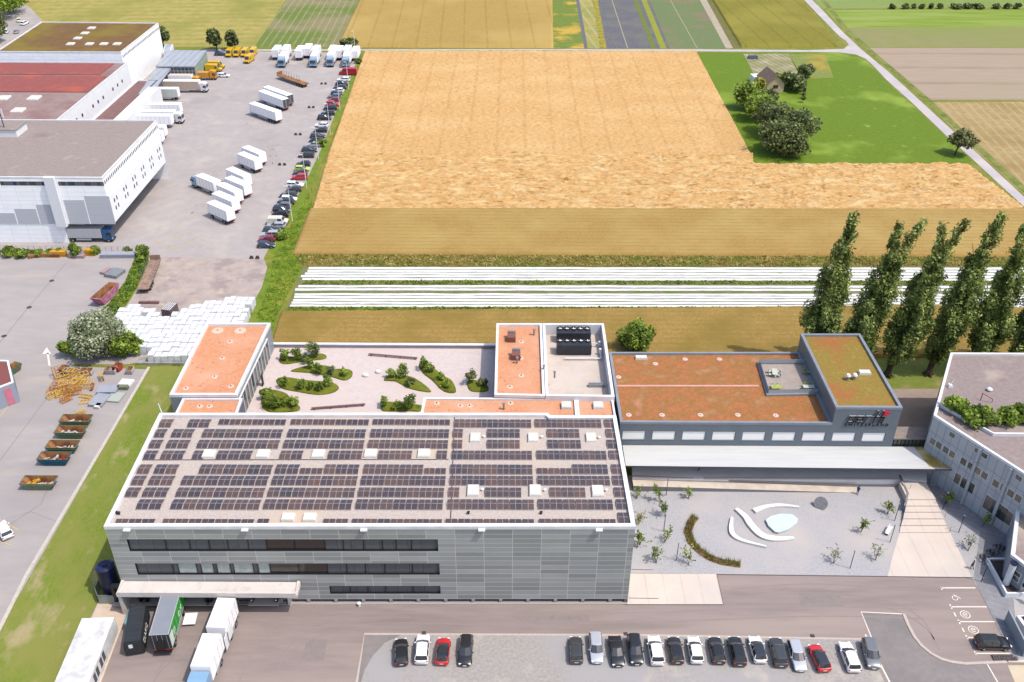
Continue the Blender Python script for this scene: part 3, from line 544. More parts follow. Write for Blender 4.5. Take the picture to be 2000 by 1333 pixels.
for rk, (y0, y1, iv) in arr.items():
    for i, (xa, xb) in enumerate(iv):
        A0, B0 = P(xa, y1, ZP), P(xb, y1, ZP); Yt = P(xa, y0, ZP).y; dep = Yt-A0.y; wid = B0.x-A0.x; n = max(1, round(wid/1.80)); pw = wid/n
        t = thing('solar_array', f'dark solar array, {ordn[i+1]} in the {rown[rk]}', 'solar panels', (A0.x, A0.y, ZR), 0, 'solar arrays on the hall roof')
        half = dep < 1.9
        for k in range(n):
            m = MB(); x0, x1 = k*pw+.055, (k+1)*pw-.055; xm = (x0+x1)/2
            zz = [(0, .14, 0), (dep, .14, dep)] if half else [(0, .14, 0), (dep/2-.02, .36, 1), (dep/2+.02, .36, 1), (dep, .14, 2)]
            zz = [(0, .12), (dep, .3)] if half else [(0, .12), (dep/2-.015, .33), (dep/2+.015, .33), (dep, .12)]
            nr = 1 if half else 2
            for j in range(0, len(zz)-1, 2 if not half else 1):
                (ya, za), (yb, zb_) = zz[j], zz[j+1]
                for s_ in (0, 1):
                    xa_, xb_ = (x0, xm) if s_ == 0 else (xm, x1)
                    m.face([(xa_, ya, za), (xb_, ya, za), (xb_, yb, zb_), (xa_, yb, zb_)], 0, [(s_*.88+.0, 0), (s_*.88+.88, 0), (s_*.88+.88, .86), (s_*.88, .86)])
            m.face([(x0, 0, 0), (x1, 0, 0), (x1, 0, .12), (x0, 0, .12)], 1); e = zz[-1]
            m.face([(x1, e[0], 0), (x0, e[0], 0), (x0, e[0], e[1]), (x1, e[0], e[1])], 1)
            m.build('solar_panel', [solm, steel], t)
domem = M('dome_cream', A(250, 242, 228, 1.1), A(240, 232, 220, 1.05), 1, rough=.35)
def skylight(px, py, z, sx, sy, h, label, group='white skylights on the hall roof'):
    p = P(px, py, z); t = thing('skylight', label, 'skylight', (p.x, p.y, z), 0, group)
    m = MB(); m.box((0, 0, 0), (sx, sy, h*.6), z0=True); m.build('kerb', off, t)
    m = MB(); m.box((0, 0, h*.6), (sx+.04, sy+.04, h*.4), z0=True, taper=(.9, .9)); m.build('dome', domem, t)
for i, (x, y) in enumerate(((409, 889), (514, 889), (622, 889), (724, 888), (828, 888))): skylight(x, y, ZR, 1.8, 1.7, .45, f'small white hall skylight, {ordn[i+1]} of five in the cable row')
for i, (x, y) in enumerate(((563, 1013), (605, 1013))): skylight(x, y, ZR, 1.7, 1.4, .45, 'small white skylight near the front roof edge, ' + ('left' if i == 0 else 'right') + ' one of the pair')
for i, (x, y) in enumerate(((928, 857), (1041, 857), (1154, 857))): skylight(x, y, ZR, 1.5, 1.9, .45, f'square white skylight at the back right of the hall roof, {ordn[i+1]}')
for i, (x, y) in enumerate(((924, 961), (1045, 961), (1167, 962))): skylight(x, y, ZR, 1.6, 2.1, .5, f'square white skylight at the front right of the hall roof, {ordn[i+1]}')
vent = M('vent_dark', A(60, 55, 55)); lts = [(945, 855), (1058, 856), (1170, 857), (942, 959), (1064, 960), (1184, 960), (228, 1004), (233, 1005), (915, 1004), (1057, 1004)]
for i, (x, y) in enumerate(lts):
    p = P(x, y, ZR); m = MB(); m.tube((0, 0, 0), (0, 0, .35), .14, .14); m.tube((0, 0, .35), (0, 0, .45), .24, .1); o = m.build('roof_vent', white if i < 6 else vent); o.location = p
    nb_ = ['beside the back left square skylight', 'beside the back middle square skylight', 'beside the back right square skylight', 'beside the front left square skylight', 'beside the front middle square skylight', 'beside the front right square skylight', 'at the left front corner of the roof, left of two', 'at the left front corner of the roof, right of two', 'in the bare gravel strip near the front, left', 'in the bare gravel strip near the front, right'][i]
    tag(o, f'small {"white" if i < 6 else "dark"} roof vent {nb_}', 'vent', 'small vents on the hall roof')
p = P(318, 812, ZR); t = thing('antenna_mast', 'short pale mast on the back left corner of the hall roof', 'mast', p); m = MB(); m.tube((0, 0, 0), (-.3, .1, 2.2), .09, .07); m.build('pole', off, t); m = MB(); m.box((0, 0, 0), (.8, .5, .3), z0=True); m.build('base', off, t)

# --- loading dock canopy (white portal), dock doors
ZC = 4.46
cp_ = [P(226, 1160, ZC), P(581, 1158, ZC)]; bk = a
t = thing('dock_canopy', 'white portal canopy over the loading docks at the left of the grey hall', 'canopy', (cp_[0].x, cp_[0].y, 0))
yb_ = a.y-.02; x0, x1, yf = cp_[0].x, cp_[1].x, cp_[0].y
cm = M('canopy_white', A(242, 232, 226, 1.1), A(228, 218, 212, 1.1), .4, c3=A(214, 200, 192), sc3=.5, t3=(.55, .8))
m = MB(); m.box(((x0+x1)/2, (yf+yb_)/2, ZC-.35), (x1-x0, yb_-yf, .6), mi=0); m.build('roof_slab', cm, t, True)
m = MB(); m.strip([(x0+.2, yb_, ZC-.05), (x0+.2, yf+.2, ZC-.05), (x1-.2, yf+.2, ZC-.05), (x1-.2, yb_, ZC-.05)], .4, h=.25); m.build('edge_upstand', cm, t, True)
m = MB(); m.box((x0+.25, (yf+yb_)/2+.1, 0), (.5, yb_-yf-.25, ZC-.65), z0=True); m.build('side_wall', cm, t, True)
u, z = onplane(a, b, 560, 1190); m = MB(); m.box((x1-1.9, yf+2.3, 0), (.45, .45, ZC-.65), z0=True); m.build('column', cm, t, True)
# docks
dockx = [258, 318, 385, 440, 520]
for i, x in enumerate(dockx):
    u, _ = onplane(a, b, x, 1180)
    t = thing('loading_dock', f'loading dock door under the white canopy, {ordn[i+1]} of five', 'dock door', (a.x+u, a.y, 0), 0, 'loading dock doors')
    m = MB(); wbox(m, a, b, u-1.5, u+1.5, 1.0, 3.6, -.02, .3); m.build('door', [M('dock_door', A(190, 188, 190), A(170, 170, 172), 1)], t, True)
    m = MB(); wbox(m, a, b, u-1.9, u-1.5, .9, 3.9, -.7, -.02); wbox(m, a, b, u+1.5, u+1.9, .9, 3.9, -.7, -.02); wbox(m, a, b, u-1.9, u+1.9, 3.7, 3.99, -.72, -.03); m.build('seal', black, t, True)
    m = MB(); wbox(m, a, b, u-2.1, u+2.1, .75, .95, -1.2, .0); m.build('ledge', M('ledge', A(190, 182, 178)), t, True)
    if i == 4:
        m = MB()
        for k in range(4):
            for s_ in (-1.7, 1.7): wbox(m, a, b, u+s_-.1, u+s_+.1, 1.2+k*.65, 1.45+k*.65, -.73, -.705)
        m.build('marker_light', off, t, True)
# water tank + glass screen
p = P(222, 1160); tk = thing('storage_tank', 'dark blue upright cylindrical tank beside the white canopy', 'tank', p)
navy = M('navy_tank', A(40, 44, 78), A(32, 35, 62), 2, rough=.3, coord='obj'); m = MB(); m.tube((0, 0, 0), (0, 0, 5.6), 1.25, 1.25, 28); m.build('shell', navy, tk)
m = MB(); m.tube((0, 0, 5.6), (0, 0, 5.8), 1.28, .9, 28); m.tube((.1, -.1, 5.8), (.1, -.1, 6.0), .3, .3, 12); m.build('lid', M('tank_lid', A(52, 56, 92), rough=.25), tk)
gt = thing('glass_screen', 'glass and steel screen standing round the foot of the dark tank', 'screen', P(190, 1170))
m = MB(); g_ = M('pale_glass', A(150, 165, 160), rough=.1, spec=.8)
q = [P(214, 1110), P(190, 1165), P(196, 1180), P(232, 1180)]
for p0, p1 in zip(q, q[1:]): m.face([(p0.x, p0.y, 0.02), (p1.x, p1.y, 0.02), (p1.x, p1.y, 1.6), (p0.x, p0.y, 1.6)])
m.build('pane', g_, gt, True); m = MB()
for p0 in q: m.tube((p0.x, p0.y, 0), (p0.x, p0.y, 1.75), .05)
for p0, p1 in zip(q, q[1:]): m.tube((p0.x, p0.y, 1.7), (p1.x, p1.y, 1.7), .04)
m.build('rail', steel, gt, True)
for k in range(6):
    p = P(206+k*5, 1166+(k % 2)*5); m = MB(); m.tube((0, 0, 0), (0, 0, 1.1), .12, .12, 8); m.tube((0, 0, 1.1), (.25, 0, 1.25), .08, .06, 6); o = m.build('tank_valve', steel); o.location = p; tag(o, 'grey pipe valve by the dark tank, ' + ordn[k+1], 'valve', 'pipe valves at the tank')
# site container bottom left
zc = 2.7; q = [P(160, 1208, zc), P(213, 1208, zc), P(160, 1334, zc)]; fx = (q[1]-q[0]).length; A_ = P(160, 1208, zc); B_ = P(106, 1334, zc)
dv = (B_-A_); dv.z = 0; Lc = 11.5; dv.normalize(); rz = math.atan2(dv.y, dv.x)+math.pi/2; 
ct = thing('site_container', 'long white site container with windows on the concrete strip', 'container', (A_.x, A_.y, 0), rz)
m = MB(); m.box((2.15, -Lc/2, 0), (4.3, Lc, zc), z0=True); m.build('body', M('container_white', A(246, 246, 246, 1.15), A(222, 220, 220), .6, c3=A(206, 200, 198), sc3=.5, t3=(.58, .75), coord='obj'), ct)
for k, yy in enumerate((-5.4, -6.4, -7.8, -8.8)):
    m = MB(); m.box((4.3, yy, 1.5), (.06, .7, 1.5)); m.build('window', glass, ct)

# --- courtyard level + orange roofed buildings
ZCO = 5.0; ZO = 10.7
orange = M('roof_clay', A(242, 176, 134), A(230, 158, 116), 2.2, bump=.05, bsc=8, c3=A(246, 188, 154), sc3=.1, t3=(.45, .7), c4=A(190, 114, 80), sc4=1.9, t4=(.6, .72), det=8)
greyw = panelmat('grey_panels', A(168, 174, 184), A(156, 162, 172), A(140, 146, 156), 1.4, 3.2, .03)
grx = M('grey_render', A(120, 128, 142), A(112, 120, 134), .4)
cy = [P(462, 806, ZCO), P(536, 678, ZCO), P(968, 682, ZCO), P(968, 806, ZCO)]
cyr = P(530, 672, 5.9); cyl = P(968, 674, 5.9)
ct = thing('courtyard_deck', 'raised pale courtyard terrace behind the hall with a white topped rear wall', 'terrace', (P(700, 740, 0)))
m = MB(); zz = ZCO; bb = [(x_, mp[3].y-.0) for x_ in (0,)]
yfr = mp[4].y+.02
poly = [(P(430, 806, ZCO).x, yfr), (P(968, 806, ZCO).x, yfr), (P(968, 676, 5.9).x, cyl.y), (P(500, 676, 5.9).x, cyl.y)]
m.face([(x_, y_, ZCO) for x_, y_ in poly]); m.build('floor', M('court_gravel', A(238, 222, 216), A(226, 208, 204), 1.5, bump=.02, bsc=8, c3=A(232, 214, 206), sc3=.1), ct, True)
m = MB(); m.box(((cyr.x+cyl.x)/2, cyl.y+.25, 5.9-.15), (cyl.x-cyr.x, .62, .2)); m.build('wall_cap', cap_w, ct, True)
m = MB(); m.box(((cyr.x+cyl.x)/2, cyl.y+.25, 0), (cyl.x-cyr.x, .5, 5.65), z0=True); m.build('rear_wall', M('court_wall', A(178, 172, 182), A(168, 164, 174), .5), ct, True)
lo, lop = roofed('clay_roof_wing', 'long wing with clay coloured roof and glazed courtyard side', [(331, 771), (462, 771), (528, 631), (403, 631)], ZO, 0, greyw, orange, cap_w, ph=.5, pw=.45)
# glazed side of this wing towards the courtyard
ga, gb = lop[1], lop[2]
m = MB(); Lg = (gb-ga).length; wq(m, ga, gb, .6, Lg-3.6, ZCO+.1, ZO-1.4, -.06); m.build('glazing', M('glazing_dark', A(92, 98, 98), A(60, 66, 68), .3, rough=.12, spec=.8), lo, True)
m = MB(); kk = 0
while .6+kk*1.7 < Lg-3.4: wbox(m, ga, gb, .6+kk*1.7, .7+kk*1.7, ZCO, ZO-1.3, -.2, -.065); kk += 1
wbox(m, ga, gb, .5, Lg-3.5, ZO-1.4, ZO-1.2, -.22, -.02); m.build('mullion', off, lo, True)
m = MB(); wbox(m, ga, gb, Lg*.45, Lg*.45+.9, ZCO, ZCO+2.4, -1.0, -.9); m.build('door', M('door_dark', A(60, 60, 64)), lo, True)
roofed('clay_roof_link', 'small clay coloured roof directly behind the left rear corner of the hall', None, 9.95, 0, grx, orange, cap_w, ph=.35, pw=.35, pts=[Vector((P(344, 806, 9.95).x, mp[5].y+.03, 9.95)), Vector((P(466, 806, 9.95).x, mp[5].y+.03, 9.95)), P(473, 778, 9.95), P(357, 778, 9.95)])
# right: plant building
pl, plp = roofed('clay_roof_block', 'tall block with clay coloured roof left of the open plant court', [(966, 771), (1064, 773), (1058, 632), (970, 632)], ZO, 0, greyw, orange, cap_w, ph=.5, pw=.4)
pc, pcp = roofed('plant_court', 'open rooftop plant court with white rim holding the cooling units', [(1066, 773), (1200, 775), (1179, 632), (1060, 632)], ZO, 0, greyw, M('plant_deck', A(232, 216, 202), A(216, 200, 188), .8, bump=.02, c3=A(236, 222, 210), sc3=.1), cap_w, ph=2.3, pw=.45)
ls_, lsp = roofed('clay_roof_strip', 'low strip with clay coloured roof along the back of the hall', None, 9.95, 0, grx, orange, cap_w, ph=.35, pw=.35, pts=[Vector((P(820, 806, 9.95).x, mp[4].y+.06, 9.95)), Vector((P(1127, 812, 9.95).x, mp[4].y+.06, 9.95)), Vector((P(1125, 779, 9.95).x, P(966, 777, 9.95).y-.05, 9.95)), Vector((P(829, 770, 9.95).x, P(966, 777, 9.95).y-.05, 9.95))])
ls2, _ = roofed('clay_roof_corner', 'small clay coloured roof with one skylight behind the right rear corner of the hall', None, 9.95, 0, grx, orange, cap_w, ph=.35, pw=.3, pts=[Vector((P(1129, 812, 9.95).x, mp[3].y+1.2, 9.95)), Vector((P(1203, 812, 9.95).x, mp[3].y+1.2, 9.95)), Vector((P(1197, 779, 9.95).x, P(966, 777, 9.95).y-.05, 9.95)), Vector((P(1126, 779, 9.95).x, P(966, 777, 9.95).y-.05, 9.95))])
skylight(1106, 795, 9.6, 1.7, 1.6, .6, 'white skylight on the clay coloured strip, left of the white dividing wall', 'skylights on the clay roofs'); skylight(1168, 795, 9.6, 1.7, 1.6, .6, 'white skylight on the clay coloured strip, right of the white dividing wall', 'skylights on the clay roofs')
# chillers
def chiller(px, py, label, n=5):
    p = P(px, py, ZO-2.3); t = thing('cooling_unit', label, 'cooling unit', (p.x, p.y, ZO-2.3), 0, 'cooling units in the plant court'); W = 6.3
    m = MB(); m.box((W/2, 1.1, .3), (W, 2.2, 1.9), z0=True); m.build('casing', M('casing_dark', A(70, 72, 80), A(56, 58, 66), 1, rough=.4), t)
    m = MB()
    for x_ in (.1, W-.1):
        for y_ in (.1, 2.1): m.box((x_, y_, 0), (.15, .15, .3), z0=True)
    m.build('foot', steel, t)
    for k in range(n):
        x_ = W*(k+.5)/n; m = MB(); m.tube((x_, 1.5, 2.2), (x_, 1.5, 2.5), .55, .5, 16, 0, False); f_ = m.build('fan_ring', black, t)
        m = MB(); m.tube((x_, 1.5, 2.22), (x_, 1.5, 2.3), .16, .16, 10)
        for j in range(5): a_ = j*1.256; m.face([(x_, 1.5, 2.27), (x_+.48*math.cos(a_), 1.5+.48*math.sin(a_), 2.24), (x_+.48*math.cos(a_+.6), 1.5+.48*math.sin(a_+.6), 2.34)])
        m.build('fan_blade', white, f_)
chiller(1087, 671, 'black cooling unit with five roof fans, rear one of two'); chiller(1087, 695, 'black cooling unit with five roof fans, front one of two')
p = P(1125, 703, ZO-2.2); m = MB(); m.tube((-2, 0, .3), (4.5, 0, .3), .14); m.tube((4.5, 0, .3), (4.5, 1.8, .3), .14); m.tube((4.5, 1.8, .3), (4.5, 1.8, 1.2), .3); m.tube((4.6, 4.4, .3), (4.6, 4.4, 1.1), .3); m.tube((1.6, 4.4, .7), (4.6, 4.4, .7), .1); o = m.build('pipe_run', white); o.location = p; tag(o, 'white insulated pipe run beside the black cooling units', 'pipes')
p = P(1165, 755, ZO-2.3); m = MB(); m.box((0, 0, 0), (2.8, .8, .6), z0=True, taper=(1, .8)); m.box((0, 0, .6), (2.6, .1, .1), z0=True); o = m.build('duct_box', steel); o.location = p; tag(o, 'flat grey duct box at the front right of the plant court', 'duct')
# vents on clay roofs
OUTL = ['rear one on the clay roofed wing', 'second on the clay roofed wing', 'third on the clay roofed wing', 'front right on the clay roofed wing', 'front left corner of the clay roofed wing', 'rearmost on the tall clay block', 'second on the tall clay block', 'third on the tall clay block', 'frontmost on the tall clay block', 'left one on the small clay link', 'right one on the small clay link', 'left of a pair on the low clay strip', 'right of a pair on the low clay strip', 'rightmost on the low clay strip', 'leftmost on the low clay strip', 'large left one at the rear of the wing', 'large right one at the rear of the wing']
disc = M('gravel_disc', A(248, 220, 198), A(236, 205, 182), 3)
for i, (x, y, z) in enumerate(((449, 668, 10.2), (434, 700, 10.2), (419, 736, 10.2), (451, 755, 10.2), (363, 759, 10.2), (1018, 668, 10.2), (1017, 700, 10.2), (1018, 734, 10.2), (996, 756, 10.2), (390, 794, 9.6), (409, 794, 9.6), (899, 793, 9.6), (917, 793, 9.6), (997, 788, 9.6), (853, 788, 9.6), (425, 646, 10.2), (469, 646, 10.2))):
    p = P(x, y, z); big = i >= 15; r = 1.1 if big else .55; t = thing('roof_outlet', 'pale round gravel patch with outlet, ' + OUTL[i], 'roof outlet', p, 0, 'roof outlets on the clay roofs')
    m = MB(); m.tube((0, 0, 0), (0, 0, .05), r, r*.9, 14); m.build('gravel_ring', disc, t); m = MB(); m.tube((0, 0, .03), (0, 0, .2), .1, .1, 8); m.build('pipe', vent, t)
for x, y, l in ((999, 665, 'brown and silver duct hood at the back of the tall clay coloured roof'), (1008, 700, 'small brown and silver duct hood in the middle of the tall clay coloured roof')):
    p = P(x, y, 10.2); m = MB(); m.box((0, 0, 0), (1.5, 1.6, 1.1), z0=True, mi=0); m.box((0, 1.0, .3), (1.5, .5, 1.1), z0=True, mi=1); o = m.build('duct_hood', [M('copper_brown', A(150, 98, 90)), steel]); o.location = p; tag(o, l, 'duct')
for i, (x, y) in enumerate(((1043, 655), (1062, 726), (1083, 738), (1010, 710), (984, 800))):
    p = P(x, y, 10.2 if i < 4 else 9.6); m = MB(); m.tube((0, 0, 0), (0, 0, 1.3), .16, .16); m.tube((0, 0, 1.2), (0, 0, 1.35), .3, .22); o = m.build('exhaust_pipe', steel); o.location = p
    tag(o, 'grey exhaust pipe ' + ['near the back of the tall clay coloured roof', 'at the right edge of the tall clay coloured roof', 'at the left wall inside the plant court', 'below the small duct hood on the tall clay coloured roof', 'on the low clay coloured strip by the hall roof edge'][i], 'pipe', 'exhaust pipes on the rear roofs')
# courtyard planting
bedm = M('bed_grass', A(116, 128, 20), A(134, 138, 44), 1.2, bump=.12, bsc=4, c3=A(96, 104, 20), sc3=.5, t3=(.5, .65))
def bed(pts, label, z=ZCO, h=.28):
    q = [P(x, y, z) for x, y in pts]; n = len(q); c = sum(q, Vector())/n; m = MB()
    # smooth closed outline
    o = []
    for k in range(n):
        p0, p1, p2, p3 = q[k-1], q[k], q[(k+1) % n], q[(k+2) % n]
        for s_ in range(5):
            u_ = s_/5; o.append(.5*((2*p1)+(-p0+p2)*u_+(2*p0-5*p1+4*p2-p3)*u_*u_+(-p0+3*p1-3*p2+p3)*u_**3))
    rings = []
    for f_, zz in ((1, .02), (.97, h*.6), (.8, h), (.4, h*1.25)): rings.append([(c.x+(p.x-c.x)*f_, c.y+(p.y-c.y)*f_, z+zz) for p in o])
    m.loft(rings); b_ = m.build('planting_bed', bedm, smooth=True, weld=True); b_['label'] = label; b_['category'] = 'planting bed'; b_['group'] = 'grassy planting beds in the courtyard'; return o
bed([(546, 708), (560, 712), (600, 706), (634, 702), (636, 694), (620, 692), (590, 697), (560, 700), (548, 698)], 'rear grassy bed with shrubs at the back left of the courtyard')
bed([(568, 726), (610, 730), (650, 738), (672, 744), (686, 738), (688, 726), (676, 722), (656, 722), (640, 716), (610, 714), (588, 718)], 'middle curving grassy bed in the courtyard')
bed([(540, 748), (552, 760), (580, 766), (620, 772), (650, 768), (662, 758), (648, 748), (600, 744), (560, 738), (542, 740)], 'long grassy bed with thin shrubs in the middle of the courtyard')
bed([(510, 784), (514, 798), (530, 806), (580, 804), (585, 794), (572, 786), (560, 770), (530, 762), (514, 772)], 'grassy bed with dense shrubs at the front left of the courtyard')
bed([(750, 744), (772, 746), (800, 760), (840, 767), (834, 756), (806, 738), (780, 734), (758, 734)], 'curving bed left of the middle path at the right side of the courtyard')
bed([(818, 716), (826, 730), (844, 744), (866, 765), (890, 767), (884, 746), (868, 736), (850, 722), (834, 708), (822, 708)], 'bright grassy bed on the right side of the courtyard')
bed([(744, 796), (750, 804), (800, 804), (820, 804), (826, 794), (800, 790), (760, 786), (746, 790)], 'small bed with shrubs against the clay coloured strip at the front of the courtyard')
bed([(912, 750), (920, 765), (952, 765), (950, 752), (930, 744), (916, 744)], 'bed in the shaded right corner of the courtyard')
SH = {}; ODS = ['', ', another one', ', a third one', ', a fourth one', ', a fifth one']
k = 0
for (x, y, h, r, mt) in ((558, 703, 2.2, .9, LG), (582, 704, 2.6, 1., LG), (596, 708, 1.6, .9, LD), (614, 700, 3.0, 1.4, LD), (606, 722, 2.6, .7, LG), (624, 732, 2.6, .8, LG), (648, 736, 2.2, .7, LS), (672, 736, 1.8, .7, LB), (587, 762, 2.2, .8, LG), (608, 763, 1.9, .6, LG), (625, 764, 1.9, .7, LG), (640, 756, 2.4, .8, LG), (556, 756, 1.8, .8, LG), (522, 780, 2.2, 1.0, LB), (532, 796, 2.2, 1.4, LG), (548, 794, 1.6, 1.1, LB), (572, 796, 2.0, .9, LG), (765, 738, 2., .8, LG), (786, 738, 2.6, 1.1, LG), (802, 754, 1.7, .9, LD), (826, 724, 2.6, .8, LG), (840, 728, 2.3, .8, LG), (862, 745, 1.5, .7, LG), (918, 750, 2.6, 1.0, LD), (752, 795, 2.2, .8, LG), (776, 800, 2.0, .8, LG), (800, 800, 3.0, 1.3, LG), (945, 755, 1.8, .8, LD), (870, 757, 1.2, .9, LG)):
    p = P(x, y, ZCO); k += 1; col = 'dark' if mt is LD else 'silvery' if mt is LS else 'bright green' if mt is LB else 'green'
    where = ('back left bed' if y < 715 and x < 650 else 'middle bed' if y < 742 and x < 700 else 'front left bed' if x < 580 and y > 765 else 'central bed' if x < 700 else 'right hand beds' if y < 780 else 'small front bed')
    adj = ['tall', 'broad', 'low', 'slender'][0 if h > 2.4 else 1 if r > 1 else 2 if h < 2 else 3]; side = 'near its left end' if False else ''
    key = (adj, col, where); SH[key] = SH.get(key, 0)+1
    tree('shrub', f'{adj} {col} shrub in the {where} of the courtyard' + ['', ', farther right than its twin', ', rightmost of three alike', ', fourth of its kind'][SH[key]-1], p.x, p.y, ZCO+.1, h*1.1, r*1.4, h*.95, mt, int(130*r*h)+90, .13, group='shrubs in the courtyard beds', cat='shrub', nb=7, tr=.04)
for (p0, p1, l) in (((720, 691), (815, 699), 'long thin brown bench beam at the back of the courtyard'), ((608, 797), (713, 789), 'long thin brown bench beam at the front of the courtyard')):
    q0, q1 = P(*p0, ZCO+.45), P(*p1, ZCO+.45); t = thing('beam_bench', l, 'bench', (q0.x, q0.y, ZCO), math.atan2(q1.y-q0.y, q1.x-q0.x)); Lb = (q1-q0).length
    m = MB(); m.box((Lb/2, 0, .32), (Lb, .35, .14), z0=True); m.build('seat', M('bench_brown', A(150, 112, 112), A(130, 98, 98), 1), t)
    for k in range(4): m = MB(); m.box((.5+k*(Lb-1)/3, 0, 0), (.12, .3, .32), z0=True); m.build('leg', black, t)
for i, (x, y) in enumerate(((714, 735), (739, 728))):
    p = P(x, y, ZCO); t = thing('boulder_seat', 'white round stone seat on the courtyard gravel, ' + ('left' if i == 0 else 'right') + ' of two', 'seat', p, 0, 'stone seats in the courtyard'); m = MB(); m.loft([[(r_*math.cos(a_), r_*.8*math.sin(a_), z_) for a_ in np.arange(10)*.628] for r_, z_ in ((.45, 0), (.6, .25), (.45, .5), (.1, .58))]); m.build('stone', white, t, smooth=True)

# --- dark building with tower
ZD = 9.5; ZT = 12.7
anth = M('anthracite', A(134, 143, 153), A(126, 135, 146), .5, rough=.5)
sedum = M('sedum', A(210, 134, 88), A(178, 120, 66), 1.6, bump=.14, bsc=4, c3=A(160, 126, 66), sc3=.35, t3=(.42, .7), c4=A(226, 154, 122), sc4=.35, t4=(.55, .75), det=10)
sedum2 = M('sedum_tower', A(176, 140, 72), A(150, 134, 56), 1.7, bump=.08, bsc=5, c3=A(184, 118, 66), sc3=.2, t3=(.5, .68), c4=A(178, 168, 60), sc4=1.5, t4=(.58, .7), det=8)
dfl, dfr = P(1212, 827, ZD), P(1626, 830, ZD); dbr, dbl = P(1560, 688, ZD), P(1190, 688, ZD)
tfl, tfr, tbr, tbl = P(1632, 793, ZT), P(1761, 793, ZT), P(1680, 652, ZT), P(1564, 652, ZT)
dfl.y = dfr.y = tfl.y = tfr.y = (dfr.y+tfr.y)/2
dk_, dpts = roofed('dark_office_wing', 'dark grey office wing with red and green sedum roof', None, ZD, 0, anth, sedum, cap_g, ph=.4, pw=.4, walls=False, pts=[dfl, Vector((tfl.x-.02, dfl.y, ZD)), Vector((tbl.x-.02, dbr.y, ZD)), dbl])
# front wall with recessed window band
wa, wb = dfl, Vector((tfr.x, tfr.y, 0)); ops = []
for k in range(9):
    xl = 1213+58.8*k; u0_, z1_ = onplane(wa, wb, xl+3, 842.5+k*.45); u1_, _ = onplane(wa, wb, xl+48, 842.5); _, z0_ = onplane(wa, wb, xl+3, 859+k*.45); ops.append((max(.3, u0_), u1_, z0_, z1_))
utl = tfl.x-dfl.x
m = MB(); wall(m, dfl, Vector((tfl.x, dfl.y, 0)), 0, ZD-.1, [o for o in ops if o[1] < utl], .3, 0, 1)
wall(m, Vector((dpts[1].x, dpts[1].y, 0)), dpts[2], 0, ZD-.1); wall(m, dpts[2], dbl, 0, ZD-.1); wall(m, dbl, dfl, 0, ZD-.1)
m.build('wall', [anth, anth], dk_, True)
tw, twp = roofed('dark_tower_block', 'taller dark grey block with sedum roof and company sign on its front', None, ZT, 0, anth, sedum2, cap_g, ph=.4, pw=.45, walls=False, pts=[tfl, tfr, tbr, tbl])
m = MB(); wall(m, tfl, tfr, 0, ZT-.1, [(o[0]-utl, o[1]-utl, o[2], o[3]) for o in ops if o[0] > utl], .3, 0, 1); wall(m, tfr, tbr, 0, ZT-.1); wall(m, tbr, tbl, 0, ZT-.1); wall(m, tbl, tfl, 0, ZT-.1)
m.build('wall', [anth, anth], tw, True)
blw = M('blind_white', A(244, 242, 238, 1.6), A(238, 236, 232, 1.6), 1.5, coord='uv', stretch=(.2, 6, 1))
for o in ops:
    par = dk_ if o[1] < utl or o[0] < utl else tw
    if o[0] < utl < o[1]: pass
    m = MB(); wq(m, wa, wb, o[0]+.06, o[1]-.06, o[2]+.06, o[3]-.02, .1); w_ = m.build('window_blind', blw, par, True)
    m = MB(); wbox(m, wa, wb, o[0]+.01, o[1]-.01, o[2]+.005, o[2]+.09, -.05, .28); m.build('sill', cap_g, par, True)
for i, (x, y) in enumerate(((1208, 737), (1338, 702), (1405, 702), (1368, 811), (1441, 811), (1515, 812), (1228, 811), (1293, 811), (1280, 711), (1578, 704))):
    p = P(x, y, ZD-.4); m = MB(); m.tube((0, 0, 0), (0, 0, .07), .5, .45, 12); m.tube((0, 0, .07), (0, 0, .22), .12, .12, 6); o = m.build('roof_outlet', M('disc_pink', A(246, 214, 204))); o.location = p
    tag(o, 'pale round outlet on the sedum roof, ' + ['at its left rim', 'rear centre left', 'rear centre right', 'second from the right in front', 'third from the right in front', 'rightmost in front', 'leftmost in front', 'second from the left in front', 'rear left by the skylight', 'nearest the tower'][i], 'roof outlet', 'roof outlets on the sedum roof')
p = P(1252, 702, ZD-.4); skylight(1252, 701, ZD-.4, 2.1, .9, .5, 'white flat skylight at the back left of the sedum roof', 'skylights on the sedum roofs'); skylight(1688, 730, ZT-.4, 2.0, 1.0, .5, 'white flat skylight on the tower sedum roof', 'skylights on the sedum roofs')
m = MB(); m.strip([P(1200, 754, ZD-.38), P(1482, 754, ZD-.38)], .45, h=.03); m.build('gravel_strip', M('pinkgravel', A(240, 190, 176), A(226, 172, 156), 2), dk_, True)
for i, (x, y) in enumerate(((1655, 742), (1668, 741))):
    p = P(x, y, ZT-.4); t = thing('roof_fan', 'white mushroom roof fan on the tower roof, ' + ('left' if i == 0 else 'right') + ' of two', 'roof fan', p, 0, 'roof fans on the tower'); m = MB(); m.tube((0, 0, 0), (0, 0, .8), .3, .25, 12); m.build('stack', steel, t); m = MB(); m.tube((0, 0, .8), (0, 0, 1.1), .45, .3, 14); m.build('cap', white, t)
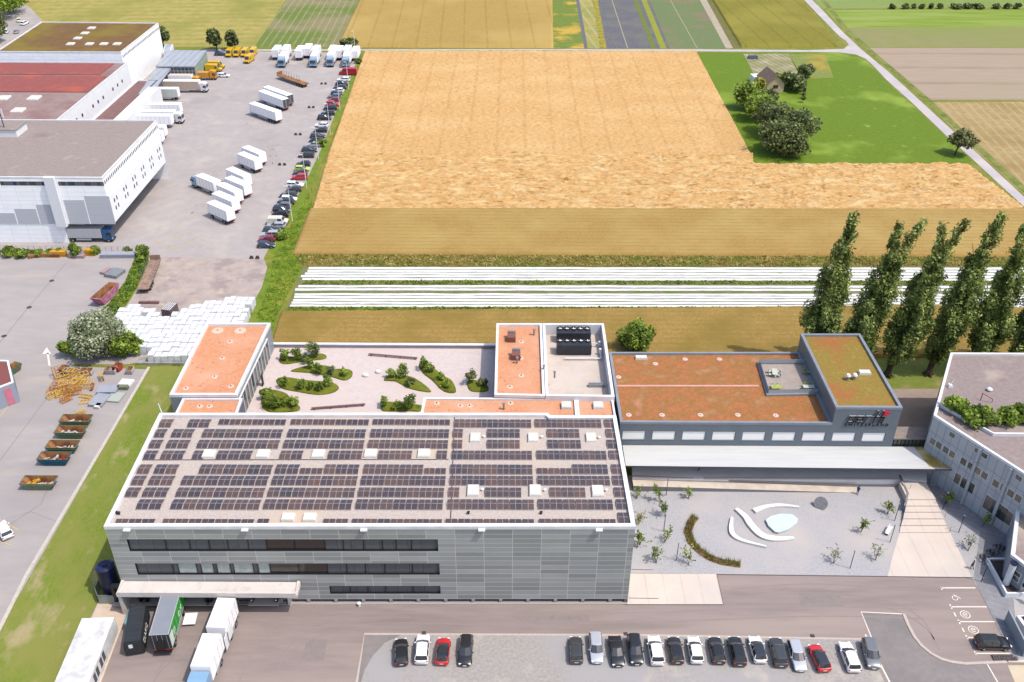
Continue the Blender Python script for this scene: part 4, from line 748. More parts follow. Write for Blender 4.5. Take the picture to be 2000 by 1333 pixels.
# roof terrace
zt = ZD-.37; ta = [P(1482, 712, zt), P(1588, 712, zt), P(1606, 770, zt), P(1500, 772, zt)]; tt = thing('roof_terrace', 'paved roof terrace sunk in the sedum roof beside the tower', 'terrace', (ta[0].x, ta[0].y, zt))
ta[1].x = ta[2].x = tbl.x+(tfl.x-tbl.x)*.5-.0
m = MB(); m.face([(p.x, p.y, zt+.03) for p in ta]); m.build('paving', M('terr_pave', A(196, 182, 172), A(182, 168, 160), .8, stripes=[(0., .6, .06, A(160, 148, 140), .6, 0), (math.pi/2, .6, .06, A(160, 148, 140), .6, 0)]), tt, True)
m = MB(); m.ring(inset(ta, -.35), ta, zt, zt+.3); m.build('surround', cap_g, tt, True)
m = MB()
for p0, p1 in ((ta[3], ta[0]), (ta[0], ta[1]), (ta[2], ta[3])): m.face([(p0.x, p0.y, zt+.3), (p1.x, p1.y, zt+.3), (p1.x, p1.y, zt+1.1), (p0.x, p0.y, zt+1.1)])
m.build('balustrade', M('balu_glass', A(190, 200, 205), rough=.1), tt, True)
def dining(px, py, rz, label, tm, cm_):
    p = P(px, py, zt+.03); t = thing('terrace_table', label, 'table', p, rz, 'tables on the roof terrace'); m = MB(); m.box((0, 0, .7), (1.9, .9, .05), z0=True); m.build('tabletop', tm, t)
    for sx in (-.8, .8):
        for sy in (-.35, .35): m = MB(); m.tube((sx, sy, 0), (sx, sy, .7), .04, .04, 6); m.build('leg', steel, t)
    for sx in (-.5, .5):
        for sy in (-.8, .8):
            q = Matrix.Rotation(rz, 4, 'Z') @ Vector((sx, sy, 0)); c_ = thing('terrace_chair', 'small chair at the ' + label.split(' table')[0].replace(' terrace', '') + ' table, ' + ('rear' if q.y > 0 else 'front') + (' right' if q.x > 0 else ' left'), 'chair', p+q, rz+(0 if sy < 0 else math.pi), 'chairs on the roof terrace')
            m = MB(); m.box((0, 0, .42), (.5, .45, .05), z0=True); m.build('seat', cm_, c_); m = MB(); m.box((0, -.22, .47), (.48, .05, .42), z0=True); m.build('backrest', cm_, c_)
            for a_ in (-.2, .2):
                for b_ in (-.18, .18): m = MB(); m.tube((a_, b_, 0), (a_, b_, .42), .025, .025, 5); m.build('leg', steel, c_)
lime = M('lime_plastic', A(190, 200, 90), A(170, 185, 80), 2, coord='obj'); gtab = M('table_green', A(150, 165, 155), A(140, 155, 146), 1, coord='obj'); wtab = M('table_pale', A(225, 228, 215), A(210, 215, 200), 1, coord='obj')
dining(1580, 730, 1.2, 'grey green terrace table in the tower shade', gtab, lime); dining(1512, 733, 1.4, 'white terrace table at the left edge of the terrace', wtab, wtab); dining(1578, 762, 0, 'pale terrace table at the front right of the terrace', wtab, lime); dining(1516, 763, .1, 'pale yellow terrace table at the front left of the terrace', lime, wtab)
# sign
sg = thing('company_sign', 'black lettering oertli SWITZERLAND with red mark on the dark tower front', 'sign', (tfl.x, tfl.y, ZT)); sgn_b = M('sign_black', (.01, .01, .012, 1), rough=.25); sgn_w = M('sign_edge_glint', A(190, 190, 195), rough=.3); sgn_r = M('sign_red', (.55, .01, .04, 1), rough=.4)  # pale letter sides paint the highlights along the black letters
u0_, zb0 = onplane(tfl, tfr, 1653, 824); u1_, _ = onplane(tfl, tfr, 1733, 824); _, zt0 = onplane(tfl, tfr, 1653, 811)
xh = zt0-zb0; def_s = .3
def stroke(pts, w_=.17, mt=0, nm='letter'):
    m = MB()
    for (ax, az), (bx, bz) in zip(pts, pts[1:]):
        sk_ = .28
        a2 = Vector((u0_+ax*.76*xh+sk_*az*xh*.8, zb0+az*xh)); b2 = Vector((u0_+bx*.76*xh+sk_*bz*xh*.8, zb0+bz*xh)); d = (b2-a2).normalized(); nn = Vector((-d.y, d.x))*w_*xh/2; a2 -= d*w_*xh*.45; b2 += d*w_*xh*.45
        q = [a2-nn, b2-nn, b2+nn, a2+nn]; f_ = [(tfl.x+v.x, tfl.y-.3, v.y) for v in q]; g2 = [(tfl.x+v.x, tfl.y-.05, v.y) for v in q]
        m.face(f_, 0)
        for k_ in range(4): m.face([f_[k_], f_[(k_+1) % 4], g2[(k_+1) % 4], g2[k_]], 1)
    m.build(nm, [sgn_r if mt else sgn_b, sgn_r if mt else sgn_w], sg, True)
stroke([(0, .1), (0, .9), (.95, .9), (.95, .1), (0, .1)])
stroke([(2.25, .1), (1.3, .1), (1.3, .9), (2.2, .9), (2.2, .5), (1.3, .5)])
stroke([(2.65, 0), (2.65, .9), (3.4, .9)])
stroke([(4.0, 0), (4.0, 1.7)], .2); stroke([(3.75, .88), (5.3, .88)], .16); stroke([(4.9, 0), (4.9, 1.7)], .2)
stroke([(5.4, 0), (5.4, .85)], .26); stroke([(5.25, 1.4), (5.55, 1.4)], .5, 1, 'red_mark')
def text(s_, size, loc, rot, mat, name, parent=None, ext=.03, spacing=1.):
    cu = bpy.data.curves.new(name, 'FONT'); cu.body = s_; cu.size = size; cu.extrude = ext; cu.space_character = spacing
    o = bpy.data.objects.new(name+'_tmp', cu); C.objects.link(o); dg = bpy.context.evaluated_depsgraph_get(); me = bpy.data.meshes.new_from_object(o.evaluated_get(dg)); bpy.data.objects.remove(o)
    me.materials.clear(); me.materials.append(mat); r = bpy.data.objects.new(name, me); C.objects.link(r); r.parent = parent; r.location = loc; r.rotation_euler = rot; return r
ut, ztx = onplane(tfl, tfr, 1649, 832); text('SWITZERLAND', .72, (ut, -.06, ztx-ZT), (math.pi/2, 0, 0), sgn_b, 'lettering', sg, .04, 1.62)
# --- entrance canopy + platform + ramp + stairs
ZE = 4.7; ca, cb_ = P(1222, 910, ZE), P(1860, 917, ZE); yb2 = dfl.y-.05; t = thing('entrance_canopy', 'long flat pale grey canopy roof along the front of the dark wing', 'canopy', (ca.x, ca.y, 0))
rp = [ca, cb_, Vector((P(1800, 872, ZE).x, yb2, ZE)), Vector((ca.x, yb2, ZE))]
m = MB(); m.prism([(p.x, p.y) for p in rp], ZE-.28, ZE, 1, 0, True)
m.build('roof_slab', [M('canopy_metal', A(232, 232, 230), A(222, 223, 223), .8, stretch=(.15, 1.5, 1), c4=A(214, 212, 212), sc4=.3), M('canopy_edge', A(105, 100, 104))], t, True)
m = MB(); q = [P(1785, 873, ZE), P(1800, 873, ZE), cb_, P(1838, 914, ZE), P(1815, 912, ZE)]; m.face([(p.x, p.y, ZE+.006) for p in q]); m.build('rust_stain', M('rusty', A(196, 168, 80), A(150, 132, 70), .8, c3=A(226, 206, 150), sc3=.4), t, True)
for x in (1835,):
    p = P(x, 915, ZE); m = MB(); m.tube((p.x, p.y+1.2, 0), (p.x, p.y+1.2, ZE-.45), .14, .14, 10); m.build('column', steel, t, True)
ZF = 1.2; plat = [P(1235, 936, ZF), P(1756, 936, ZF), P(1810, 942, ZF), P(1812, 900, ZF), P(1840, 868, ZF), P(1235, 870, ZF)]
fl = tag(thing('entrance_platform', 'raised concrete entrance platform under the long canopy', 'platform', (plat[0].x, plat[0].y, 0)))
m = MB(); m.prism([(p.x, p.y) for p in plat], 0, ZF); m.build('slab', M('plat_conc', A(244, 236, 230, 1.55), A(236, 228, 220, 1.55), .4), fl, True)
m = MB(); m.strip([P(1375, 936, ZF), P(1756, 937, ZF), P(1766, 950, ZF)], .25, h=.25); m.build('kerb_wall', M('lightwall', A(214, 210, 206), A(200, 196, 194), .6), fl, True)
# ramp
ra, rb2 = P(1236, 941, ZF), P(1676, 957, .1); rp_ = thing('access_ramp', 'long pale concrete ramp sloping along the plaza below the canopy', 'ramp', (ra.x, ra.y, 0)); m = MB(); wv = 1.0
q = [(ra.x, ra.y-wv, ZF-.05), (rb2.x, rb2.y-.7, .05), (rb2.x, rb2.y+.7, .05), (ra.x, ra.y+wv, ZF-.05)]; g_ = [(p[0], p[1], 0) for p in q]
m.face(q, 0)
for k in range(4): m.face([g_[k], g_[(k+1) % 4], q[(k+1) % 4], q[k]], 1)
m.build('deck', [conc, M('ramp_side', A(150, 146, 150))], rp_, True)
m = MB(); m.strip([(q[3][0], q[3][1]+.15, q[3][2]), (q[2][0], q[2][1]+.15, q[2][2])], .15, h=.35); m.build('upstand', M('rampwall', A(190, 176, 168)), rp_, True)
m = MB()
for k in range(14): f_ = k/13; x_ = q[0][0]+(q[1][0]-q[0][0])*f_; y_ = q[0][1]+(q[1][1]-q[0][1])*f_+.1; z_ = q[0][2]*(1-f_)+.05*f_; m.tube((x_, y_, z_), (x_, y_, z_+.9), .025, .025, 5)
m.tube((q[0][0], q[0][1]+.1, q[0][2]+.9), (q[1][0], q[1][1]+.1, q[1][2]+.9), .03, .03, 5); 
# steps
st = thing('entrance_steps', 'wide pale concrete steps widening down from the canopy to the plaza path', 'steps', P(1800, 1000)); ys = [(943, 1757, 1808, 1.2), (975.5, 1773, 1828, 1.2), (988, 1770, 1833, 1.0), (1000, 1767, 1838, .8), (1013, 1764, 1844, .6), (1026, 1760, 1849, .4), (1040, 1757, 1855, .2)]
for k in range(6):
    (y0, xa, xb, z_), (y1, xc, xd, _) = ys[k], ys[k+1]; z_ = ys[k][3] if k == 0 else ys[k][3]-.0
    zz = 1.2-.2*k if k else 1.21
    q = [P(xc, y1, zz), P(xd, y1, zz), P(xb, y0, zz), P(xa, y0, zz)]
    if k: q[2].y = prev[1].y; q[3].y = prev[0].y; q[2].x = prev[1].x; q[3].x = prev[0].x
    m = MB(); m.prism([(p.x, p.y) for p in q], 0, zz); m.build('step' if k else 'landing', concp, st, True); prev = q
m = MB(); lw = M('landing_wall', A(160, 158, 164), A(148, 147, 152), .6); e1 = [P(1756, 940, 0), P(1772, 975, 0), P(1766, 1000, 0), P(1757, 1038, 0)]
m.strip([(p.x-.18, p.y, 0) for p in e1[:3]], .3, h=1.3); m.build('side_wall', lw, st, True)
m = MB()
for e in ((1767, 985, .9), (1777, 955, 1.2), (1845, 1010, .7), (1855, 1038, .3)):
    p = P(e[0], e[1], e[2]); m.tube(p, (p.x, p.y, p.z+.9), .03, .03, 5)
m.build('handrail', black, st, True)
# sculpted benches
bw = M('bench_white', A(250, 246, 238, 1.2), A(242, 238, 230, 1.15), .5, rough=.5)
def curvebench(pts, label, h=.45):
    out = []; n = len(pts)
    for k in range(n-1):
        p0 = pts[max(k-1, 0)]; p1 = pts[k]; p2 = pts[k+1]; p3 = pts[min(k+2, n-1)]
        for s_ in range(6):
            u_ = s_/6; out.append([.5*((2*b_)+(-a_+c_)*u_+(2*a_-5*b_+4*c_-d_)*u_*u_+(-a_+3*b_-3*c_+d_)*u_**3) for a_, b_, c_, d_ in zip(p0, p1, p2, p3)])
    out.append(list(pts[-1])); t = thing('curved_bench', label, 'bench', P(pts[0][0], pts[0][1]), 0, 'curved white benches'); m = MB(); C_ = [P(o[0], o[1], h) for o in out]; rr = []
    for k, c_ in enumerate(C_):
        a_ = C_[max(k-1, 0)]; b_ = C_[min(k+1, len(C_)-1)]; d = (b_-a_).normalized(); nn = Vector((-d.y, d.x, 0))*out[k][2]/2
        rr.append([(c_.x+nn.x*.85, c_.y+nn.y*.85, 0.05), (c_.x+nn.x, c_.y+nn.y, h-.05), (c_.x+nn.x*.9, c_.y+nn.y*.9, h), (c_.x-nn.x*.9, c_.y-nn.y*.9, h), (c_.x-nn.x, c_.y-nn.y, h-.05), (c_.x-nn.x*.85, c_.y-nn.y*.85, .05)])
    m.loft(rr); m.build('seat', bw, t, True)
curvebench([(1473, 997, 1.0), (1496, 989, .75), (1525, 986, .6), (1561, 989.5, .28)], 'curved white bench nearest the canopy, above the pale blue stone')
curvebench([(1438, 993, .6), (1456, 1008, 1.0), (1468, 1025, 1.15), (1488, 1044, 1.15), (1515, 1051, 1.0), (1551, 1050, .5)], 'long s-shaped white bench left of the pale blue stone')
curvebench([(1430, 1010, .4), (1428, 1030, .7), (1433, 1044, .8), (1452, 1055, .55), (1497, 1067, .28)], 'slim curved white bench nearest the dark grasses')
ey = [(1495, 1015), (1500, 1026), (1513, 1038), (1521, 1040), (1540, 1034), (1557, 1021), (1558, 1012), (1548, 1004), (1525, 1003), (1505, 1008)]; q = [P(x, y, .5) for x, y in ey]; c = sum(q, Vector())/len(q)
t = thing('almond_table', 'pale blue almond shaped stone block between the curved white benches', 'table', (c.x, c.y, 0)); m = MB(); m.loft([[(c.x+(p.x-c.x)*f_, c.y+(p.y-c.y)*f_, z_) for p in q] for f_, z_ in ((.93, .03), (1, .42), (.97, .5))]); m.build('block', M('pale_blue', A(222, 238, 246, 1.15), A(214, 232, 242, 1.1), .5), t, True)
p = P(1602, 990); t = thing('disc_sculpture', 'dark tilted disc sculpture at the right of the gravel plaza', 'sculpture', p); dm = M('disc_dark', A(168, 166, 168), A(140, 140, 144), 2, rough=.5); m = MB(); m.tube((0, 0, .75), (-.12, -.2, .9), 1.05, 1.05, 26); m.build('disc', dm, t); m = MB(); m.tube((0, 0, 0), (0, 0, .8), .35, .2, 10); m.build('stem', dm, t)
# grass crescent
gp = [(1358, 1010), (1349, 1022), (1343, 1040), (1350, 1060), (1365, 1076), (1385, 1090), (1410, 1099), (1446, 1104)]
t = thing('grass_crescent', 'crescent of tall dark green ornamental grasses on the gravel plaza', 'grasses', P(1380, 1080)); m = MB()
seg_ = PL(gp); cnt = 0
for p0, p1 in zip(seg_, seg_[1:]):
    for k in range(int((p1-p0).length*55)):
        c_ = p0+(p1-p0)*random.random(); d = (p1-p0).normalized(); wv = random.uniform(-.55, .55); x_, y_ = c_.x-d.y*wv, c_.y+d.x*wv; a_ = random.uniform(0, 6.28); h_ = random.uniform(.5, 1.15); lx, ly = random.gauss(0, .2), random.gauss(0, .2); s_ = .05
        m.face([(x_-s_*math.cos(a_), y_-s_*math.sin(a_), 0), (x_+s_*math.cos(a_), y_+s_*math.sin(a_), 0), (x_+lx, y_+ly, h_)], 0 if random.random() < .8 else 1)
m.build('blades', [leafmat('grass_dark', A(84, 104, 36, .7), A(120, 132, 56, .7)), leafmat('grass_seed', A(170, 140, 90, .5), A(190, 160, 120, .5))], t, True)
m = MB(); m.strip([(p.x, p.y, .075) for p in seg_], 1.3); m.build('soil', M('soil_brown', A(150, 112, 84)), t, True)
# saplings on plaza
def sapling(px, py, h, lx, ly, label, dense=1., mt=LG, base_z=0):
    p = P(px, py, base_z); t = thing('sapling', label, 'young tree', p, 0, 'saplings on the gravel plaza'); m = MB(); pts = []
    for s_ in range(4):
        a_ = random.uniform(0, 6.28); d = Vector((lx*.6+math.cos(a_)*.6, ly*.6+math.sin(a_)*.6, h*random.uniform(.7, 1))); m.tube((0, 0, 0), d, .035, .012, 5)
        for k in range(9):
            f_ = random.uniform(.35, 1); q = d*f_; e = Vector((random.gauss(0, .4), random.gauss(0, .4), random.uniform(0, .5))); m.tube(q, q+e, .012, .006, 4)
            for j in range(int(4.5*dense)): g = q+e*random.uniform(.3, 1.1)+Vector((random.gauss(0, .09), random.gauss(0, .09), random.gauss(0, .09))); pts.append(g[:])
    m.build('trunk', bark, t); pts = np.array(pts); leafmesh('crown', pts, np.tile([0, 0, .5], (len(pts), 1)), .1, mt, t)
sp = [(1290, 981, 3.2, -1, 1.2, 1.6, LB), (1300, 1010, 3.2, -1., .6, 1.6, LG), (1345, 975, 2.2, .5, .8, 1., LG), (1243, 975, 2.2, 0, .3, .8, LG), (1248, 1022, 2, .2, .2, 1, LY), (1244, 1070, 2.6, .8, .6, 1.8, LB), (1298, 1060, 2.6, .8, .8, 1., LG), (1282, 1100, 3.0, -.5, 1.0, 1.4, LG), (1345, 1103, 3, -.5, 1.2, 1.1, LG), (1733, 1004, 2.4, .5, .8, 1.5, LB), (1681, 1041, 2.6, .4, .8, 1.2, LB), (1710, 1095, 2.6, -.4, 1.0, .8, LS), (1628, 1102, 2.6, .5, .9, .9, LS), (1845, 985, 2.6, 1.2, .6, 1.6, LB), (1917, 1031, 2.6, .6, 1., 1.3, LG), (1890, 1078, 2.8, .6, 1.2, .8, LS)]
lb = ['leafy sapling nearest the ramp behind the left lamp post', 'leafy sapling left of the dark grasses beside the lamp post', 'thin sapling at the ramp edge, right of the left lamp post', 'thin sapling against the hall wall near the ramp', 'yellowish sapling against the hall wall corner', 'bright green sapling at the hall wall, nearest the driveway', 'thin sapling between two lamp posts left of the dark grasses', 'bushy sapling near the concrete forecourt, left one', 'bushy sapling near the concrete forecourt, right one', 'bright green sapling left of the steps, uppermost', 'wide sapling on the gravel left of the steps', 'bare sapling right of the lone lamp post near the driveway', 'bare reddish sapling left of the lone lamp post near the driveway', 'leafy sapling in the building shade right of the steps', 'leafy sapling at the shade edge before the big windows', 'thin bare sapling between the path and the bicycles']
for s_, l in zip(sp, lb): sapling(*s_[:5], l, s_[5], s_[6])
def lamp(px, py, label, h=3.5):
    p = P(px, py); t = thing('lamp_post', label, 'lamp post', p, 0, 'thin lamp posts on the plaza'); m = MB(); m.tube((0, 0, 0), (0, 0, h), .06, .05, 8); m.build('pole', black, t); m = MB(); m.tube((0, 0, h), (0, 0, h+.12), .12, .12, 10); m.build('lamp_head', steel, t)
for (x, y, l) in ((1301, 968, 'thin black lamp post nearest the ramp at the left'), (1296, 1039, 'thin black lamp post left of the dark grasses'), (1321, 1095, 'thin black lamp post near the forecourt corner'), (1747, 1018, 'thin black lamp post left of the steps, upper one'), (1738, 1060, 'thin black lamp post beside the bench left of the path'), (1660, 1111, 'thin black lamp post standing alone near the driveway edge'), (1841, 996, 'thin black lamp post in the shade right of the steps'), (1872, 1041, 'thin black lamp post on the bright gravel right of the path'), (1916, 1137, 'thin black lamp post beside the planter wall')): lamp(x, y, l)
# bench left of path
p = P(1735, 1040); t = thing('park_bench', 'wooden bench with pale back near the path edge', 'bench', p, .9); m = MB(); m.box((0, 0, .42), (2, .5, .06), z0=True); m.build('seat', off, t); m = MB(); m.box((0, .25, .5), (2, .06, .4), z0=True); m.build('backrest', off, t)
for x in (-.8, .8): m = MB(); m.box((x, 0, 0), (.1, .45, .42), z0=True); m.build('leg', black, t)

# --- concrete office building (right)
ZB = 11.77; cpan = panelmat('concrete_panels', A(216, 220, 226), A(204, 210, 217), A(160, 167, 178), 1.33, 2.9, .06, rough=.7)
brownr = M('roof_brown', A(176, 160, 156), A(160, 144, 142), 1.4, bump=.04, bsc=7, c3=A(206, 190, 176), sc3=.09, t3=(.55, .68), c4=A(160, 126, 112), sc4=.3, t4=(.6, .75))
oA, oB = P(1824, 811, ZB), P(2000, 924, ZB); dd = (oB-oA); oC = oA+dd*1.6
obl = P(1857, 689, ZB)
opts = [oA, oC, Vector((oC.x+30, oC.y+6, ZB)), Vector((oC.x+30, obl.y, ZB)), obl]
ob, _ = roofed('concrete_office_building', 'large angular office building with square concrete facade panels and brown gravel roof', None, ZB, 0, cpan, brownr, cap_w, ph=.35, pw=.4, pts=opts)
uL = (oC-oA).length
wins = [(1860, 850, 1.0, .8), (1909, 881, 1., .8), (1923, 890, 1., .8), (1990, 934, 1., .8)] + [(1822, 862, 1., 1.15), (1834, 870, 1., 1.15), (1847.5, 879, 1., 1.15), (1860, 887.5, 1., 1.15), (1882, 902, 1., 1.2), (1896, 911, 1., 1.2), (1910, 920, 1., 1.2), (1923, 929, 1., 1.2), (1945, 945, 1., 1.2), (1960, 954, 1., 1.2), (1974, 964, 1., 1.2), (1989, 974, 1., 1.2)] + [(1870, 935, 1., 1.9), (1883, 944, 1., 1.9), (1897, 953, 1., 1.9)] + [(1930, 983, 1.3, 2.6), (1944, 993, 1.3, 2.6), (1958, 1003, 1.3, 2.6), (1970, 1012, 1.1, 2.4)]
wg = [glass, M('glass_curtain', A(150, 135, 125), A(110, 104, 100), .9, rough=.2, spec=.6)]
for i, (x, y, ww, hh) in enumerate(wins):
    u, z = onplane(oA, oC, x, y)
    m = MB(); wbox(m, oA, oC, u-ww/2-.08, u+ww/2+.08, z-hh/2-.08, z+hh/2+.08, -.05, .02); f_ = m.build('window', off, ob, True)
    m = MB(); wbox(m, oA, oC, u-ww/2, u+ww/2, z-hh/2, z+hh/2, -.07, -.051); g_ = m.build('pane', wg[i % 3 == 1], ob, True); g_.parent = f_
for k in range(1, 8):
    u = 3.6+k*5.35
    if u < uL: m = MB(); wbox(m, oA, oC, u-.25, u+.25, 0, ZB-.5, -.3, -.001); m.build('pilaster', cpan, ob, True)
m = MB(); ip = [P(1833, 786, ZB), P(1838, 792, ZB), P(1940, 848, ZB), P(2080, 850, ZB)]; m.strip([(p.x, p.y, ZB-.34) for p in ip], .35, h=.55); m.build('inner_parapet', cap_w, ob, True)
for i, (x, y, h_, r_) in enumerate(((1868, 803, 2.4, 2.2), (1905, 828, 3.0, 2.8), (1888, 815, 2.2, 1.9), (1925, 826, 2.6, 2.1), (1972, 822, 2.6, 2.6), (2000, 820, 2.4, 2.2))):
    p = P(x, y, ZB-.3); tree('roof_bush', 'dense green bush on the office roof, ' + ordn[i+1] + ' in its row', p.x, p.y, ZB-.34, h_, r_, h_*1.0, LG if i % 2 else LB, 1500, .2, group='bushes on the office roof', cat='bush', tr=.06)
p = P(1932, 763, ZB-.3); m = MB(); m.tube((0, 0, 0), (0, 0, .3), .35, .35, 12); m.tube((0, 0, .3), (0, 0, .5), .5, .3, 12); o = m.build('roof_vent', white); o.location = p; tag(o, 'white round vent on the brown office roof', 'vent')
p = P(1855, 756, ZB-.3); m = MB(); m.box((0, 0, 0), (.9, .9, .5), z0=True, taper=(.6, .8)); m.tube((0, 0, .4), (.5, .3, 1.2), .05); o = m.build('roof_equipment', white); o.location = p; tag(o, 'small white aerial equipment at the left rim of the office roof', 'equipment')
p = P(1915, 782, ZB-.3); m = MB(); m.tube((0, 0, 0), (0, 0, 1.4), .07); m.tube((.0, 0, 1.4), (1.6, -.6, .6), .06); m.tube((1.6, -.6, 0), (1.6, -.6, .6), .05); o = m.build('davit', M('red_metal', A(170, 60, 90))); o.location = p; tag(o, 'dark red metal frame behind the bushes on the office roof', 'frame')
# glazed link behind the canopy
la_, lb_ = P(1742, 860, 4.6), P(1803, 860, 4.6); t = thing('glazed_link', 'narrow glazed link between the dark tower and the concrete office', 'building', (la_.x, la_.y, 0)); m = MB(); m.prism([(tfr.x+.03, tfr.y+.3), (lb_.x+.5, tfr.y+.3), (lb_.x+.5, tfr.y+3.2), (tfr.x+.03, tfr.y+3.2)], 0, 6.0); m.build('glazing', M('link_glass', A(90, 100, 84), A(60, 66, 60), .5, rough=.1, spec=.8), t, True)
m = MB(); m.box(((tfr.x+lb_.x+.5)/2, tfr.y+1.75, 6.02), (lb_.x+.45-tfr.x, 3.2, .2), z0=True); m.build('roof', M('link_roof', A(172, 156, 146), A(150, 140, 134), 1), t, True); m = MB()
for k in range(8): m.box((tfr.x+.3+k*.62, tfr.y+.22, 4.6), (.07, .1, 1.4), z0=True)
m.build('mullion', black, t, True)
# low building at lower right, planter, wall slab, cooling boxes
ZL = 5.2; lpts = [P(1975, 1083, ZL), P(2010, 1110, ZL), P(2200, 1110, ZL), P(2150, 985, ZL), P(1986, 990, ZL)]
lwb, _ = roofed('low_white_building', 'low white edged building with brown roof at the right picture edge', None, ZL, 0, M('lw_wall', A(176, 182, 192), A(168, 174, 184), .6), brownr, cap_w, ph=.4, pw=.5, pts=lpts)
la2, lb2 = lpts[0], lpts[1]
for k in range(3):
    u = 1.2+k*1.7; m = MB(); wbox(m, la2, lb2, u, u+1.2, 1.6, 3.4, -.05, .02); f_ = m.build('window', off, lwb, True); m = MB(); wbox(m, la2, lb2, u+.1, u+1.1, 1.7, 2.45, -.07, -.051); wbox(m, la2, lb2, u+.1, u+1.1, 2.6, 3.3, -.07, -.051); g_ = m.build('pane', glass, lwb, True); g_.parent = f_
p = P(1962, 1146); t = thing('vent_tube', 'thick white vent tube with dark cap standing in the planter', 'vent', p); m = MB(); m.tube((0, 0, 0), (0, 0, 4.6), .45, .45, 16); m.build('tube', off, t); m = MB(); m.tube((0, 0, 4.6), (0, 0, 4.8), .5, .5, 16); m.build('cap', navy, t)
t = thing('planter', 'grey walled planter with bare soil beside the low white building', 'planter', P(1940, 1130)); q = PL([(1924, 1098), (1962, 1168), (2010, 1168), (2010, 1110), (1958, 1098)]); m = MB(); m.ring(q, inset(q, .25), 0, .9); m.build('wall', off, t, True); m = MB(); m.face([(p.x, p.y, .6) for p in inset(q, .2)]); m.build('soil', M('dark_soil', A(96, 84, 78), A(76, 68, 62), 2), t, True)
t = thing('slab_wall', 'tall plain grey screen wall beside the black parked car', 'wall', P(1965, 1250)); p0, p1 = P(1950, 1213), P(1984, 1283); m = MB(); m.strip([(p0.x+.9, p0.y, 0), (p1.x+.9, p1.y, 0), (p1.x+5, p1.y-.2, 0)], .25, h=2.2); m.build('panel', M('slab_grey', A(176, 184, 192), A(166, 174, 182), .5), t, True)
p = P(1995, 1235); t = thing('air_conditioner', 'white air conditioning box behind the screen wall', 'air conditioner', (p.x+.8, p.y, 0), .1); m = MB(); m.box((0, 0, 0), (2.2, 3.2, 1.6), z0=True); m.build('casing', white, t); m = MB()
for k in range(3): m.box((0, -1+k, 1.6), (1.2, .7, .06), z0=True)
m.build('grille', black, t)
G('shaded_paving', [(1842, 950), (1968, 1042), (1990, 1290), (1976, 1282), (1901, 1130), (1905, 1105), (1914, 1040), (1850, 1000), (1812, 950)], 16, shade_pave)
# bikes
def bike(px, py, rz, label):
    p = P(px, py); t = thing('bicycle', label, 'bicycle', p, rz, 'bicycles parked in the shade')
    for x in (-.52, .52):
        m = MB()
        for k in range(14): a_, b_ = k*.4488, (k+1)*.4488; m.tube((x+.33*math.cos(a_), 0, .34+.33*math.sin(a_)), (x+.33*math.cos(b_), 0, .34+.33*math.sin(b_)), .03, .03, 4, 0, False)
        w_ = m.build('wheel', rubber, t); m = MB()
        for k in range(6): a_ = k*1.047; m.tube((x, 0, .34), (x+.32*math.cos(a_), 0, .34+.32*math.sin(a_)), .006, .006, 3)
        m.build('spoke', steel, w_)
    m = MB()
    for p0, p1 in (((-.52, 0, .34), (-.15, 0, .32)), ((-.15, 0, .32), (-.28, 0, .85)), ((-.28, 0, .85), (.38, 0, .88)), ((-.15, 0, .32), (.4, 0, .78)), ((-.52, 0, .34), (-.25, 0, .8)), ((.52, 0, .34), (.36, 0, 1.0))): m.tube(p0, p1, .025, .025, 5)
    m.build('frame', black, t); m = MB(); m.box((-.3, 0, .88), (.26, .14, .06), z0=True); m.build('saddle', black, t); m = MB(); m.tube((.35, -.28, 1.02), (.35, .28, 1.02), .02, .02, 5); m.build('handlebar', black, t)
for i in range(9): bike(1915+i*5.2+(i % 2)*3, 1096-i*3.4+(i % 3)*3, 1.9+.15*(i % 3), 'dark bicycle in the shaded rack by the low white building, ' + ordn[i+1])
# ------------------------------------------------------------------ vehicles
def paintm(nm, c, metallic=0.): return M('car_'+nm, c, rough=.3, coat=.6, metallic=metallic, spec=.5)
CARC = {'black': (.012, .012, .014, 1), 'dark grey': (.05, .055, .06, 1), 'grey': (.16, .165, .175, 1), 'silver': (.42, .44, .48, 1), 'white': (.75, .75, .76, 1), 'red': (.5, .012, .02, 1), 'lime': (.42, .5, .05, 1), 'dark blue': (.02, .035, .07, 1), 'cream': (.75, .68, .55, 1), 'yellow': (.8, .5, .01, 1), 'dark red': (.22, .01, .02, 1)}
carglass = M('car_glass', (.02, .022, .028, 1), rough=.05, spec=1.); lightm = M('headlamp', (.7, .72, .75, 1), rough=.1); tailm = M('tail_lamp', (.4, .01, .01, 1), rough=.2); platem = M('number_plate', (.75, .75, .72, 1))
def rsec(x, hw, z0, z1, r=.12, n=3):
    pts = []
    for (cy_, cz_, a0) in ((hw-r, z0+r, -90), (hw-r*1.2, z1-r, 0), (-hw+r*1.2, z1-r, 90), (-hw+r, z0+r, 180)):
        for k in range(n+1): a_ = math.radians(a0+90*k/n); pts.append((x, cy_+r*math.cos(a_), cz_+r*math.sin(a_)))
    return pts
PROTO = {}
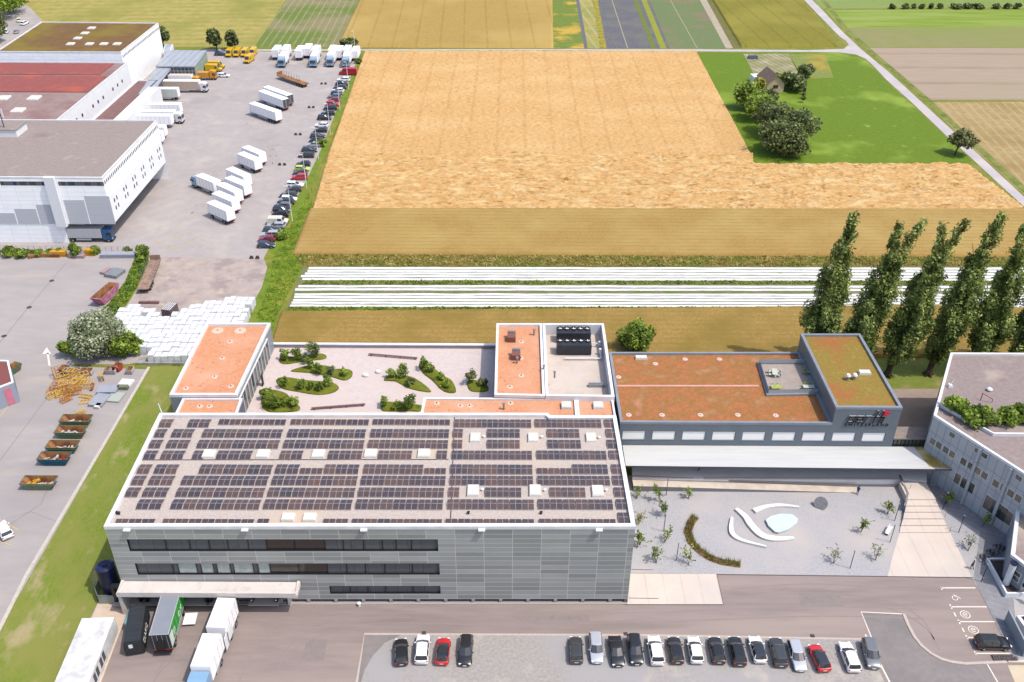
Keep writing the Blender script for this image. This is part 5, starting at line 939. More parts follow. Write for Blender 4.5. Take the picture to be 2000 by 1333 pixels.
def make_car(kind, col):
    "front points to +x"
    t = thing('parked_car', 'x', 'car'); pm = paintm(col.replace(' ', '_'), CARC[col], .3 if col in ('silver', 'grey', 'dark grey') else 0)
    S = {'hatch': (4.25, 1.80, 1.46, (-.46, -.40, .10, .26)), 'wagon': (4.75, 1.84, 1.47, (-.47, -.42, .10, .25)), 'sedan': (4.7, 1.84, 1.43, (-.36, -.22, .08, .24)), 'suv': (4.55, 1.88, 1.66, (-.47, -.42, .12, .27))}[kind]
    Lc, Wc, Hc, gx = S; hw = Wc/2; belt = .93 if kind != 'suv' else 1.05
    m = MB(); rg = []
    for fx, fw_, zt_ in ((-.5, .80, belt-.18), (-.485, .93, belt-.06), (-.44, .985, belt), (-.3, 1, belt+.01), (0, 1, belt), (.22, .995, belt-.02), (.36, .97, belt-.1), (.45, .90, belt-.2), (.49, .78, belt-.30), (.5, .66, belt-.38)):
        rg.append(rsec(fx*Lc, hw*fw_, .24 if abs(fx) < .45 else .32, zt_, .13))
    m.loft(rg); body = m.build('body', pm, t, smooth=True, weld=True)
    b0 = [gx[0]*Lc, gx[3]*Lc]; t0 = [gx[1]*Lc, gx[2]*Lc-.15]; zb_ = belt-.03; zt_ = Hc-.05; wb_, wt = hw*.93, hw*.74
    def rr(xa, xb, hw_, z, c_=.16): return [(xa+c_, -hw_, z), (xb-c_*2.2, -hw_, z), (xb-c_*.6, -hw_*.8, z), (xb, 0, z), (xb-c_*.6, hw_*.8, z), (xb-c_*2.2, hw_, z), (xa+c_, hw_, z), (xa, hw_*.82, z), (xa-.03, 0, z), (xa, -hw_*.82, z)]
    m = MB(); m.loft([rr(b0[0], b0[1], wb_, zb_), rr(t0[0], t0[1], wt, zt_)]); m.build('windows', carglass, t)
    m = MB(); m.loft([rr(t0[0], t0[1], wt+.015, zt_-.01, .14), rr(t0[0]+.04, t0[1]-.05, wt-.03, zt_+.04, .16), rr(t0[0]+.25, t0[1]-.3, wt-.2, zt_+.065, .16)]); m.build('roof', pm, t, smooth=False)
    mx = (b0[0]+b0[1])/2-.1
    for s_ in (-1, 1):
        for q0, q1, r_ in (((b0[1]-.32, s_*wb_, zb_), (t0[1]-.3, s_*(wt+.01), zt_), .035), ((b0[0]+.14, s_*wb_, zb_), (t0[0]+.14, s_*(wt+.01), zt_), .06), ((mx, s_*(wb_+.005), zb_), (mx, s_*(wt+.015), zt_), .035)):
            m = MB(); m.tube(q0, q1, r_, r_*.85, 5); m.build('pillar', pm, t)
    for sx in (-.31, .315):
        for s_ in (-1, 1):
            m = MB(); y_ = s_*(hw-.1); m.tube((sx*Lc, y_-.11, .33), (sx*Lc, y_+.12, .33), .33, .33, 14); w_ = m.build('wheel', rubber, t); m = MB(); yy = y_+s_*.125; m.tube((sx*Lc, yy-.01, .33), (sx*Lc, yy+.01, .33), .2, .2, 10); m.build('rim', steel, w_)
    for s_ in (-1, 1):
        m = MB(); m.box((.462*Lc, s_*hw*.66, belt-.3), (.24, .32, .14), -s_*.5); m.build('headlight', lightm, t); m = MB(); m.box((-.485*Lc, s_*hw*.74, belt-.15), (.12, .3, .16), s_*.25); m.build('tail_light', tailm, t)
        m = MB(); m.box((b0[1]-.55, s_*(hw+.06), belt+.02), (.14, .2, .12)); m.build('mirror', pm, t)
    m = MB(); m.box((-.498*Lc, 0, .6), (.03, .5, .11)); m.box((.503*Lc, 0, .42), (.03, .5, .11)); m.build('number_plate', platem, t)
    m = MB(); m.box((.495*Lc, 0, .5), (.04, 1.1, .16)); m.build('grille', black, t)
    return t
def place_car(kind, col, loc, rz, label, group, roofm=None):
    key = (kind, col)
    if key not in PROTO:
        t = make_car(kind, col); t.location = loc; t.rotation_euler = (0, 0, rz); t['label'] = label; t['group'] = group; PROTO[key] = t
        bpy.context.view_layer.update(); r = t
    else: r = dup(PROTO[key], loc, rz, label, group)
    if roofm:
        for c_ in kids(r):
            if c_.name.startswith('roof'): c_.data = c_.data.copy(); c_.data.materials[0] = roofm
    return r
near = [(783, 1244, 784, 1301, 'hatch', 'black', 1), (827, 1240, 823, 1295, 'suv', 'white', 1), (868, 1243, 862, 1299, 'hatch', 'red', 1), (912, 1236, 907, 1304, 'wagon', 'black', 0), (1124, 1241, 1126, 1296, 'hatch', 'dark grey', 1), (1162, 1233, 1167, 1297, 'wagon', 'silver', 0), (1200, 1243, 1208, 1300, 'sedan', 'black', 0), (1236, 1238, 1245, 1300, 'suv', 'black', 0), (1276, 1242, 1285, 1298, 'suv', 'white', 1), (1315, 1242, 1324, 1296, 'hatch', 'black', 1), (1354, 1244, 1362, 1293, 'hatch', 'white', 1), (1395, 1243, 1405, 1295, 'hatch', 'black', 1), (1433, 1242, 1446, 1301, 'suv', 'black', 1), (1472, 1239, 1487, 1296, 'hatch', 'white', 1), (1514, 1247, 1526, 1300, 'suv', 'dark grey', 1), (1548, 1248, 1566, 1312, 'wagon', 'silver', 0), (1589, 1257, 1612, 1311, 'hatch', 'red', 1), (1649, 1252, 1670, 1312, 'wagon', 'white', 1), (1694, 1243, 1709, 1311, 'suv', 'grey', 0)]
nl = ['black hatchback at the left end of the gravel lot', 'white compact suv between the black and the red car on the gravel lot', 'red hatchback with black roof in the left group on the gravel lot', 'black estate car nose to the camera beside the red hatchback', 'dark grey hatchback leftmost of the long row on the gravel lot', 'silver estate car second from the left in the long row', 'black saloon right of the silver estate car, third in the long row', 'black suv nose to the camera, fourth in the long row', 'white suv fifth in the long row, right of the black suv', 'black hatchback sixth in the long row, between two white cars', 'small white hatchback seventh in the long row, between two black cars', 'black hatchback eighth in the long row', 'long black suv ninth in the long row, tail to the camera', 'white hatchback with black roof, tenth in the long row', 'dark grey suv eleventh in the long row, right of the white car with black roof', 'silver estate car left of the single red car in the long row', 'red hatchback standing alone near the right end of the long row', 'white estate car second from the right end of the long row', 'grey suv at the right end of the long row']
for (fx, fy, nx, ny, kd, col, rear), l in zip(near, nl):
    a_, b_ = P(fx, fy, .85), P(nx, ny, .6); d = (a_-b_) if rear else (b_-a_); rz = math.atan2(d.y, d.x); c_ = (a_+b_)/2
    place_car(kd, col, (c_.x, c_.y, .035), rz, l, 'cars on the gravel lot', carglass if (col == 'red' and fx < 900) or fx == 1472 else None)
p = P(1936, 1262); place_car('suv', 'black', (p.x, p.y, .03), -.02, 'black suv parked in the marked bay beside the screen wall', 'cars in marked bays')
p = P(8, 1036, .5); place_car('hatch', 'white', (p.x, p.y, .02), 2.3, 'white hatchback cut by the left picture edge on the storage lot', 'cars on the lots')
far = [(520, 478, 'hatch', 'dark blue'), (521, 466, 'hatch', 'dark red'), (527, 457, 'wagon', 'silver'), (530, 449, 'hatch', 'dark grey'), (539, 440, 'wagon', 'silver'), (547, 418, 'suv', 'black'), (550, 409, 'suv', 'black'), (552, 401, 'wagon', 'grey'), (558, 394, 'wagon', 'black'), (564, 388, 'hatch', 'white'), (563, 380, 'wagon', 'dark grey'), (574, 369, 'hatch', 'dark grey'), (576, 360, 'wagon', 'white'), (585, 346, 'suv', 'red'), (586, 337, 'hatch', 'dark grey'), (590, 329, 'hatch', 'lime'), (592, 320, 'hatch', 'black'), (598, 303, 'wagon', 'black'), (605, 292, 'wagon', 'dark grey'), (613, 282, 'hatch', 'silver'), (617, 274, 'hatch', 'black'), (621, 265, 'wagon', 'dark grey'), (626, 254, 'hatch', 'black'), (628, 244, 'hatch', 'white'), (634, 230, 'suv', 'black'), (640, 221, 'wagon', 'black'), (645, 211, 'suv', 'black'), (650, 203, 'suv', 'red'), (652, 195, 'hatch', 'dark red'), (653, 188, 'wagon', 'grey'), (658, 182, 'hatch', 'dark blue'), (660, 176.5, 'hatch', 'white'), (664, 170, 'wagon', 'dark grey'), (668, 163.5, 'suv', 'black'), (671, 155, 'wagon', 'white')]
for i, (x, y, kd, col) in enumerate(far):
    p = P(x, y, .7); num = ['nearest', 'second', 'third', 'fourth', 'fifth', 'sixth', 'seventh', 'eighth', 'ninth', 'tenth', 'eleventh', 'twelfth', 'thirteenth', 'fourteenth', 'fifteenth', 'sixteenth', 'seventeenth', 'eighteenth'][min(i, 34-i)]
    place_car(kd, col, (p.x, p.y, .01), (math.pi if i % 3 else 0)+random.uniform(-.06, .06), f'{col} car in the long row beside the green verge, {num} from the {"near" if i <= 17 else "far"} end', 'cars parked along the green verge')
for (x, y, kd, col, rz, l) in ((437, 148, 'hatch', 'white', 0, 'white hatchback beside the yellow vans at the far dock'), (431, 106, 'wagon', 'dark blue', 0.1, 'dark car left of the four yellow vans'), (32, 62, 'hatch', 'silver', 1.9, 'pale blue silver car in the small lot at the top left corner'), (12, 62, 'suv', 'white', 1.9, 'white car half under the trees at the top left corner'), (38, 40, 'suv', 'cream', 1.9, 'cream car nearest the meadow at the top left corner'), (48, 46, 'suv', 'white', 1.5, 'white car beside the cream car at the top left corner')):
    p = P(x, y, .5); place_car(kd, col, (p.x, p.y, .01), rz, l, 'cars on the lots')
whitebox = M('box_white', A(252, 250, 252, 1.5), A(244, 244, 247, 1.5), .5, rough=.45, coord='obj'); cabblue = M('cab_blue', A(140, 178, 210, 1.2), rough=.35, coat=.4, coord='obj'); redm = M('marker_red', A(190, 60, 60)); orangem = M('van_orange', A(240, 170, 60))
def wheels(m_t, xs, hw, r=.5, wd=.3):
    for x in xs:
        for s_ in (-1, 1):
            m = MB(); y_ = s_*(hw-wd/2); m.tube((x, y_-wd/2, r), (x, y_+wd/2, r), r, r, 14); w_ = m.build('wheel', rubber, m_t); m = MB(); m.tube((x, y_+s_*(wd/2), r), (x, y_+s_*(wd/2+.02), r), r*.5, r*.5, 10); m.build('rim', steel, w_)
def truck(name, label, cat, loc, rz, L=13.6, W=2.5, Hb=2.75, fl=1.2, boxm=None, roofm=None, cab=None, sidem=None, group=None, opened=False, legs=True):
    "load box centred on the origin along x, front to +x; cab in front when given"
    t = thing(name, label, cat, loc, rz, group); boxm = boxm or whitebox; h = L/2; m = MB()
    m.box((0, 0, fl), (L, W, Hb), z0=True, ms=[0, 1, 2, 0, 2, 0]); m.build('load_box', [boxm, roofm or boxm, sidem or boxm], t)
    m = MB(); m.strip([(-h+.03, -W/2+.03, fl+Hb), (h-.03, -W/2+.03, fl+Hb), (h-.03, W/2-.03, fl+Hb), (-h+.03, W/2-.03, fl+Hb), (-h+.03, -W/2+.03, fl+Hb)], .07, h=.03); m.build('roof_trim', M('trim_grey', A(225, 225, 230), rough=.4), t)
    m = MB(); m.box((0, 0, fl-.28), (L-.3, .9, .26), z0=True); m.box((-h+.35, 0, .55), (.1, W-.1, .14), z0=True); m.build('chassis', black, t)
    m = MB()
    for s_ in (-1, 1):
        for k in range(int(L/1.35)): m.box((-h+.7+k*1.35, s_*(W/2+.008), fl+.08), (.05, .02, Hb-.16), z0=True)
        m.box((0, s_*(W/2+.012), fl-.02), (L-.05, .03, .14), z0=True); m.box((0, s_*(W/2-.06), .55), (L*.4, .06, .5), z0=True)
        for k in (-.3, .3): m.tube((-h-.04, s_*W*.25+k, fl+.1), (-h-.04, s_*W*.25+k, fl+Hb-.1), .025, .025, 4)
    m.build('side_rib', M('rib_light', A(196, 198, 204), rough=.4), t)
    m = MB()
    for s_ in (-1, 1): m.box((-h-.012, s_*W*.25, fl+.06), (.03, W*.47, Hb-.14), z0=True)
    m.build('rear_door', M('inner_shade', A(90, 88, 92)) if opened else boxm, t); m = MB(); m.box((-h-.03, 0, fl-.16), (.05, W-.1, .12), z0=True); m.build('rear_bumper', redm, t)  # opened: dark panels stand in for the shaded interior
    if L > 11: wheels(t, (-h+1.6, -h+2.9, -h+4.2), W/2)
    else: wheels(t, (-h+1.5,) if cab is None else (-h+1.8,), W/2)
    if cab is None and L <= 11: wheels(t, (h-1.5,), W/2)
    if cab is None and L > 11:
        for s_ in (-.8, .8): m = MB(); m.box((h-2.4, s_, 0), (.14, .14, fl-.2), z0=True); m.build('landing_leg', steel, t)
    if cab:
        hc = 2.9; x0 = h+.25; m = MB(); sec = [(x0, .7), (x0+2.1, .7), (x0+2.2, 1.6), (x0+1.95, hc+.2), (x0+1.1, hc+.45), (x0, hc+.4)]
        for y_, sg_ in ((-W/2+.04, 1), (W/2-.04, -1)): m.face([(x, y_, z) for x, z in (sec if sg_ > 0 else reversed(sec))])
        for k in range(6): (xa, za), (xb, zb2) = sec[k], sec[(k+1) % 6]; m.face([(xa, -W/2+.04, za), (xa, W/2-.04, za), (xb, W/2-.04, zb2), (xb, -W/2+.04, zb2)])
        cb = m.build('cab', cab, t); m = MB(); m.face([(x0+2.215, -W/2+.2, 1.65), (x0+2.215, W/2-.2, 1.65), (x0+2.03, W/2-.25, hc-.15), (x0+2.03, -W/2+.25, hc-.15)]); m.build('windscreen', carglass, cb)
        for s_ in (-1, 1):
            m = MB(); m.box((x0+1.4, s_*(W/2-.02), 1.75), (.9, .05, .75), z0=True); m.build('side_window', carglass, cb); m = MB(); m.box((x0+2.05, s_*(W/2+.12), 1.9), (.12, .2, .6), z0=True); m.build('mirror', black, t); m = MB(); m.box((x0+2.12, s_*.9, .85), (.1, .35, .2), z0=True); m.build('headlight', lightm, t)
        m = MB(); m.box((x0+1.1, 0, .35), (2.1, W-.1, .4), z0=True); m.box((x0-.3, 0, .8), (2.4, .9, .25), z0=True); m.build('bumper', black, t); wheels(t, (x0+1.2,), W/2)
    return t
def ends(q0, q1, z): a_, b_ = P(*q0, z), P(*q1, z); c_ = (a_+b_)/2; return (c_.x, c_.y, .02), math.atan2(b_.y-a_.y, b_.x-a_.x), (b_-a_).length
zt4 = 3.95
# three long trailers
for i, (q0, q1, l, o_) in enumerate((((490, 200), (545, 219), 'long white semi trailer, nearest of the three parked at an angle in the yard', 0), ((508, 176), (560, 195), 'long white semi trailer with open rear, middle one of the three in the yard', 1), ((516, 168), (569, 187), 'long white semi trailer with open rear, farthest of the three in the yard', 1))):
    loc, rz, L_ = ends(q1, q0, zt4); truck('semi_trailer', l, 'trailer', loc, rz, L=13.6, group='white semi trailers in the yard', opened=o_)
sb = [((412, 394), (448, 410), 'nearest'), ((422, 376), (458, 391), 'second nearest'), ((431, 359), (464, 374), 'third'), ((448, 347), (480, 360), 'fourth'), ((449, 329), (481, 343), 'fifth'), ((471, 299), (502, 312), 'sixth, left of the last pair'), ((480, 287), (510, 299), 'farthest, right of the last pair')]
for i, (q0, q1, l) in enumerate(sb):
    loc, rz, L_ = ends(q1, q0, zt4); truck('box_trailer', f'short white box trailer in mid yard, {l}', 'trailer', loc, rz, L=8.2, group='short box trailers in the yard')
loc, rz, L_ = ends((421, 354), (391, 342), zt4); truck('box_truck', 'white box truck with blue cab beside the short trailers', 'truck', loc, rz, L=7.8, cab=cabblue)
# far row facing the camera
for i, (x, y) in enumerate(((548, 112), (610, 112), (643, 111), (674, 112))):
    p = P(x, y, 3.9); truck('box_truck', 'white box truck with blue cab in the far row, ' + ordn[i+1], 'truck', (p.x, p.y+5, .02), -math.pi/2, L=6.5, cab=cabblue, group='blue cab trucks in the far row')
for i, (x, y) in enumerate(((541, 92), (559, 91), (586, 93), (602, 89), (618, 92), (650, 92), (663, 93), (679, 92), (695, 94))):
    p = P(x, y, 3.9); truck('swap_body', 'white cargo box at the far edge of the yard, ' + ordn[i+1], 'trailer', (p.x, p.y-1, .02), math.pi/2, L=7.2, group='white boxes in the far row')
# docks on the left
for (q0, q1, L_, cab_, sm, rm, nm, l) in (((262, 202), (352, 203), 13.6, None, None, None, 'semi_trailer', 'white semi trailer docked at the long hall, rear one below the orange sided truck'), ((256, 216), (340, 217), 13.6, white, None, None, 'articulated_lorry', 'white articulated lorry with white cab docked at the long hall'), ((246, 224), (334, 226), 13.6, None, None, None, 'semi_trailer', 'white semi trailer docked beside the articulated lorry'), ((299, 172), (347, 173), 8., None, M('box_grey', A(226, 230, 226)), None, 'box_trailer', 'short grey white box trailer at the annex dock'), ((312, 157), (389, 158), 12.4, white, M('side_orange', A(238, 200, 160), A(200, 196, 196), .8, coord='obj'), None, 'articulated_lorry', 'white lorry with orange stripe on its side at the annex'), ((333, 146), (374, 147), 8, orangem, None, M('rooforange', A(244, 222, 204)), 'box_truck', 'orange and white truck parked behind the striped lorry'), ((292, 246), (322, 247), 5.5, None, None, None, 'swap_body', 'small white cargo box behind the corner of the big white depot, rear one'), ((284, 257), (316, 258), 6., None, None, None, 'swap_body', 'small white cargo box behind the corner of the big white depot, front one')):
    a_, b_ = P(*q0, zt4), P(*q1, zt4); L2 = (b_-a_).length; c_ = (a_+b_)/2; truck(nm, l, 'truck' if cab_ else 'trailer', (b_.x-L_/2, c_.y, .02), 0, L=L_, cab=cab_, sidem=sm, roofm=rm)
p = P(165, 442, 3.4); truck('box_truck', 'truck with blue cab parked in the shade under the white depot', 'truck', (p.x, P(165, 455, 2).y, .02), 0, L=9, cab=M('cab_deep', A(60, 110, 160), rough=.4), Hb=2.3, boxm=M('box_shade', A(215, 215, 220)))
# foreground trucks
p0, p1 = P(268, 1182, 3.5), P(268, 1250, 3.5)
def fgtruck(name, label, tlf, trf, z, L, **kw):
    a_, b_ = P(*tlf, z), P(*trf, z); c_ = (a_+b_)/2; return c_, (b_-a_).length
gw = M('curtain_green', A(60, 190, 60), A(50, 176, 50), .6, coord='obj'); grt = M('roof_grey', A(160, 166, 178), A(152, 158, 170), .5, coord='obj'); blkbox = M('press_black', A(62, 66, 72), A(54, 58, 64), .6, coord='obj', rough=.5)
# black compactor container
q0, q1 = P(258, 1250, 2.7), P(268, 1186, 2.7); d = (q1-q0); L_ = d.length; rz = math.atan2(d.y, d.x); cc = (q0+q1)/2
t = thing('waste_container', 'long black roll container with white lettering at the left dock', 'container', (cc.x, cc.y, .03), rz); Lb = L_+.6
m = MB(); m.loft([[(x, y, z) for y, z in ((-1.2, .25), (1.2, .25), (1.25, 1.4), (1.05, 2.6), (.85, 2.7), (-.85, 2.7), (-1.05, 2.6), (-1.25, 1.4))] for x in (-Lb/2, Lb/2)]); m.build('body', blkbox, t)
m = MB()
for k in range(7): x = -Lb/2+.5+k*(Lb-1)/6; m.box((x, 0, 2.7), (.08, 1.6, .04), z0=True); m.box((x, -1.24, .5), (.1, .06, 1.5), z0=True)
m.build('rib', M('rib_dark', A(74, 78, 84)), t); m = MB(); m.box((-Lb/2-.05, 0, .3), (.1, 2.2, 2.2), z0=True); m.build('end_door', blkbox, t); m = MB(); m.box((-Lb/2-.12, .3, 1.6), (.05, .5, .6), z0=True); m.build('badge', off, t)
text('CLARIC', .95, (-2.6, -1.3, 1.2), (math.pi/2-.1, 0, 0), white, 'lettering', t, .02)
for i in range(5):
    p = P(248+i*2.2, 1216-i*6, 1.5); m = MB(); m.loft([[(r_*math.cos(a_), r_*math.sin(a_), z_) for a_ in np.arange(12)*.5236] for r_, z_ in ((.25, -.35), (.4, -.1), (.38, .15), (.2, .33), (.02, .38))]); o = m.build('gas_bottle', M('mint', A(160, 206, 206), A(140, 190, 190), 2, rough=.35), smooth=True)
    m2 = MB(); m2.tube((0, 0, -1.45), (0, 0, -.3), .3, .3, 12); o2 = m2.build('body', M('mint_body', A(120, 170, 175), rough=.4), o); o.location = p; tag(o, 'mint round bottle beside the black container, ' + ordn[i+1], 'bottle', 'mint bottles at the dock')
# green curtain trailer
a_, b_ = P(291, 1242, 3.9), P(329, 1241, 3.9); q0 = (a_+b_)/2; q1 = (P(312, 1176, 3.9)+P(346, 1176, 3.9))/2; d = q1-q0; rz = math.atan2(d.y, d.x); L_ = d.length+2.6; cc = q0+d.normalized()*L_/2
t = truck('curtain_trailer', 'grey roofed trailer with bright green curtain side at the second dock', 'trailer', (cc.x, cc.y, .03), rz, L=L_, boxm=blkbox, roofm=grt, sidem=gw)
text('EI', 1.3, (-2.6, -1.3, 1.9), (math.pi/2, 0, 0), white, 'lettering', t, .02); text('OX', 1.2, (.3, -1.3, 1.9), (math.pi/2, 0, 0), white, 'lettering', t, .02)
m = MB(); m.face([(-L_/2+.1, -1.28, 1.3), (-L_/2+1.3, -1.28, 1.3), (-L_/2+1.5, -1.28, 3.3), (-L_/2+.1, -1.28, 3.6)]); m.build('pale_patch', off, t); m = MB(); m.box((-L_/2-.12, 0, .7), (.35, 2.3, .2), z0=True); m.box((-L_/2-.1, 0, 1.3), (.12, 1., 1.6), z0=True); m.build('tail_lift', black, t)
m = MB(); m.box((1.4, -2.3, .4), (2.0, 1.7, .1), z0=True); m.build('side_flap', off, t)
# white truck train
for (l0, l1, f0, f1, Lx, cab_, l) in (((405, 1225), (436, 1228), (430, 1169), (455, 1168), 0, None, 'white box trailer backed to the middle dock with side flap down'), ((374, 1302), (407, 1303), (398, 1237), (430, 1239), 0, cabblue, 'white box truck with pale blue cab nearest the camera')):
    q0 = (P(*l0, 3.95)+P(*l1, 3.95))/2; q1 = (P(*f0, 3.95)+P(*f1, 3.95))/2; d = q0-q1; L_ = d.length; rz = math.atan2(d.y, d.x); cc = (q0+q1)/2
    t = truck('box_truck' if cab_ else 'box_trailer', l, 'truck' if cab_ else 'trailer', (cc.x, cc.y, .03), rz, L=L_, cab=cab_)
    if not cab_: m = MB(); m.box((L_/2-.9, 1.45, 1.2), (1.6, .06, 1.9), z0=True); m.box((L_/2+.5, 1.3, .7), (1., .08, 2.3), z0=True); m.build('open_door', off, t)
# yellow vans
def van(label, loc, rz, col, L=5.9, Hh=2.5, W=2.0, group='yellow vans', nm='van'):
    t = thing(nm, label, 'van', loc, rz, group); pm = M('van_'+col, {'yellow': A(250, 200, 20), 'red': A(200, 40, 60), 'cream': A(248, 240, 222)}[col], rough=.35, coat=.3); h = L/2; sec = [(-h, .4), (h-.05, .4), (h, .9), (h-.15, 1.15), (h-.95, 1.3), (h-1.5, Hh-.1), (h-1.8, Hh), (-h+.1, Hh), (-h, Hh-.15)]; m = MB(); hw = W/2; rg = []
    for y_, s_ in ((-hw, .94), (-hw+.06, 1.), (hw-.06, 1.), (hw, .94)): rg.append([(x*(.985 if s_ < 1 else 1), y_*1., .4+(z-.4)*s_) for x, z in sec])
    m.loft(rg); m.build('body', pm, t); m = MB(); m.face([(h-.93, -hw+.18, 1.36), (h-.93, hw-.18, 1.36), (h-1.44, hw-.25, Hh-.2), (h-1.44, -hw+.25, Hh-.2)]); 
    for v_ in range(len(m.v)): m.v[v_] = (m.v[v_][0]+.03, m.v[v_][1], m.v[v_][2]+.02)
    m.build('windscreen', carglass, t)
    for s_ in (-1, 1): m = MB(); m.box((h-1.9, s_*hw, 1.35), (1., .04, .6), z0=True); m.build('side_window', carglass, t); m = MB(); m.box((h-.1, s_*hw*.75, .8), (.12, .3, .2), z0=True); m.build('headlight', lightm, t)
    wheels(t, (-h+1.1, h-1.0), hw, .36, .22); m = MB(); m.box((h-.02, 0, .42), (.1, W-.2, .25), z0=True); m.build('bumper', black, t); return t
for i, (x, y, rz) in enumerate(((448, 101, -1.57), (463, 101, -1.57), (478, 101, -1.57), (494, 100, -1.57), (486, 113, -1.75), (422, 125, -.05), (417, 131, -.05))):
    p = P(x, y, 1.6); van('yellow delivery van ' + ['leftmost in the far row', 'second in the far row', 'third in the far row', 'rightmost at the end of the far row', 'standing out in front of the far row', 'parked sideways beside the green roofed shed, rear one', 'parked sideways beside the green roofed shed, front one'][i], (p.x, p.y, .02), rz, 'yellow', Hh=2.6)
p = P(403, 147, 1.6); truck('box_truck', 'small orange yellow box truck beside the white hatchback', 'truck', (p.x-1, p.y, .02), 0, L=4.4, W=2.1, Hb=1.9, fl=.8, boxm=orangem, cab=orangem)
p = P(680, 141, 1.); van('red delivery van at the far end of the row beside the verge', (p.x, p.y, .02), 3.1, 'red', L=6.5, group='vans by the verge'); p = P(543, 432, .9); van('cream white van in the near part of the row beside the verge', (p.x, p.y, .02), 0, 'cream', L=5., Hh=2., group='vans by the verge')
# flatbeds
def flatbed(q0, q1, label, mt, stakes=True, L=13.):
    a_, b_ = P(*q0, 1.2), P(*q1, 1.2); d = b_-a_; rz = math.atan2(d.y, d.x); c_ = (a_+b_)/2; t = thing('flatbed_trailer', label, 'trailer', (c_.x, c_.y, .02), rz, 'flatbed trailers'); h = d.length/2
    m = MB(); m.box((0, 0, 1.1), (2*h, 2.5, .22), z0=True); m.build('deck', mt, t); m = MB(); m.box((0, 0, .8), (2*h-.5, .9, .3), z0=True); m.build('chassis', black, t); wheels(t, (-h+1.8, -h+3.1, -h+4.4), 1.25)
    m = MB(); m.box((h-.1, 0, 1.3), (.12, 2.4, 1.2), z0=True); m.build('headboard', mt, t)
    if stakes:
        for k in range(7):
            for s_ in (-1, 1): m = MB(); m.box((h-1.2-k*1.5, s_*1.2, 1.3), (.09, .09, 1.7), z0=True); m.build('stake', steel, t)
rust = M('rusty_deck', A(190, 140, 90), A(160, 110, 70), .8, coord='obj', c3=A(140, 90, 60), sc3=.8); rust2 = M('rusty_frame', A(190, 160, 140), A(150, 116, 100), 1.2, coord='obj')
flatbed((598, 165), (546, 147), 'brown flatbed trailer with tall stakes standing in the far yard', rust); flatbed((279, 566), (304, 508), 'rusty flatbed trailer with stakes parked beside the green strip', rust2)
# skips
def skip(px, py, rz, L, label, mt, load=(), name='waste_skip', W=2.2, Hs=1.5, group='open waste skips', z=.9):
    p = P(px, py, z); t = thing(name, label, 'skip', (p.x, p.y, .03), rz, group); bo, to = [(-L*.32, W*.4), (L*.32, W*.4)], 1; m = MB()
    B_ = [(-L*.33, -W*.42, .12), (L*.33, -W*.42, .12), (L*.33, W*.42, .12), (-L*.33, W*.42, .12)]; T_ = [(-L/2, -W/2, Hs), (L/2, -W/2, Hs), (L/2, W/2, Hs), (-L/2, W/2, Hs)]
    for k in range(4): j = (k+1) % 4; m.face([B_[k], B_[j], T_[j], T_[k]], 0)
    k_ = .93; Bi = [(x*k_, y*k_, z+.08) for x, y, z in B_]; Ti = [(x*k_, y*k_, z) for x, y, z in T_]
    for k in range(4): j = (k+1) % 4; m.face([Bi[j], Bi[k], Ti[k], Ti[j]], 1); m.face([T_[k], T_[j], Ti[j], Ti[k]], 0)
    m.face(B_, 0); m.face(Bi, 1); m.build('body', [mt, rust], t)
    m = MB()
    for s_ in (-1, 1): m.tube((-L*.48, s_*W*.47, Hs*.75), (L*.48, s_*W*.47, Hs*.75), .05, .05, 6)
    m.build('rail', mt, t)
    for (x, y, sx, sy, sz, lm, nm) in load:
        m = MB()
        for q in range(9): m.box((x+random.uniform(-sx, sx)/2, y+random.uniform(-sy, sy)/2, .35+random.uniform(0, .45)), (sx*random.uniform(.15, .5), sy*random.uniform(.15, .5), sz*.4), random.uniform(0, 3))
        o = m.build('rubbish_pile', lm); o.location = (p.x, p.y, .1); o.rotation_euler = (0, 0, rz); tag(o, f'{nm} lying in the {label}', 'rubbish', 'rubbish in the skips')
gsk = M('skip_green', A(96, 134, 100), A(84, 120, 92), 1.5, coord='obj', c3=A(120, 120, 90), sc3=.8); tsk = M('skip_teal', A(50, 110, 130), A(44, 98, 118), 1.5, coord='obj'); gsk2 = M('skip_greygreen', A(140, 150, 120), A(120, 130, 104), 1.5, coord='obj'); psk = M('skip_pink', A(206, 120, 160), A(196, 110, 140), 1., coord='obj', c3=A(226, 170, 180), sc3=1.); wsk = M('skip_white', A(232, 228, 228), A(210, 200, 200), 2, coord='obj')
rubw = M('rubbish_white', A(235, 230, 230), A(180, 170, 165), 1.5); rubr = M('rubbish_red', A(200, 50, 50), A(150, 60, 50), 1.5); ruby = M('rubbish_yellow', A(235, 180, 40), A(220, 160, 60), 1.5)
skip(150, 822, 0, 5.4, 'green rusty skip farthest from the camera', gsk, [(0, -.2, 2.6, 1, .5, rubw, 'white scraps')]); skip(140, 844, 0, 5.2, 'green skip second farthest from the camera', gsk, [(-.5, 0, 2.6, 1, .5, rubw, 'pale scraps')]); skip(124, 873, 0, 5.3, 'green rusty skip in the middle of the row', gsk, [(.4, 0, 2.6, 1, .5, rubw, 'white sheets')]); skip(108, 896, 0, 5.2, 'teal blue skip full of rubbish', tsk, [(-.8, 0, 2., 1.2, .6, rubw, 'white rubbish'), (1.2, 0, .9, 1., .6, rubr, 'red rubbish')]); skip(78, 943, 0, 5.6, 'grey green skip standing alone nearest the camera', gsk2, [(-1., .2, 1.6, 1.2, .6, ruby, 'yellow foam pieces'), (1., -.1, 2.2, .8, .4, rubw, 'white pipes')])
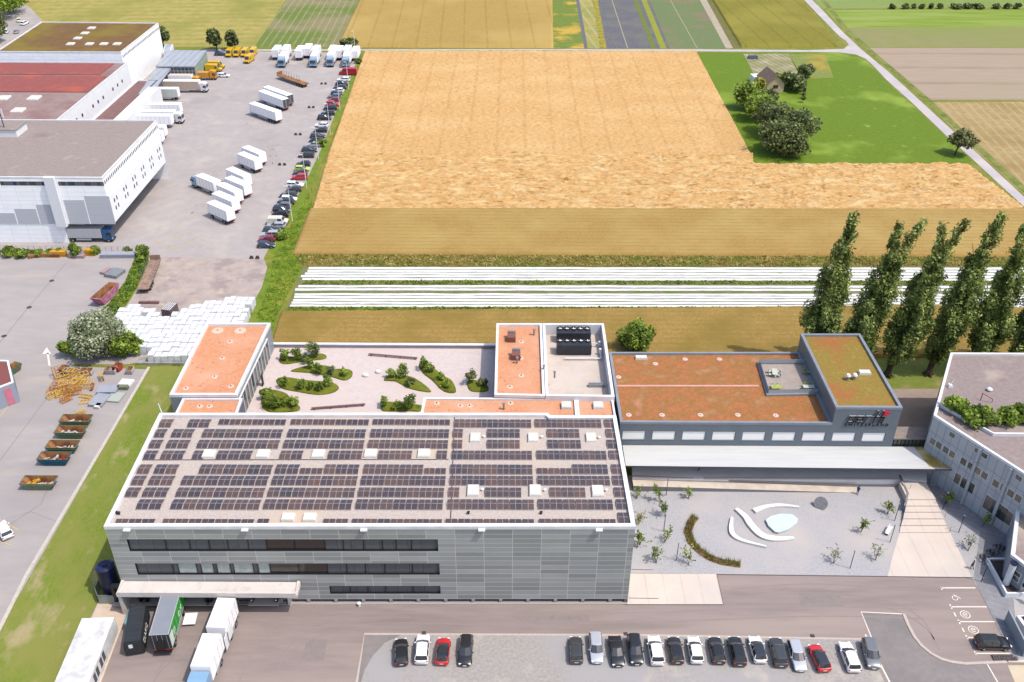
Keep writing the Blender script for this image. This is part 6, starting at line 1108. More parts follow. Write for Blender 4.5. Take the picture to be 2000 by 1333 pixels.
a_, b_ = P(186, 590, 1.8), P(226, 556, 1.8); skip(206, 574, math.atan2(b_.y-a_.y, b_.x-a_.x), 7.4, 'long pink roll container open at the top beside the green strip', psk, [], 'roll_container', 2.5, 2.2, 'open containers', 1.4)
for i, x in enumerate((137, 150, 163, 175, 212, 221, 254)): skip(x, 727 if x < 200 else 724, 1.57, 1.6, 'small white skip in front of the silver tree, ' + ordn[i+1] + ' in the row', wsk, [], 'small_skip', 1.2, 1.1, 'small white skips', .6)
m = MB(); p = P(125, 722, .8); skip(125, 723, 1.3, 1.8, 'small blue skip left of the white skips', M('skip_blue', A(80, 140, 200)), [], 'small_skip', 1.4, 1.2, 'small coloured skips', .6); skip(230, 719, 1.3, 1.7, 'small red skip between the white skips', M('skip_red', A(205, 80, 60)), [], 'small_skip', 1.4, 1.3, 'small coloured skips', .6)
yfr_ = M('yellow_steel', A(252, 206, 100), A(244, 190, 84), 2, coord='obj')
for i, (x, y, L_, W_, H_, rz) in enumerate(((118, 735, 2.2, 1.2, 2., .3), (128, 742, 3., 1.4, 1.8, .1), (142, 738, 2.6, 1.2, 2., -.2), (160, 745, 2.8, 1.4, 1.9, .2), (118, 757, 3., 1.4, 1.6, 0), (136, 760, 3.2, 1.4, 1.9, .1), (153, 755, 3., 1.2, 1.8, .4), (168, 757, 2.4, 1.2, 1.6, 0), (112, 768, 3.2, 1.3, 1.3, .1), (128, 772, 3., 1.3, 1.1, .3), (168, 776, 2.2, .9, .5, 0), (170, 786, 2.4, 1.1, .3, 0), (130, 784, 1.8, .9, .8, .5), (200, 742, 1.8, .5, 1.9, .9), (158, 810, 1.6, .6, .8, .2), (105, 776, 2., 1.2, .9, .2), (145, 770, 2.6, 1.3, 1.6, .1))):
    p = P(x, y); m = MB(); r_ = .05; rz = rz*2.5+random.uniform(-.5, .5); H_ *= random.uniform(.5, 1.05)
    for z in (.08, H_*.5, H_):
        for s_ in (-1, 1): m.tube((-L_/2, s_*W_/2, z), (L_/2, s_*W_/2, z), r_, r_, 5)
    for u_ in np.linspace(-L_/2, L_/2, 5):
        for s_ in (-1, 1): m.tube((u_, s_*W_/2, 0), (u_, s_*W_/2, H_), r_, r_, 5)
        m.tube((u_, -W_/2, H_), (u_, W_/2, H_), r_, r_, 5)
    m.tube((-L_/2, -W_/2, 0), (L_/2, -W_/2, H_), r_, r_, 5); m.tube((L_/2, W_/2, 0), (-L_/2, W_/2, H_), r_, r_, 5); o = m.build('steel_frame', yfr_ if i % 4 else M('orange_steel', A(225, 150, 60), A(206, 130, 60), 2, coord='obj')); o.location = p; o.rotation_euler = (0, 0, rz)
    tag(o, 'yellow tubular frame in the heap, ' + ['far left corner', 'rear left', 'rear middle', 'rear right', 'left edge centre', 'centre left', 'centre', 'centre right', 'front left edge', 'front left', 'small one right of the heap front', 'flat one nearest the lilac panels', 'bright one at the front', 'apart at the right by the crates', 'behind the farthest skip', 'low one at the left', 'front centre'][i], 'steel frame', 'yellow steel frames in the heap')
sheet = M('grey_sheet', A(190, 192, 204), A(176, 180, 192), 1, rough=.5, coord='obj')
for (x, y, sx, sy, sz, rz, mt, l) in ((212, 765, 3.6, 2.4, .7, .05, sheet, 'stack of pale blue grey panels near the yellow frames, rear one'), (196, 785, 2.6, 3.6, .6, -.15, sheet, 'long stack of pale lilac panels near the yellow frames'), (226, 778, 2.6, 2.8, .35, -.12, M('sheet_green', A(196, 204, 192), coord='obj'), 'flat pale green grey panel by the lawn kerb'), (247, 750, 2.4, 2.2, .4, -.1, white, 'white and orange panel lying near the lawn kerb'), (241, 760, 1.9, .9, .7, 0, gsk2, 'low green box in front of the white panel'), (193, 796, .9, 1.2, .6, -.2, white, 'small white crate at the near end of the lilac panels'), (180, 758, .5, 2.2, .4, .2, rust, 'rusty steel sections right of the yellow frames'), (100, 501, 4.6, 1.4, .9, 0, rust, 'stack of brown timber beams along the fence'), (116, 500, 3.4, 1.3, 1.3, 0, ruby, 'orange topped timber pack along the fence'), (152, 503, 3.4, 1.3, .7, 0, M('pinkish', A(190, 160, 165)), 'low pinkish pallet pile along the fence'), (177, 498, 2.2, 1.3, 1.5, 0, ruby, 'yellow topped pack along the fence'), (232, 502, 8.0, 1.7, 1., .03, sheet, 'long pale blue stack of sheet metal along the fence'), (207, 532, 1.2, 2.6, .6, -.3, M('pinkish', A(190, 160, 165)), 'small pinkish crate near the pink container'), (225, 537, 3.2, 3.4, .8, -.3, steel, 'rack of grey steel rods beside the green strip'), (282, 593, 2.2, .6, .5, 0, M('pinkdark', A(150, 110, 110)), 'dark red pallet on the worn yard, left one'), (301, 593, 2.2, .6, .5, 0, MC['pinkdark'], 'dark red pallet on the worn yard, right one'), (66, 503, 2.0, 1.2, .9, .5, rust, 'broken brown crate at the left of the timber stacks')):
    p = P(x, y, 0); t = thing('material_stack', l, 'stack', (p.x, p.y, .03), rz); nL = max(2, int(sz/.2))
    for k in range(nL): m = MB(); m.box((random.uniform(-.05, .05), random.uniform(-.05, .05), k*sz/nL), (sx, sy, sz/nL-.03), z0=True); m.build('panel', mt, t)
p = P(332, 606, 1); t = thing('stillage_crate', 'dark brown slatted crate standing at the edge of the white wrapped blocks', 'crate', (p.x, p.y, .03), -.2); m = MB(); m.box((0, 0, 0), (2.0, 3.2, 1.9), z0=True); m.build('box', M('crate_brown', A(140, 120, 122), A(110, 92, 96), 2, coord='obj'), t); m = MB()
for k in range(5): m.box((-.8+k*.4, 0, 1.9), (.12, 3.1, .06), z0=True)
m.build('slat', off, t)
# white wrapped blocks
wr = M('wrap_white', A(250, 250, 252, 1.15), A(232, 232, 238, 1.05), 1.2, rough=.5, bump=.05, bsc=3, coord='obj')
def inpoly(x, y, poly):
    c_ = False; n = len(poly)
    for k in range(n):
        (x1, y1), (x2, y2) = poly[k], poly[(k+1) % n]
        if (y1 > y) != (y2 > y) and x < (x2-x1)*(y-y1)/(y2-y1)+x1: c_ = not c_
    return c_
region = [(244, 606), (258, 598), (280, 610), (305, 612), (322, 624), (345, 620), (375, 606), (420, 592), (492, 584), (500, 600), (470, 640), (420, 660), (380, 700), (340, 700), (296, 700), (294, 690), (250, 686), (240, 662), (205, 642)]
protos = []
for v_ in range(4):
    m = MB(); hz = 1.95; cs = []
    for z_, f_ in ((0, .96), (.1, 1.), (1.0, 1.02+.02*v_ % 2), (hz-.12, 1.), (hz, .93)): cs.append([(x*f_+random.uniform(-.02, .02), y*f_+random.uniform(-.02, .02), z_+random.uniform(-.02, .02) if z_ else 0) for x, y in ((-.6, -.76), (.6, -.76), (.61, 0), (.6, .76), (-.6, .76), (-.61, 0))])
    m.loft(cs); protos.append(m.build('wrapped_block', wr, link=False).data)
y = P(0, 706, 0).y; cnt = 0
while y < 195:
    x = -100.
    while x < -50:
        z_ = 0; p_ = Vector((x, y, 1.)); d = p_-Vector((0, 0, H)); px = CX+F*d.dot(RR)/d.dot(fw); py = CY-F*d.dot(UU)/d.dot(fw)
        if inpoly(px, py, region) and random.random() > .015 and cnt < 290:
            tall = 2 if random.random() < .06 else 1
            o = bpy.data.objects.new('wrapped_block', random.choice(protos)); C.objects.link(o); o.location = (x+random.uniform(-.04, .04), y+random.uniform(-.05, .05), .02); o.rotation_euler = (0, 0, random.uniform(-.02, .02)+(math.pi if random.random() < .5 else 0)); o.scale = (1, 1, random.choice((1, 1, 1.03, .96, 1.08)))
            tag(o, 'white plastic wrapped pallet block in the packed field of blocks behind the clay roofed wing', 'wrapped pallet', 'white wrapped pallet blocks'); cnt += 1
        x += 1.30
    y += 1.66
print('blocks', cnt)
p0, p1 = P(270, 708), P(360, 708); m = MB(); m.strip([(p0.x, p0.y, 0), (p1.x, p1.y, 0)], 2.0, h=.5); tag(m.build('concrete_bank', M('bankm', A(190, 184, 184), A(168, 160, 154), .8, c3=A(140, 140, 80), sc3=.4, t3=(.55, .7))), 'low weathered concrete bank between the wrapped blocks and the lawn', 'bank')
# light poles at the verge
for i, (x, y, h_) in enumerate(((571, 433, 9.5), (599, 368, 9.5), (622, 311, 9.5), (645, 262, 9.5), (664, 216, 9.5), (681, 175, 9.5), (695, 116, 10.5))):
    p = P(x, y); t = thing('light_pole', 'tall thin white light pole on the green verge, ' + ['nearest', 'second', 'third', 'fourth', 'fifth', 'sixth', 'farthest'][i] + ' from the camera', 'light pole', p, 0, 'light poles along the verge'); m = MB(); m.tube((0, 0, 0), (0, 0, h_), .11, .06, 8); m.build('pole', off, t); m = MB(); m.box((-.5, 0, h_), (1., .3, .12), z0=True); m.build('lamp_head', off, t)
for i, (x, y) in enumerate(((632, 165), (608, 211), (582, 264), (551, 323), (497, 505))):
    p = P(x, y); t = thing('wheel_block', 'small dark block pair on the yard asphalt, ' + ['farthest', 'second farthest', 'middle', 'fourth', 'nearest'][i], 'block', p, 0, 'dark blocks on the yard'); 
    for s_ in (-.7, .7): m = MB(); m.box((s_, 0, 0), (.9, .8, .6), z0=True, taper=(.6, .6)); m.build('block', M('block_dark', A(80, 70, 72)), t)
for i, (x, y) in enumerate(((101, 549), (57, 601), (8, 657))):
    p = P(x, y); m = MB(); m.tube((0, 0, 0), (0, 0, .03), .55, .55, 12); o = m.build('drain_cover', M('drain', A(90, 84, 84))); o.location = (p.x, p.y, .02); tag(o, 'dark round drain cover along the asphalt seam, ' + ['far', 'middle', 'near'][i] + ' one', 'drain cover', 'drain covers on the lot')
# kerb inlets beside gravel lot
for i, (x, y) in enumerate(((828, 1237), (1222, 1239), (1587, 1243))):
    p = P(x, y); m = MB(); m.box((0, 0, 0), (.55, .5, .1), z0=True, taper=(.9, .9)); o = m.build('gully_cover', M('drain', A(90, 84, 84))); o.location = (p.x, p.y, .05); tag(o, 'small dark gully cover on the kerb of the gravel lot, ' + ['left', 'middle', 'right'][i] + ' one', 'drain cover', 'gully covers of the gravel lot')

# ------------------------------------------------------------------ left industrial buildings
ww = panelmat('white_cladding', A(250, 250, 252, 1.6), A(246, 246, 250, 1.6), A(230, 232, 238, 1.3), 4., 1.1, .03, rough=.5); lgr = M('light_grey_clad', A(208, 209, 216, 1.25), A(200, 202, 210, 1.25), .6, coord='uv', stretch=(.1, 4, 1))
rooft = M('roof_taupe', A(180, 164, 158), A(166, 150, 144), 1.2, bump=.03, bsc=6, c3=A(148, 132, 128), sc3=.07, t3=(.6, .75), c4=A(192, 176, 168), sc4=.3)
Zw = 16.92; w1 = [P(-250, 347, Zw), P(203, 347, Zw), P(304, 234, Zw), P(-250, 232, Zw)]; w1[2].y = w1[3].y; w1[0].y = w1[1].y; w1[2].x = w1[1].x = (w1[1].x+w1[2].x)/2
dep, dp = roofed('white_depot', 'big white depot hall overhanging the yard on its right side', None, Zw, 0, ww, rooft, cap_w, ph=.3, pw=.35, walls=False, pts=w1)
xi = P(134, 475).x; m = MB(); A1 = w1[0]; 
wall(m, w1[0], w1[1], 5, Zw-.1); wall(m, w1[1], w1[2], 5, Zw-.1); wall(m, w1[2], w1[3], 0, Zw-.1); wall(m, Vector((w1[0].x, w1[0].y+.05, 0)), Vector((xi, w1[0].y+.05, 0)), 0, 5); wall(m, Vector((xi, w1[0].y+.05, 0)), Vector((xi, w1[2].y-.05, 0)), 0, 5)
m.build('wall', [ww, ww], dep, True); m = MB(); m.face([(w1[1].x, w1[1].y, 5), (xi, w1[1].y, 5), (xi, w1[2].y, 5), (w1[2].x, w1[2].y, 5)]); m.build('soffit', lgr, dep, True)
for x0_, x1_, yt in ((-60, 28, 416), (28, 70, 408), (70, 108, 400), (124, 164, 391), (164, 213, 383)):
    u0_, z1_ = onplane(w1[0], w1[1], x0_, yt); u1_, _ = onplane(w1[0], w1[1], x1_, yt); m = MB(); wbox(m, w1[0], w1[1], u0_, u1_-.05, 5.02, z1_, -.06, -.002); m.build('cladding_panel', lgr, dep, True)
u0_, _ = onplane(w1[0], w1[1], 88, 341); m = MB(); q0 = onplane(w1[0], w1[1], 97, 345)[0]; q1 = onplane(w1[0], w1[1], 124, 437)[0]; wbox(m, w1[0], w1[1], q0-1.2, q0+1.2, 4.6, Zw+.3, -1.0, -.06); m.build('duct', M('duct_grey', A(236, 238, 242, 1.3)), dep, True)
for k in range(34):
    u_ = onplane(w1[0], w1[1], 4+k*6.3, 359)[0]
    if abs(u_-q0) < 1.6 or k > 31: continue
    m = MB(); wbox(m, w1[0], w1[1], u_-.42, u_+.42, Zw-2.1, Zw-1.1, -.03, .01); m.build('window', [glass, M('pane_blue', A(70, 75, 110)), M('pane_grey', A(120, 124, 130))][random.choice((0, 1, 2, 2))], dep, True)
Lr = (w1[2]-w1[1]).length
for k in range(36):
    u_ = .8+k*(Lr-1.6)/35; m = MB(); wbox(m, w1[1], w1[2], u_-.27, u_+.27, Zw-2.0, Zw-1.1, -.03, .01); m.build('window', M('pane_grey', A(120, 124, 130)), dep, True)
m = MB(); wbox(m, w1[1], w1[2], .2, Lr-.2, 5.1, Zw-5.2, -.12, -.002); m.build('cladding_panel', M('side_grey', A(240, 241, 244, 1.4), A(234, 236, 240, 1.35), .6), dep, True)
for k in range(6):
    u_ = Lr*(.1+k*.163)
    for du, dz in ((-.8, .9), (.8, .9), (-.8, -1.), (.8, -1.)): m = MB(); wbox(m, w1[1], w1[2], u_+du-.28, u_+du+.28, Zw-8+dz-.5, Zw-8+dz+.5, -.15, -.125); m.build('window', glass, dep, True)
p = P(22, 262, Zw); t = thing('roof_cabin', 'flat roofed cabin on the roof of the big white depot', 'roof cabin', (P(0, 270, Zw).x, P(0, 263, Zw).y, Zw-.3)); m = MB(); m.box((-1.5, 1.8, 0), (10.5, 6, 1.9), z0=True); m.build('wall', off, t); m = MB(); m.box((-1.5, 1.8, 1.9), (11, 6.4, .15), z0=True); m.build('roof', rooft, t)
p = P(12, 262, Zw); t = thing('mobile_mast', 'antenna mast with white panels on the depot roof', 'antenna', (p.x, p.y, Zw-.3)); m = MB(); m.tube((0, 0, 0), (0, 0, 7), .12, .1); m.build('pole', black, t)
for k in range(3): a_ = k*2.1; m = MB(); m.box((.5*math.cos(a_), .5*math.sin(a_), 4.7), (.3, .25, 2.2), z0=True); m.build('panel_antenna', white, t)
# lower annex wall projection at ground
m = MB(); 
# W2
Z2 = 12.5; rred = M('roof_red', A(176, 100, 92), A(164, 92, 88), .5, c3=A(200, 104, 84), sc3=.08, t3=(.55, .68), bump=.02); 
x2 = P(114, 232, Z2).x; x2b = P(246, 119, Z2).x; yN, yF = w1[2].y+.1, P(240, 122, Z2).y
w2 = [Vector((-190, yN, Z2)), Vector((x2, yN, Z2)), Vector((x2, yF, Z2)), Vector((-190, yF, Z2))]
wd, _ = roofed('red_roofed_hall', 'long hall with red and grey roof sections between the two white halls', None, Z2, 0, off, M('roof_taupe2', A(180, 156, 150), A(168, 142, 138), .7, c3=A(160, 120, 116), sc3=.1, bump=.02), cap_w, ph=.3, pw=.3, pts=w2)
y_a = P(200, 180, Z2).y; y_b = P(200, 147, Z2).y
m = MB(); m.box(((-190+x2)/2-.3, (y_a+y_b)/2-.3, Z2-.29), (x2+188, y_b-y_a-1, .22), z0=True); m.build('red_roof_panel', rred, wd, True); m = MB(); m.box(((-190+x2)/2-2, (yF+y_b)/2-.2, Z2-.29), (x2+186, yF-y_b-1.6, .2), z0=True); m.build('red_roof_panel', rred, wd, True)
for k in range(16):
    u_ = 3+k*(yF-yN-6)/15
    if k % 4 != 3: m = MB(); wbox(m, w2[1], w2[2], u_-.5, u_+.5, Z2-4.6, Z2-3.6, -.04, .01); m.build('window', glass, wd, True)
for i, (x, y) in enumerate(((7, 193), (67, 193), (36, 217))): skylight(x, y, Z2-.3, 3.2, 3.6, .5, 'pale dome on the grey roof of the red roofed hall, ' + ['left', 'right', 'front'][i] + ' one', 'domes on the far hall roofs')
# W3
Z3 = 13.8; x3 = P(309, 46, Z3).x; w3 = [P(-10, 102, Z3), P(241, 102, Z3), P(309, 45, Z3), P(80, 43, Z3)]; w3[1].x = w3[2].x; w3[0].y = w3[1].y
w3b, _ = roofed('mossy_roofed_hall', 'white hall with brown mossy roof at the back', None, Z3+0, 0, ww, M('roof_moss', A(142, 106, 66), A(126, 96, 54), .4, c3=A(146, 126, 48), sc3=.06, t3=(.46, .62), bump=.05), cap_w, ph=.3, pw=.35, pts=w3)
L3 = (w3[2]-w3[1]).length
for k in range(30): u_ = 1+k*(L3-2)/29; m = MB(); wbox(m, w3[1], w3[2], u_-.3, u_+.3, Z3-2.2, Z3-1.3, -.03, .01); m.build('window', MC['pane_grey'], w3b, True)
for i, (x, y) in enumerate(((179, 56), (166, 66), (152, 76), (138, 87), (175, 87), (203, 87), (229, 87))): skylight(x, y, Z3-.3, 2.4, 2.6, .4, 'small pale dome on the brown mossy roof, ' + ordn[i+1] + ' in clockwise order', 'domes on the far hall roofs')
# annex low roof strip + white slab + striped canopy + shed
Z4 = 5.0; xa0 = x2; xa1 = P(283, 157, Z4).x
an, _ = roofed('brown_roofed_annex', 'low brown roofed annex along the right side of the red roofed hall', None, Z4, 0, off, M('annex_roof', A(150, 116, 112), A(138, 104, 102), .6), off, ph=.3, pw=.3, pts=[Vector((xa0+.05, yN, Z4)), Vector((xa0+7.0, yN, Z4)), Vector((xa0+7.0, P(283, 157, Z4).y, Z4)), Vector((xa0+.05, P(283, 157, Z4).y, Z4))])
an2, _ = roofed('white_slab_canopy', 'long narrow white roofed loading gallery above the docked trailers', None, 5.6, 0, off, off, off, ph=.25, pw=.2, pts=[Vector((xa0+7.1, yN, 5.6)), Vector((xa0+11, yN, 5.6)), Vector((xa0+11, P(283, 170, 5.6).y, 5.6)), Vector((xa0+7.1, P(283, 170, 5.6).y, 5.6))])
for i, (x, y) in enumerate(((249, 166), (228, 186), (205, 207), (183, 229))): skylight(x, y, Z4-.3, 2.2, 2.4, .4, 'pale dome on the low brown annex roof, ' + ['farthest', 'second', 'third', 'nearest'][i], 'domes on the far hall roofs')
stm = M('striped_metal', A(196, 200, 208), A(186, 190, 200), .3, rough=.4, stripes=[(0., 2.4, .12, A(130, 136, 146), .9, 0)])
q = PL([(270, 184), (294, 184), (334, 134), (306, 132)], 5.0); t = thing('striped_canopy', 'grey striped metal canopy between the annex and the green sided shed', 'canopy', (q[0].x, q[0].y, 0)); m = MB(); m.prism([(p.x, p.y) for p in q], 4.7, 5.0, bottom=True); m.build('roof_sheet', stm, t, True)
for k in (1, 2): m = MB(); m.tube((q[k].x-.4, q[k].y+(.5 if k == 1 else -.5), 0), (q[k].x-.4, q[k].y+(.5 if k == 1 else -.5), 4.7), .12); m.build('column', steel, t, True)
q = PL([(303, 130), (380, 130), (404, 99), (330, 98)], 5.6); t = thing('green_sided_shed', 'open shed with grey striped metal roof and pale green side near the yellow vans', 'shed', (q[0].x, q[0].y, 0)); m = MB(); m.prism([(p.x, p.y) for p in q], 5.3, 5.6, bottom=True); m.build('roof', stm, t, True)
m = MB(); m.face([(q[1].x-.2, q[1].y+.2, 0), (q[2].x-.2, q[2].y-.2, 0), (q[2].x-.2, q[2].y-.2, 5.3), (q[1].x-.2, q[1].y+.2, 5.3)]); m.build('side_wall', M('pale_green', A(176, 192, 176), A(160, 178, 162), .5), t, True)
gm = panelmat('grid_glass', A(120, 124, 130), A(100, 104, 110), A(206, 208, 210), 1.3, 1.3, .12); m = MB(); wall(m, (q[0].x+1, q[0].y+.3), (q[1].x-.3, q[1].y+.3), 0, 5.3); m.build('glazed_front', [gm, gm], t, True)
q = PL([(318, 104), (330, 104), (338, 87), (322, 86)], 5.0); t = thing('small_annex', 'small grey annex behind the white hall corner at the back', 'building', (q[0].x, q[0].y, 0)); m = MB(); m.prism([(p.x, p.y) for p in q], 0, 5.0); m.build('wall', off, t, True); m = MB(); m.prism([(p[0], p[1]) for p in inset(q, .3)], 5.0, 5.2); m.build('roof', stm, t, True)
# small building far left middle (cut)
q = [P(-90, 790, 4.5), P(26, 746, 4.5), P(16, 704, 4.5), P(-90, 700, 4.5)]; t, _ = roofed('pink_walled_workshop', 'small workshop with a pink gable wall at the left picture edge', None, 4.5, 0, M('wshop', A(176, 184, 200)), M('wroof', A(150, 90, 86)), off, ph=.2, pw=.3, pts=q); m = MB(); wbox(m, q[0], q[1], 8., (q[1]-q[0]).length-.8, .2, 3.6, -.06, -.002); m.build('pink_panel', M('pinkwall', A(240, 150, 170), A(232, 130, 150), .5), t, True)
p = P(24, 722, 1); skip(24, 722, 1.2, 3.4, 'small green skip beside the pink walled workshop', gsk, [], 'small_skip', 1.8, 1.3, 'small coloured skips', .7)
# fence along the storage lot
pa, pb = P(0, 494), P(290, 496); t = thing('mesh_fence', 'wire mesh fence on posts behind the timber stacks', 'fence', (pa.x, pa.y, 0)); m = MB()
for k in range(26): f_ = k/25; p = pa*(1-f_)+pb*f_; m.tube((p.x, p.y, 0), (p.x, p.y, 1.9), .05, .05, 5)
m.build('post', steel, t, True); m = MB()
for z in np.linspace(.2, 1.85, 7): m.tube((pa.x, pa.y, z), (pb.x, pb.y, z), .018, .018, 4)
m.build('wire', steel, t, True)
G('hedge_strip', [(264, 500), (292, 490), (290, 515), (270, 560), (252, 590), (238, 608), (205, 640), (195, 660), (165, 650), (185, 618), (215, 590), (245, 550)], 7, MC['verge'])

# ------------------------------------------------------------------ vegetation
def tuft_mass(name, poly, n, hmax, mat, size=.3, label=None):
    xs = [p[0] for p in poly]; ys = [p[1] for p in poly]; pts = []
    while len(pts) < n:
        x, y = random.uniform(min(xs), max(xs)), random.uniform(min(ys), max(ys))
        if inpoly(x, y, poly): p = P(x, y); pts.append((p.x, p.y, random.random()**1.5*hmax*(.4+.9*max(0, noise.noise(Vector((p.x*.25, p.y*.25, 0)))+.35))))
    pts = np.array(pts); o = leafmesh(name, pts, np.tile([.2, -.3, .8], (n, 1)), size, mat); return tag(o, label, 'grass', kind='stuff')
tuft_mass('verge_tufts', [(712, 106), (722, 106), (655, 262), (632, 316), (604, 383), (614, 409), (572, 497), (590, 523), (548, 604), (535, 630), (500, 622), (524, 560), (532, 522), (532, 505), (548, 480), (568, 440), (593, 395), (617, 350), (642, 290), (664, 235), (682, 188), (703, 138)], 9000, .2, leafmat('verge_leaf', A(104, 140, 24, .6), A(140, 160, 44, .6), A(172, 164, 70, .6)), .12, 'rough green grass verge between the yard and the wheat')
tuft_mass('hedge_growth', [(268, 500), (290, 492), (288, 515), (268, 560), (236, 608), (205, 640), (190, 655), (170, 645), (215, 592), (245, 552)], 4500, .55, leafmat('hedge_leaf', A(86, 118, 34, .6), A(124, 148, 50, .6), A(150, 156, 70, .6)), .2, 'weedy green strip between the storage lot and the worn yard')
tuft_mass('weed_growth', [(575, 498), (1995, 503), (2010, 521), (595, 521)], 8000, .5, leafmat('weed_leaf', A(140, 132, 62, .6), A(176, 150, 92, .6), A(190, 166, 110, .6)), .18, 'tall weeds along the far side of the fleece rows')
tuft_mass('weed_strip', [(600, 549), (2010, 550), (2012, 556), (590, 556)], 3500, .35, leafmat('weed2', A(110, 134, 40, .6), A(140, 144, 56, .6)), .2, 'low green weeds between the fleece rows'); tuft_mass('weed_strip', [(560, 601), (1560, 601), (1560, 606), (900, 604), (560, 612)], 2500, .35, MC['weed2'], .2, 'low green weeds in front of the fleece rows')
tuft_mass('weed_strip', [(296, 704), (345, 704), (362, 710), (350, 716), (270, 704)], 500, .4, MC['weed2'], .15, 'low green weeds at the foot of the wrapped blocks')
for i, (x, y, h_, r_) in enumerate(((585, 288, 2.5, 1.6), (628, 286, 2.4, 2.), (552, 466, 2.0, 2.0), (700, 124, 1.6, 2.))):
    p = P(x, y); tree('verge_bush', 'round green bush on the verge, ' + ['beside the middle car gap', 'beside the third light pole', 'beside the nearest cars', 'at the far end'][i], p.x, p.y, 0, h_, r_, h_*.95, LG, 700, .22, group='bushes on the verge', cat='bush', tr=.05) if i else None
# poplars
def poplar(bx, by, tx, ty, h_, label, split=False):
    p = P(bx, by); q = P(tx, ty, h_); t = thing('poplar_tree', label, 'tree', p, 0, 'row of wind bent poplars'); top = Vector((q.x-p.x, max(-1.5, min(2.5, q.y-p.y)), h_)); blobs = []
    def ax(f_): return Vector((top.x*f_**1.25, top.y*f_, h_*f_))
    for k in range(170):
        f_ = .09+.91*(k/169.); R_ = 3.75*(math.sin(min(1, (f_-.04)/.30)*math.pi/2)**.8)*(1-max(0, (f_-.38)/.64)**1.3*.93); a_ = random.uniform(0, 6.28); rad = R_*random.uniform(.15, .85); c_ = ax(f_); r_ = max(.4, R_*random.uniform(.18, .34))
        lx = 0
        if split and f_ > .72: lx = (1 if k % 2 else -1)*(f_-.72)*7; c_ = c_+Vector((lx, 0, -abs(lx)*.4 if k % 2 == 0 else 0))
        blobs.append((c_.x+math.cos(a_)*rad, c_.y+math.sin(a_)*rad, c_.z, r_, r_, r_*random.uniform(1.8, 3.)))
    pp, dd_ = sample_blobs(blobs, 21000, .3); pp[:, 0] += (rng.random(len(pp))**3)*1.2; dd_[:, 2] += .3; leafmesh('crown', pp, dd_, .135, LP, t, 1.9)
    m = MB(); pv = Vector((0, 0, -.1)); rr_ = .62
    for k in range(1, 9): c_ = ax(k/9.5); m.tube(pv, c_, rr_, rr_*.84, 8, 0, False); pv = c_; rr_ *= .84
    for k in range(5): a_ = k*1.256; m.tube((math.cos(a_)*1.0, math.sin(a_)*1.0, -.1), (0, 0, 1.4), .2, .3, 6)
    for k in range(16): f_ = random.uniform(.12, .7); a_ = random.uniform(0, 6.28); c_ = ax(f_); m.tube(c_, c_+Vector((math.cos(a_)*2.+.5, math.sin(a_)*2., 4.5)), .12, .03, 5)
    m.build('trunk', bark, t)
ht = 32.5
for i, (bx, by, tx, ty, s_) in enumerate(((1572, 735, 1663, 420, 0), (1652, 735, 1762, 415, 1), (1732, 735, 1858, 428, 1), (1812, 733, 1944, 412, 0), (1892, 735, 2012, 425, 1), (1972, 735, 2100, 430, 0), (2052, 735, 2180, 430, 0))):
    poplar(bx, by, tx, ty, ht-(1 if s_ else 0), 'tall wind bent poplar, ' + ['leftmost in the row', 'second from the left in the row', 'third from the left, trunk visible', 'fourth from the left, thick bare trunk', 'fifth from the left in the row', 'sixth from the left in the row', 'seventh, rightmost in the row'][i], s_)
# meadow trees
mt_ = [(1467, 215, 9, 4.6, LG, 'leftmost tree of the meadow group, nearest the hut'), (1478, 190, 7, 3.2, LY, 'yellow green tree touching the hut roof'), (1480, 234, 9, 4.8, LG, 'green tree in front of the hut'), (1496, 210, 7, 3.8, LD, 'small dark tree just left of the hut front'), (1500, 262, 10, 5.2, LD, 'dark tree in the middle of the meadow group'), (1520, 272, 11, 5.6, LD, 'large grey green tree in the meadow group'), (1556, 285, 12, 6., LD, 'large tree at the right of the meadow group'), (1528, 302, 11, 6., LD, 'nearest big dark tree of the meadow group'), (1550, 306, 8, 4.6, LD, 'nearest low tree at the right of the meadow group'), (1514, 292, 7, 4, LD, 'low dark tree at the left front of the meadow group'), (1545, 175, 6.5, 4.4, LD, 'dark shrub behind the hut'), (1520, 168, 5, 3.4, LG, 'green shrub right of the hut roof'), (1572, 152, 5, 3, LD, 'dark shrub by the kitchen garden'), (1556, 180, 5, 3.4, LD, 'dark shrub at the front of the hut garden')]
for (x, y, h_, r_, mm_, l) in mt_: p = P(x-(4 if y > 200 else 0), y); r_ *= 1.2 if y > 200 else 1; tree('broadleaf_tree', l, p.x, p.y, 0, h_, r_, h_*.88, mm_, 2400, .33, group='trees in the meadow', tr=.25, nb=26)
for k in range(3): p = P(1570-k*1, 185+k*8); tree('young_tree', 'thin young tree right of the hut, ' + ['far', 'middle', 'near'][k] + ' one', p.x, p.y, 0, 2.6, .9, 2, LD, 140, .2, group='thin young trees by the hut', tr=.06, nb=5)
p = P(1864, 304); tree('field_tree', 'single grey green tree beside the field road', p.x, p.y, 0, 7.5, 4.3, 5.2, leafmat('leaf_olive', A(84, 88, 50), A(104, 106, 68), A(134, 134, 98)), 3000, .3, lean=(1.6, .6), tr=.3, nb=24)
p = P(1240, 694); tree('rear_tree', 'dark green tree behind the sedum roofed wing', p.x+.4, p.y+1.2, 0, 7., 3.9, 6, LG, 4500, .22, tr=.25, nb=24)
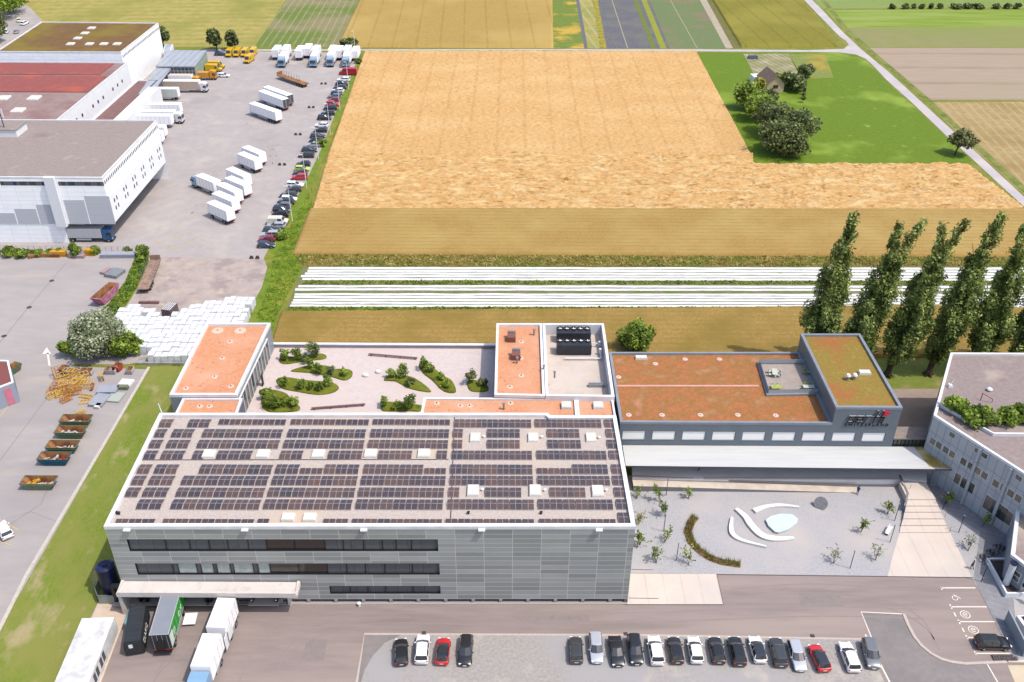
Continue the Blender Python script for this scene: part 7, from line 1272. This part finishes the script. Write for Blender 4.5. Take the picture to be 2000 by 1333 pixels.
# left side trees
for i, (x, y, h_, r_, m_, l) in enumerate(((424, 99, 9., 3.4, LD, 'dark oval tree left of the yellow vans'), (455, 99, 8., 3.2, LD, 'dark round tree behind the yellow vans'), (319, 92, 9, 3.6, LD, 'dark tree behind the white hall corner'), (686, 99, 5, 4., LD, 'dark bush behind the last box at the far edge'), (2, 40, 13, 10, LB, 'bright green tree at the top left corner'), (28, 26, 12, 8.5, LB, 'green tree beside the small lot at the top left'), (-8, 84, 12, 6, LD, 'dark tree at the left picture edge near the mossy roof'), (42, 8, 8, 6, LB, 'light green tree top left by the meadow corner'))):
    p = P(x, y); tree('broadleaf_tree', l, p.x, p.y, 0, h_, r_, h_*.86, m_, 2200, .36, group='trees at the far left', tr=.25, nb=18)
p = P(185, 712); tree('silver_willow', 'big silver leaved tree between the storage lot and the wrapped blocks', p.x, p.y+4.2, 0, 9.0, 6.0, 8.8, LS, 14000, .17, tr=.4, nb=30)
p = P(146, 712); tree('green_bush', 'big green bush at the left foot of the silver tree', p.x-.5, p.y+3.4, 0, 4.6, 3.2, 4.5, LG, 3400, .22, tr=.15, cat='bush'); p = P(240, 712); tree('green_bush', 'big green bush at the right foot of the silver tree', p.x, p.y+3.6, 0, 5., 3.6, 4.9, LG, 3600, .22, tr=.15, cat='bush')
for i, (x, y, h_, r_, m_) in enumerate(((20, 500, 2.4, 1.8, LG), (42, 502, 1.8, 1.9, LG), (72, 500, 1.4, 1.6, LB), (98, 498, 1.2, 1.5, LB), (118, 497, 1.6, .9, LB), (148, 502, 3.6, 1.7, LG), (184, 496, 1.8, 1.7, LB), (250, 495, 1.5, 1.2, LD), (281, 502, 3.2, 1.8, LG), (278, 512, 1.8, 1.2, LB), (-8, 500, 1.6, 1.5, LG))):
    p = P(x, y); tree('fence_bush', 'green bush along the mesh fence, ' + (ordn[i+1] if i < 10 else 'beyond the picture edge') , p.x, p.y, 0, h_, r_, h_*.95, m_, 800, .22, group='bushes along the mesh fence', cat='bush', tr=.06)
for i, (x, w_) in enumerate(((1742, 9), (1768, 10), (1784, 5), (1800, 8), (1818, 7), (1835, 9), (1866, 16), (1888, 14), (1910, 16), (1943, 12), (1965, 12), (1985, 12))):
    p = P(x, 17); tree('hedge_bush', 'low dark hedge bush between the far green fields, ' + (ordn[i+1] if i < 10 else ['eleventh', 'twelfth'][i-10]), p.x, p.y, 0, 2.2, w_*.2, 2.2, LD, 220, .5, group='hedge bushes between the far fields', cat='bush', tr=.1, nb=6)
# hut
p = P(1513, 182); hx = thing('garden_hut', 'small pale walled hut with brown gabled roof among the meadow trees', 'hut', p, .12); m = MB(); W_, L_, e_, r_ = 6., 10., 3.4, 6.2
for y_ in (0, L_): m.face([(-W_/2, y_, 0), (W_/2, y_, 0), (W_/2, y_, e_), (0, y_, r_), (-W_/2, y_, e_)])
for x_ in (-W_/2, W_/2): m.face([(x_, 0, 0), (x_, L_, 0), (x_, L_, e_), (x_, 0, e_)])
m.build('wall', M('hut_wall', A(228, 206, 170), A(214, 192, 158), .8), hx); m = MB()
for s_ in (-1, 1): m.face([(0, -.5, r_+.12), (s_*(W_/2+.5), -.5, e_-.35), (s_*(W_/2+.5), L_+.5, e_-.35), (0, L_+.5, r_+.12)])
m.build('roof', M('hut_roof', A(150, 128, 116), A(130, 110, 100), .8), hx); m = MB(); m.box((0, -.04, 1.6), (1.8, .06, 1.2), z0=True); m.build('window', M('hut_window', A(90, 60, 70)), hx)
m = MB(); m.box((-1, 13, 0), (6, 4, 2.4), z0=True); m.build('lean_to', off, hx)
p = P(1470, 115); m = MB(); m.box((0, 0, 0), (4, 1.8, 1.2), z0=True, taper=(.8, .7)); o = m.build('tarpaulin_pile', M('tarp', A(80, 90, 130), A(120, 120, 140), 1)); o.location = p; tag(o, 'blue tarpaulin covered pile in the kitchen garden', 'pile')
# people
def person(px, py, rz, label, top, legs, z=0, lying=0):
    p = P(px, py, z); t = thing('person', label, 'person', p, rz, None); J = [(0, 0, .95), (0, 0, 1.2), (0, 0, 1.42), (0, 0, 1.52), (0, 0, 1.66), (.1, .19, 1.4), (.12, .27, 1.15), (.22, .26, .95), (-.1, -.19, 1.4), (-.05, -.27, 1.14), (.08, -.26, .92), (.04, .1, .9), (.16, .11, .5), (.02, .11, .06), (.14, .11, .03), (0, -.1, .9), (-.08, -.11, .5), (-.3, -.11, .1), (-.2, -.11, .04)]
    J[5] = (0, .19, 1.4); J[8] = (0, -.19, 1.4); E = [(0, 1), (1, 2), (2, 3), (3, 4), (2, 5), (5, 6), (6, 7), (2, 8), (8, 9), (9, 10), (0, 11), (11, 12), (12, 13), (13, 14), (0, 15), (15, 16), (16, 17), (17, 18)]
    R_ = [.15, .15, .16, .06, .11, .07, .05, .04, .07, .05, .04, .1, .065, .045, .045, .1, .065, .045, .045]
    me = bpy.data.meshes.new('body'); me.from_pydata(J, E, []); o = bpy.data.objects.new('body', me); C.objects.link(o); o.parent = t; sm = o.modifiers.new('s', 'SKIN'); o.modifiers.new('sub', 'SUBSURF').levels = 1
    for v, r in zip(me.skin_vertices[0].data, R_): v.radius = (r, r*(1.15 if r > .14 else 1))
    me.skin_vertices[0].data[0].use_root = True; me.materials.append(top)
    m = MB(); m.loft([[(r_*math.cos(a_), r_*math.sin(a_), z_) for a_ in np.arange(8)*.785] for r_, z_ in ((.1, 1.66), (.12, 1.72), (.09, 1.79), (.02, 1.81))]); m.build('hair', M('hair_dark', (.03, .02, .015, 1)), t)
    return t
dk1 = M('cloth_black', (.015, .015, .02, 1)); dk2 = M('cloth_blue', (.03, .04, .14, 1))
person(1897, 1112, 2.4, 'person in dark clothes walking at the lower right corner of the pale path', dk1, dk1); person(1674, 966, 1.0, 'person in dark blue standing at the lower end of the ramp', dk2, dk2); person(1365, 920, .2, 'person in dark clothes walking along the front of the long canopy', dk1, dk1, 1.2)
p = P(702, 1184); m = MB(); m.tube((0, 0, 0), (0, 0, .5), .18, .18, 10); m.tube((0, 0, .5), (0, 0, .6), .28, .28, 10); o = m.build('standpipe', off); o.location = p; tag(o, 'small white standpipe at the foot of the grey hall', 'standpipe')
p = P(1961, 1286); m = MB()
for k in range(26): m.loft([[(random.uniform(-1.4, 1.4)*0+a0+.2*math.cos(a_), b0+.16*math.sin(a_), z_) for a_ in np.arange(6)*1.047] for a0, b0 in [((k % 9)*.36-1.4, (k//9)*.3-.3)] for z_ in (0, .22)])
o = m.build('stone_pile', M('stone_dark', A(120, 110, 112), A(90, 84, 86), 3)); o.location = p; tag(o, 'low heap of dark stones at the corner of the screen wall', 'stones')
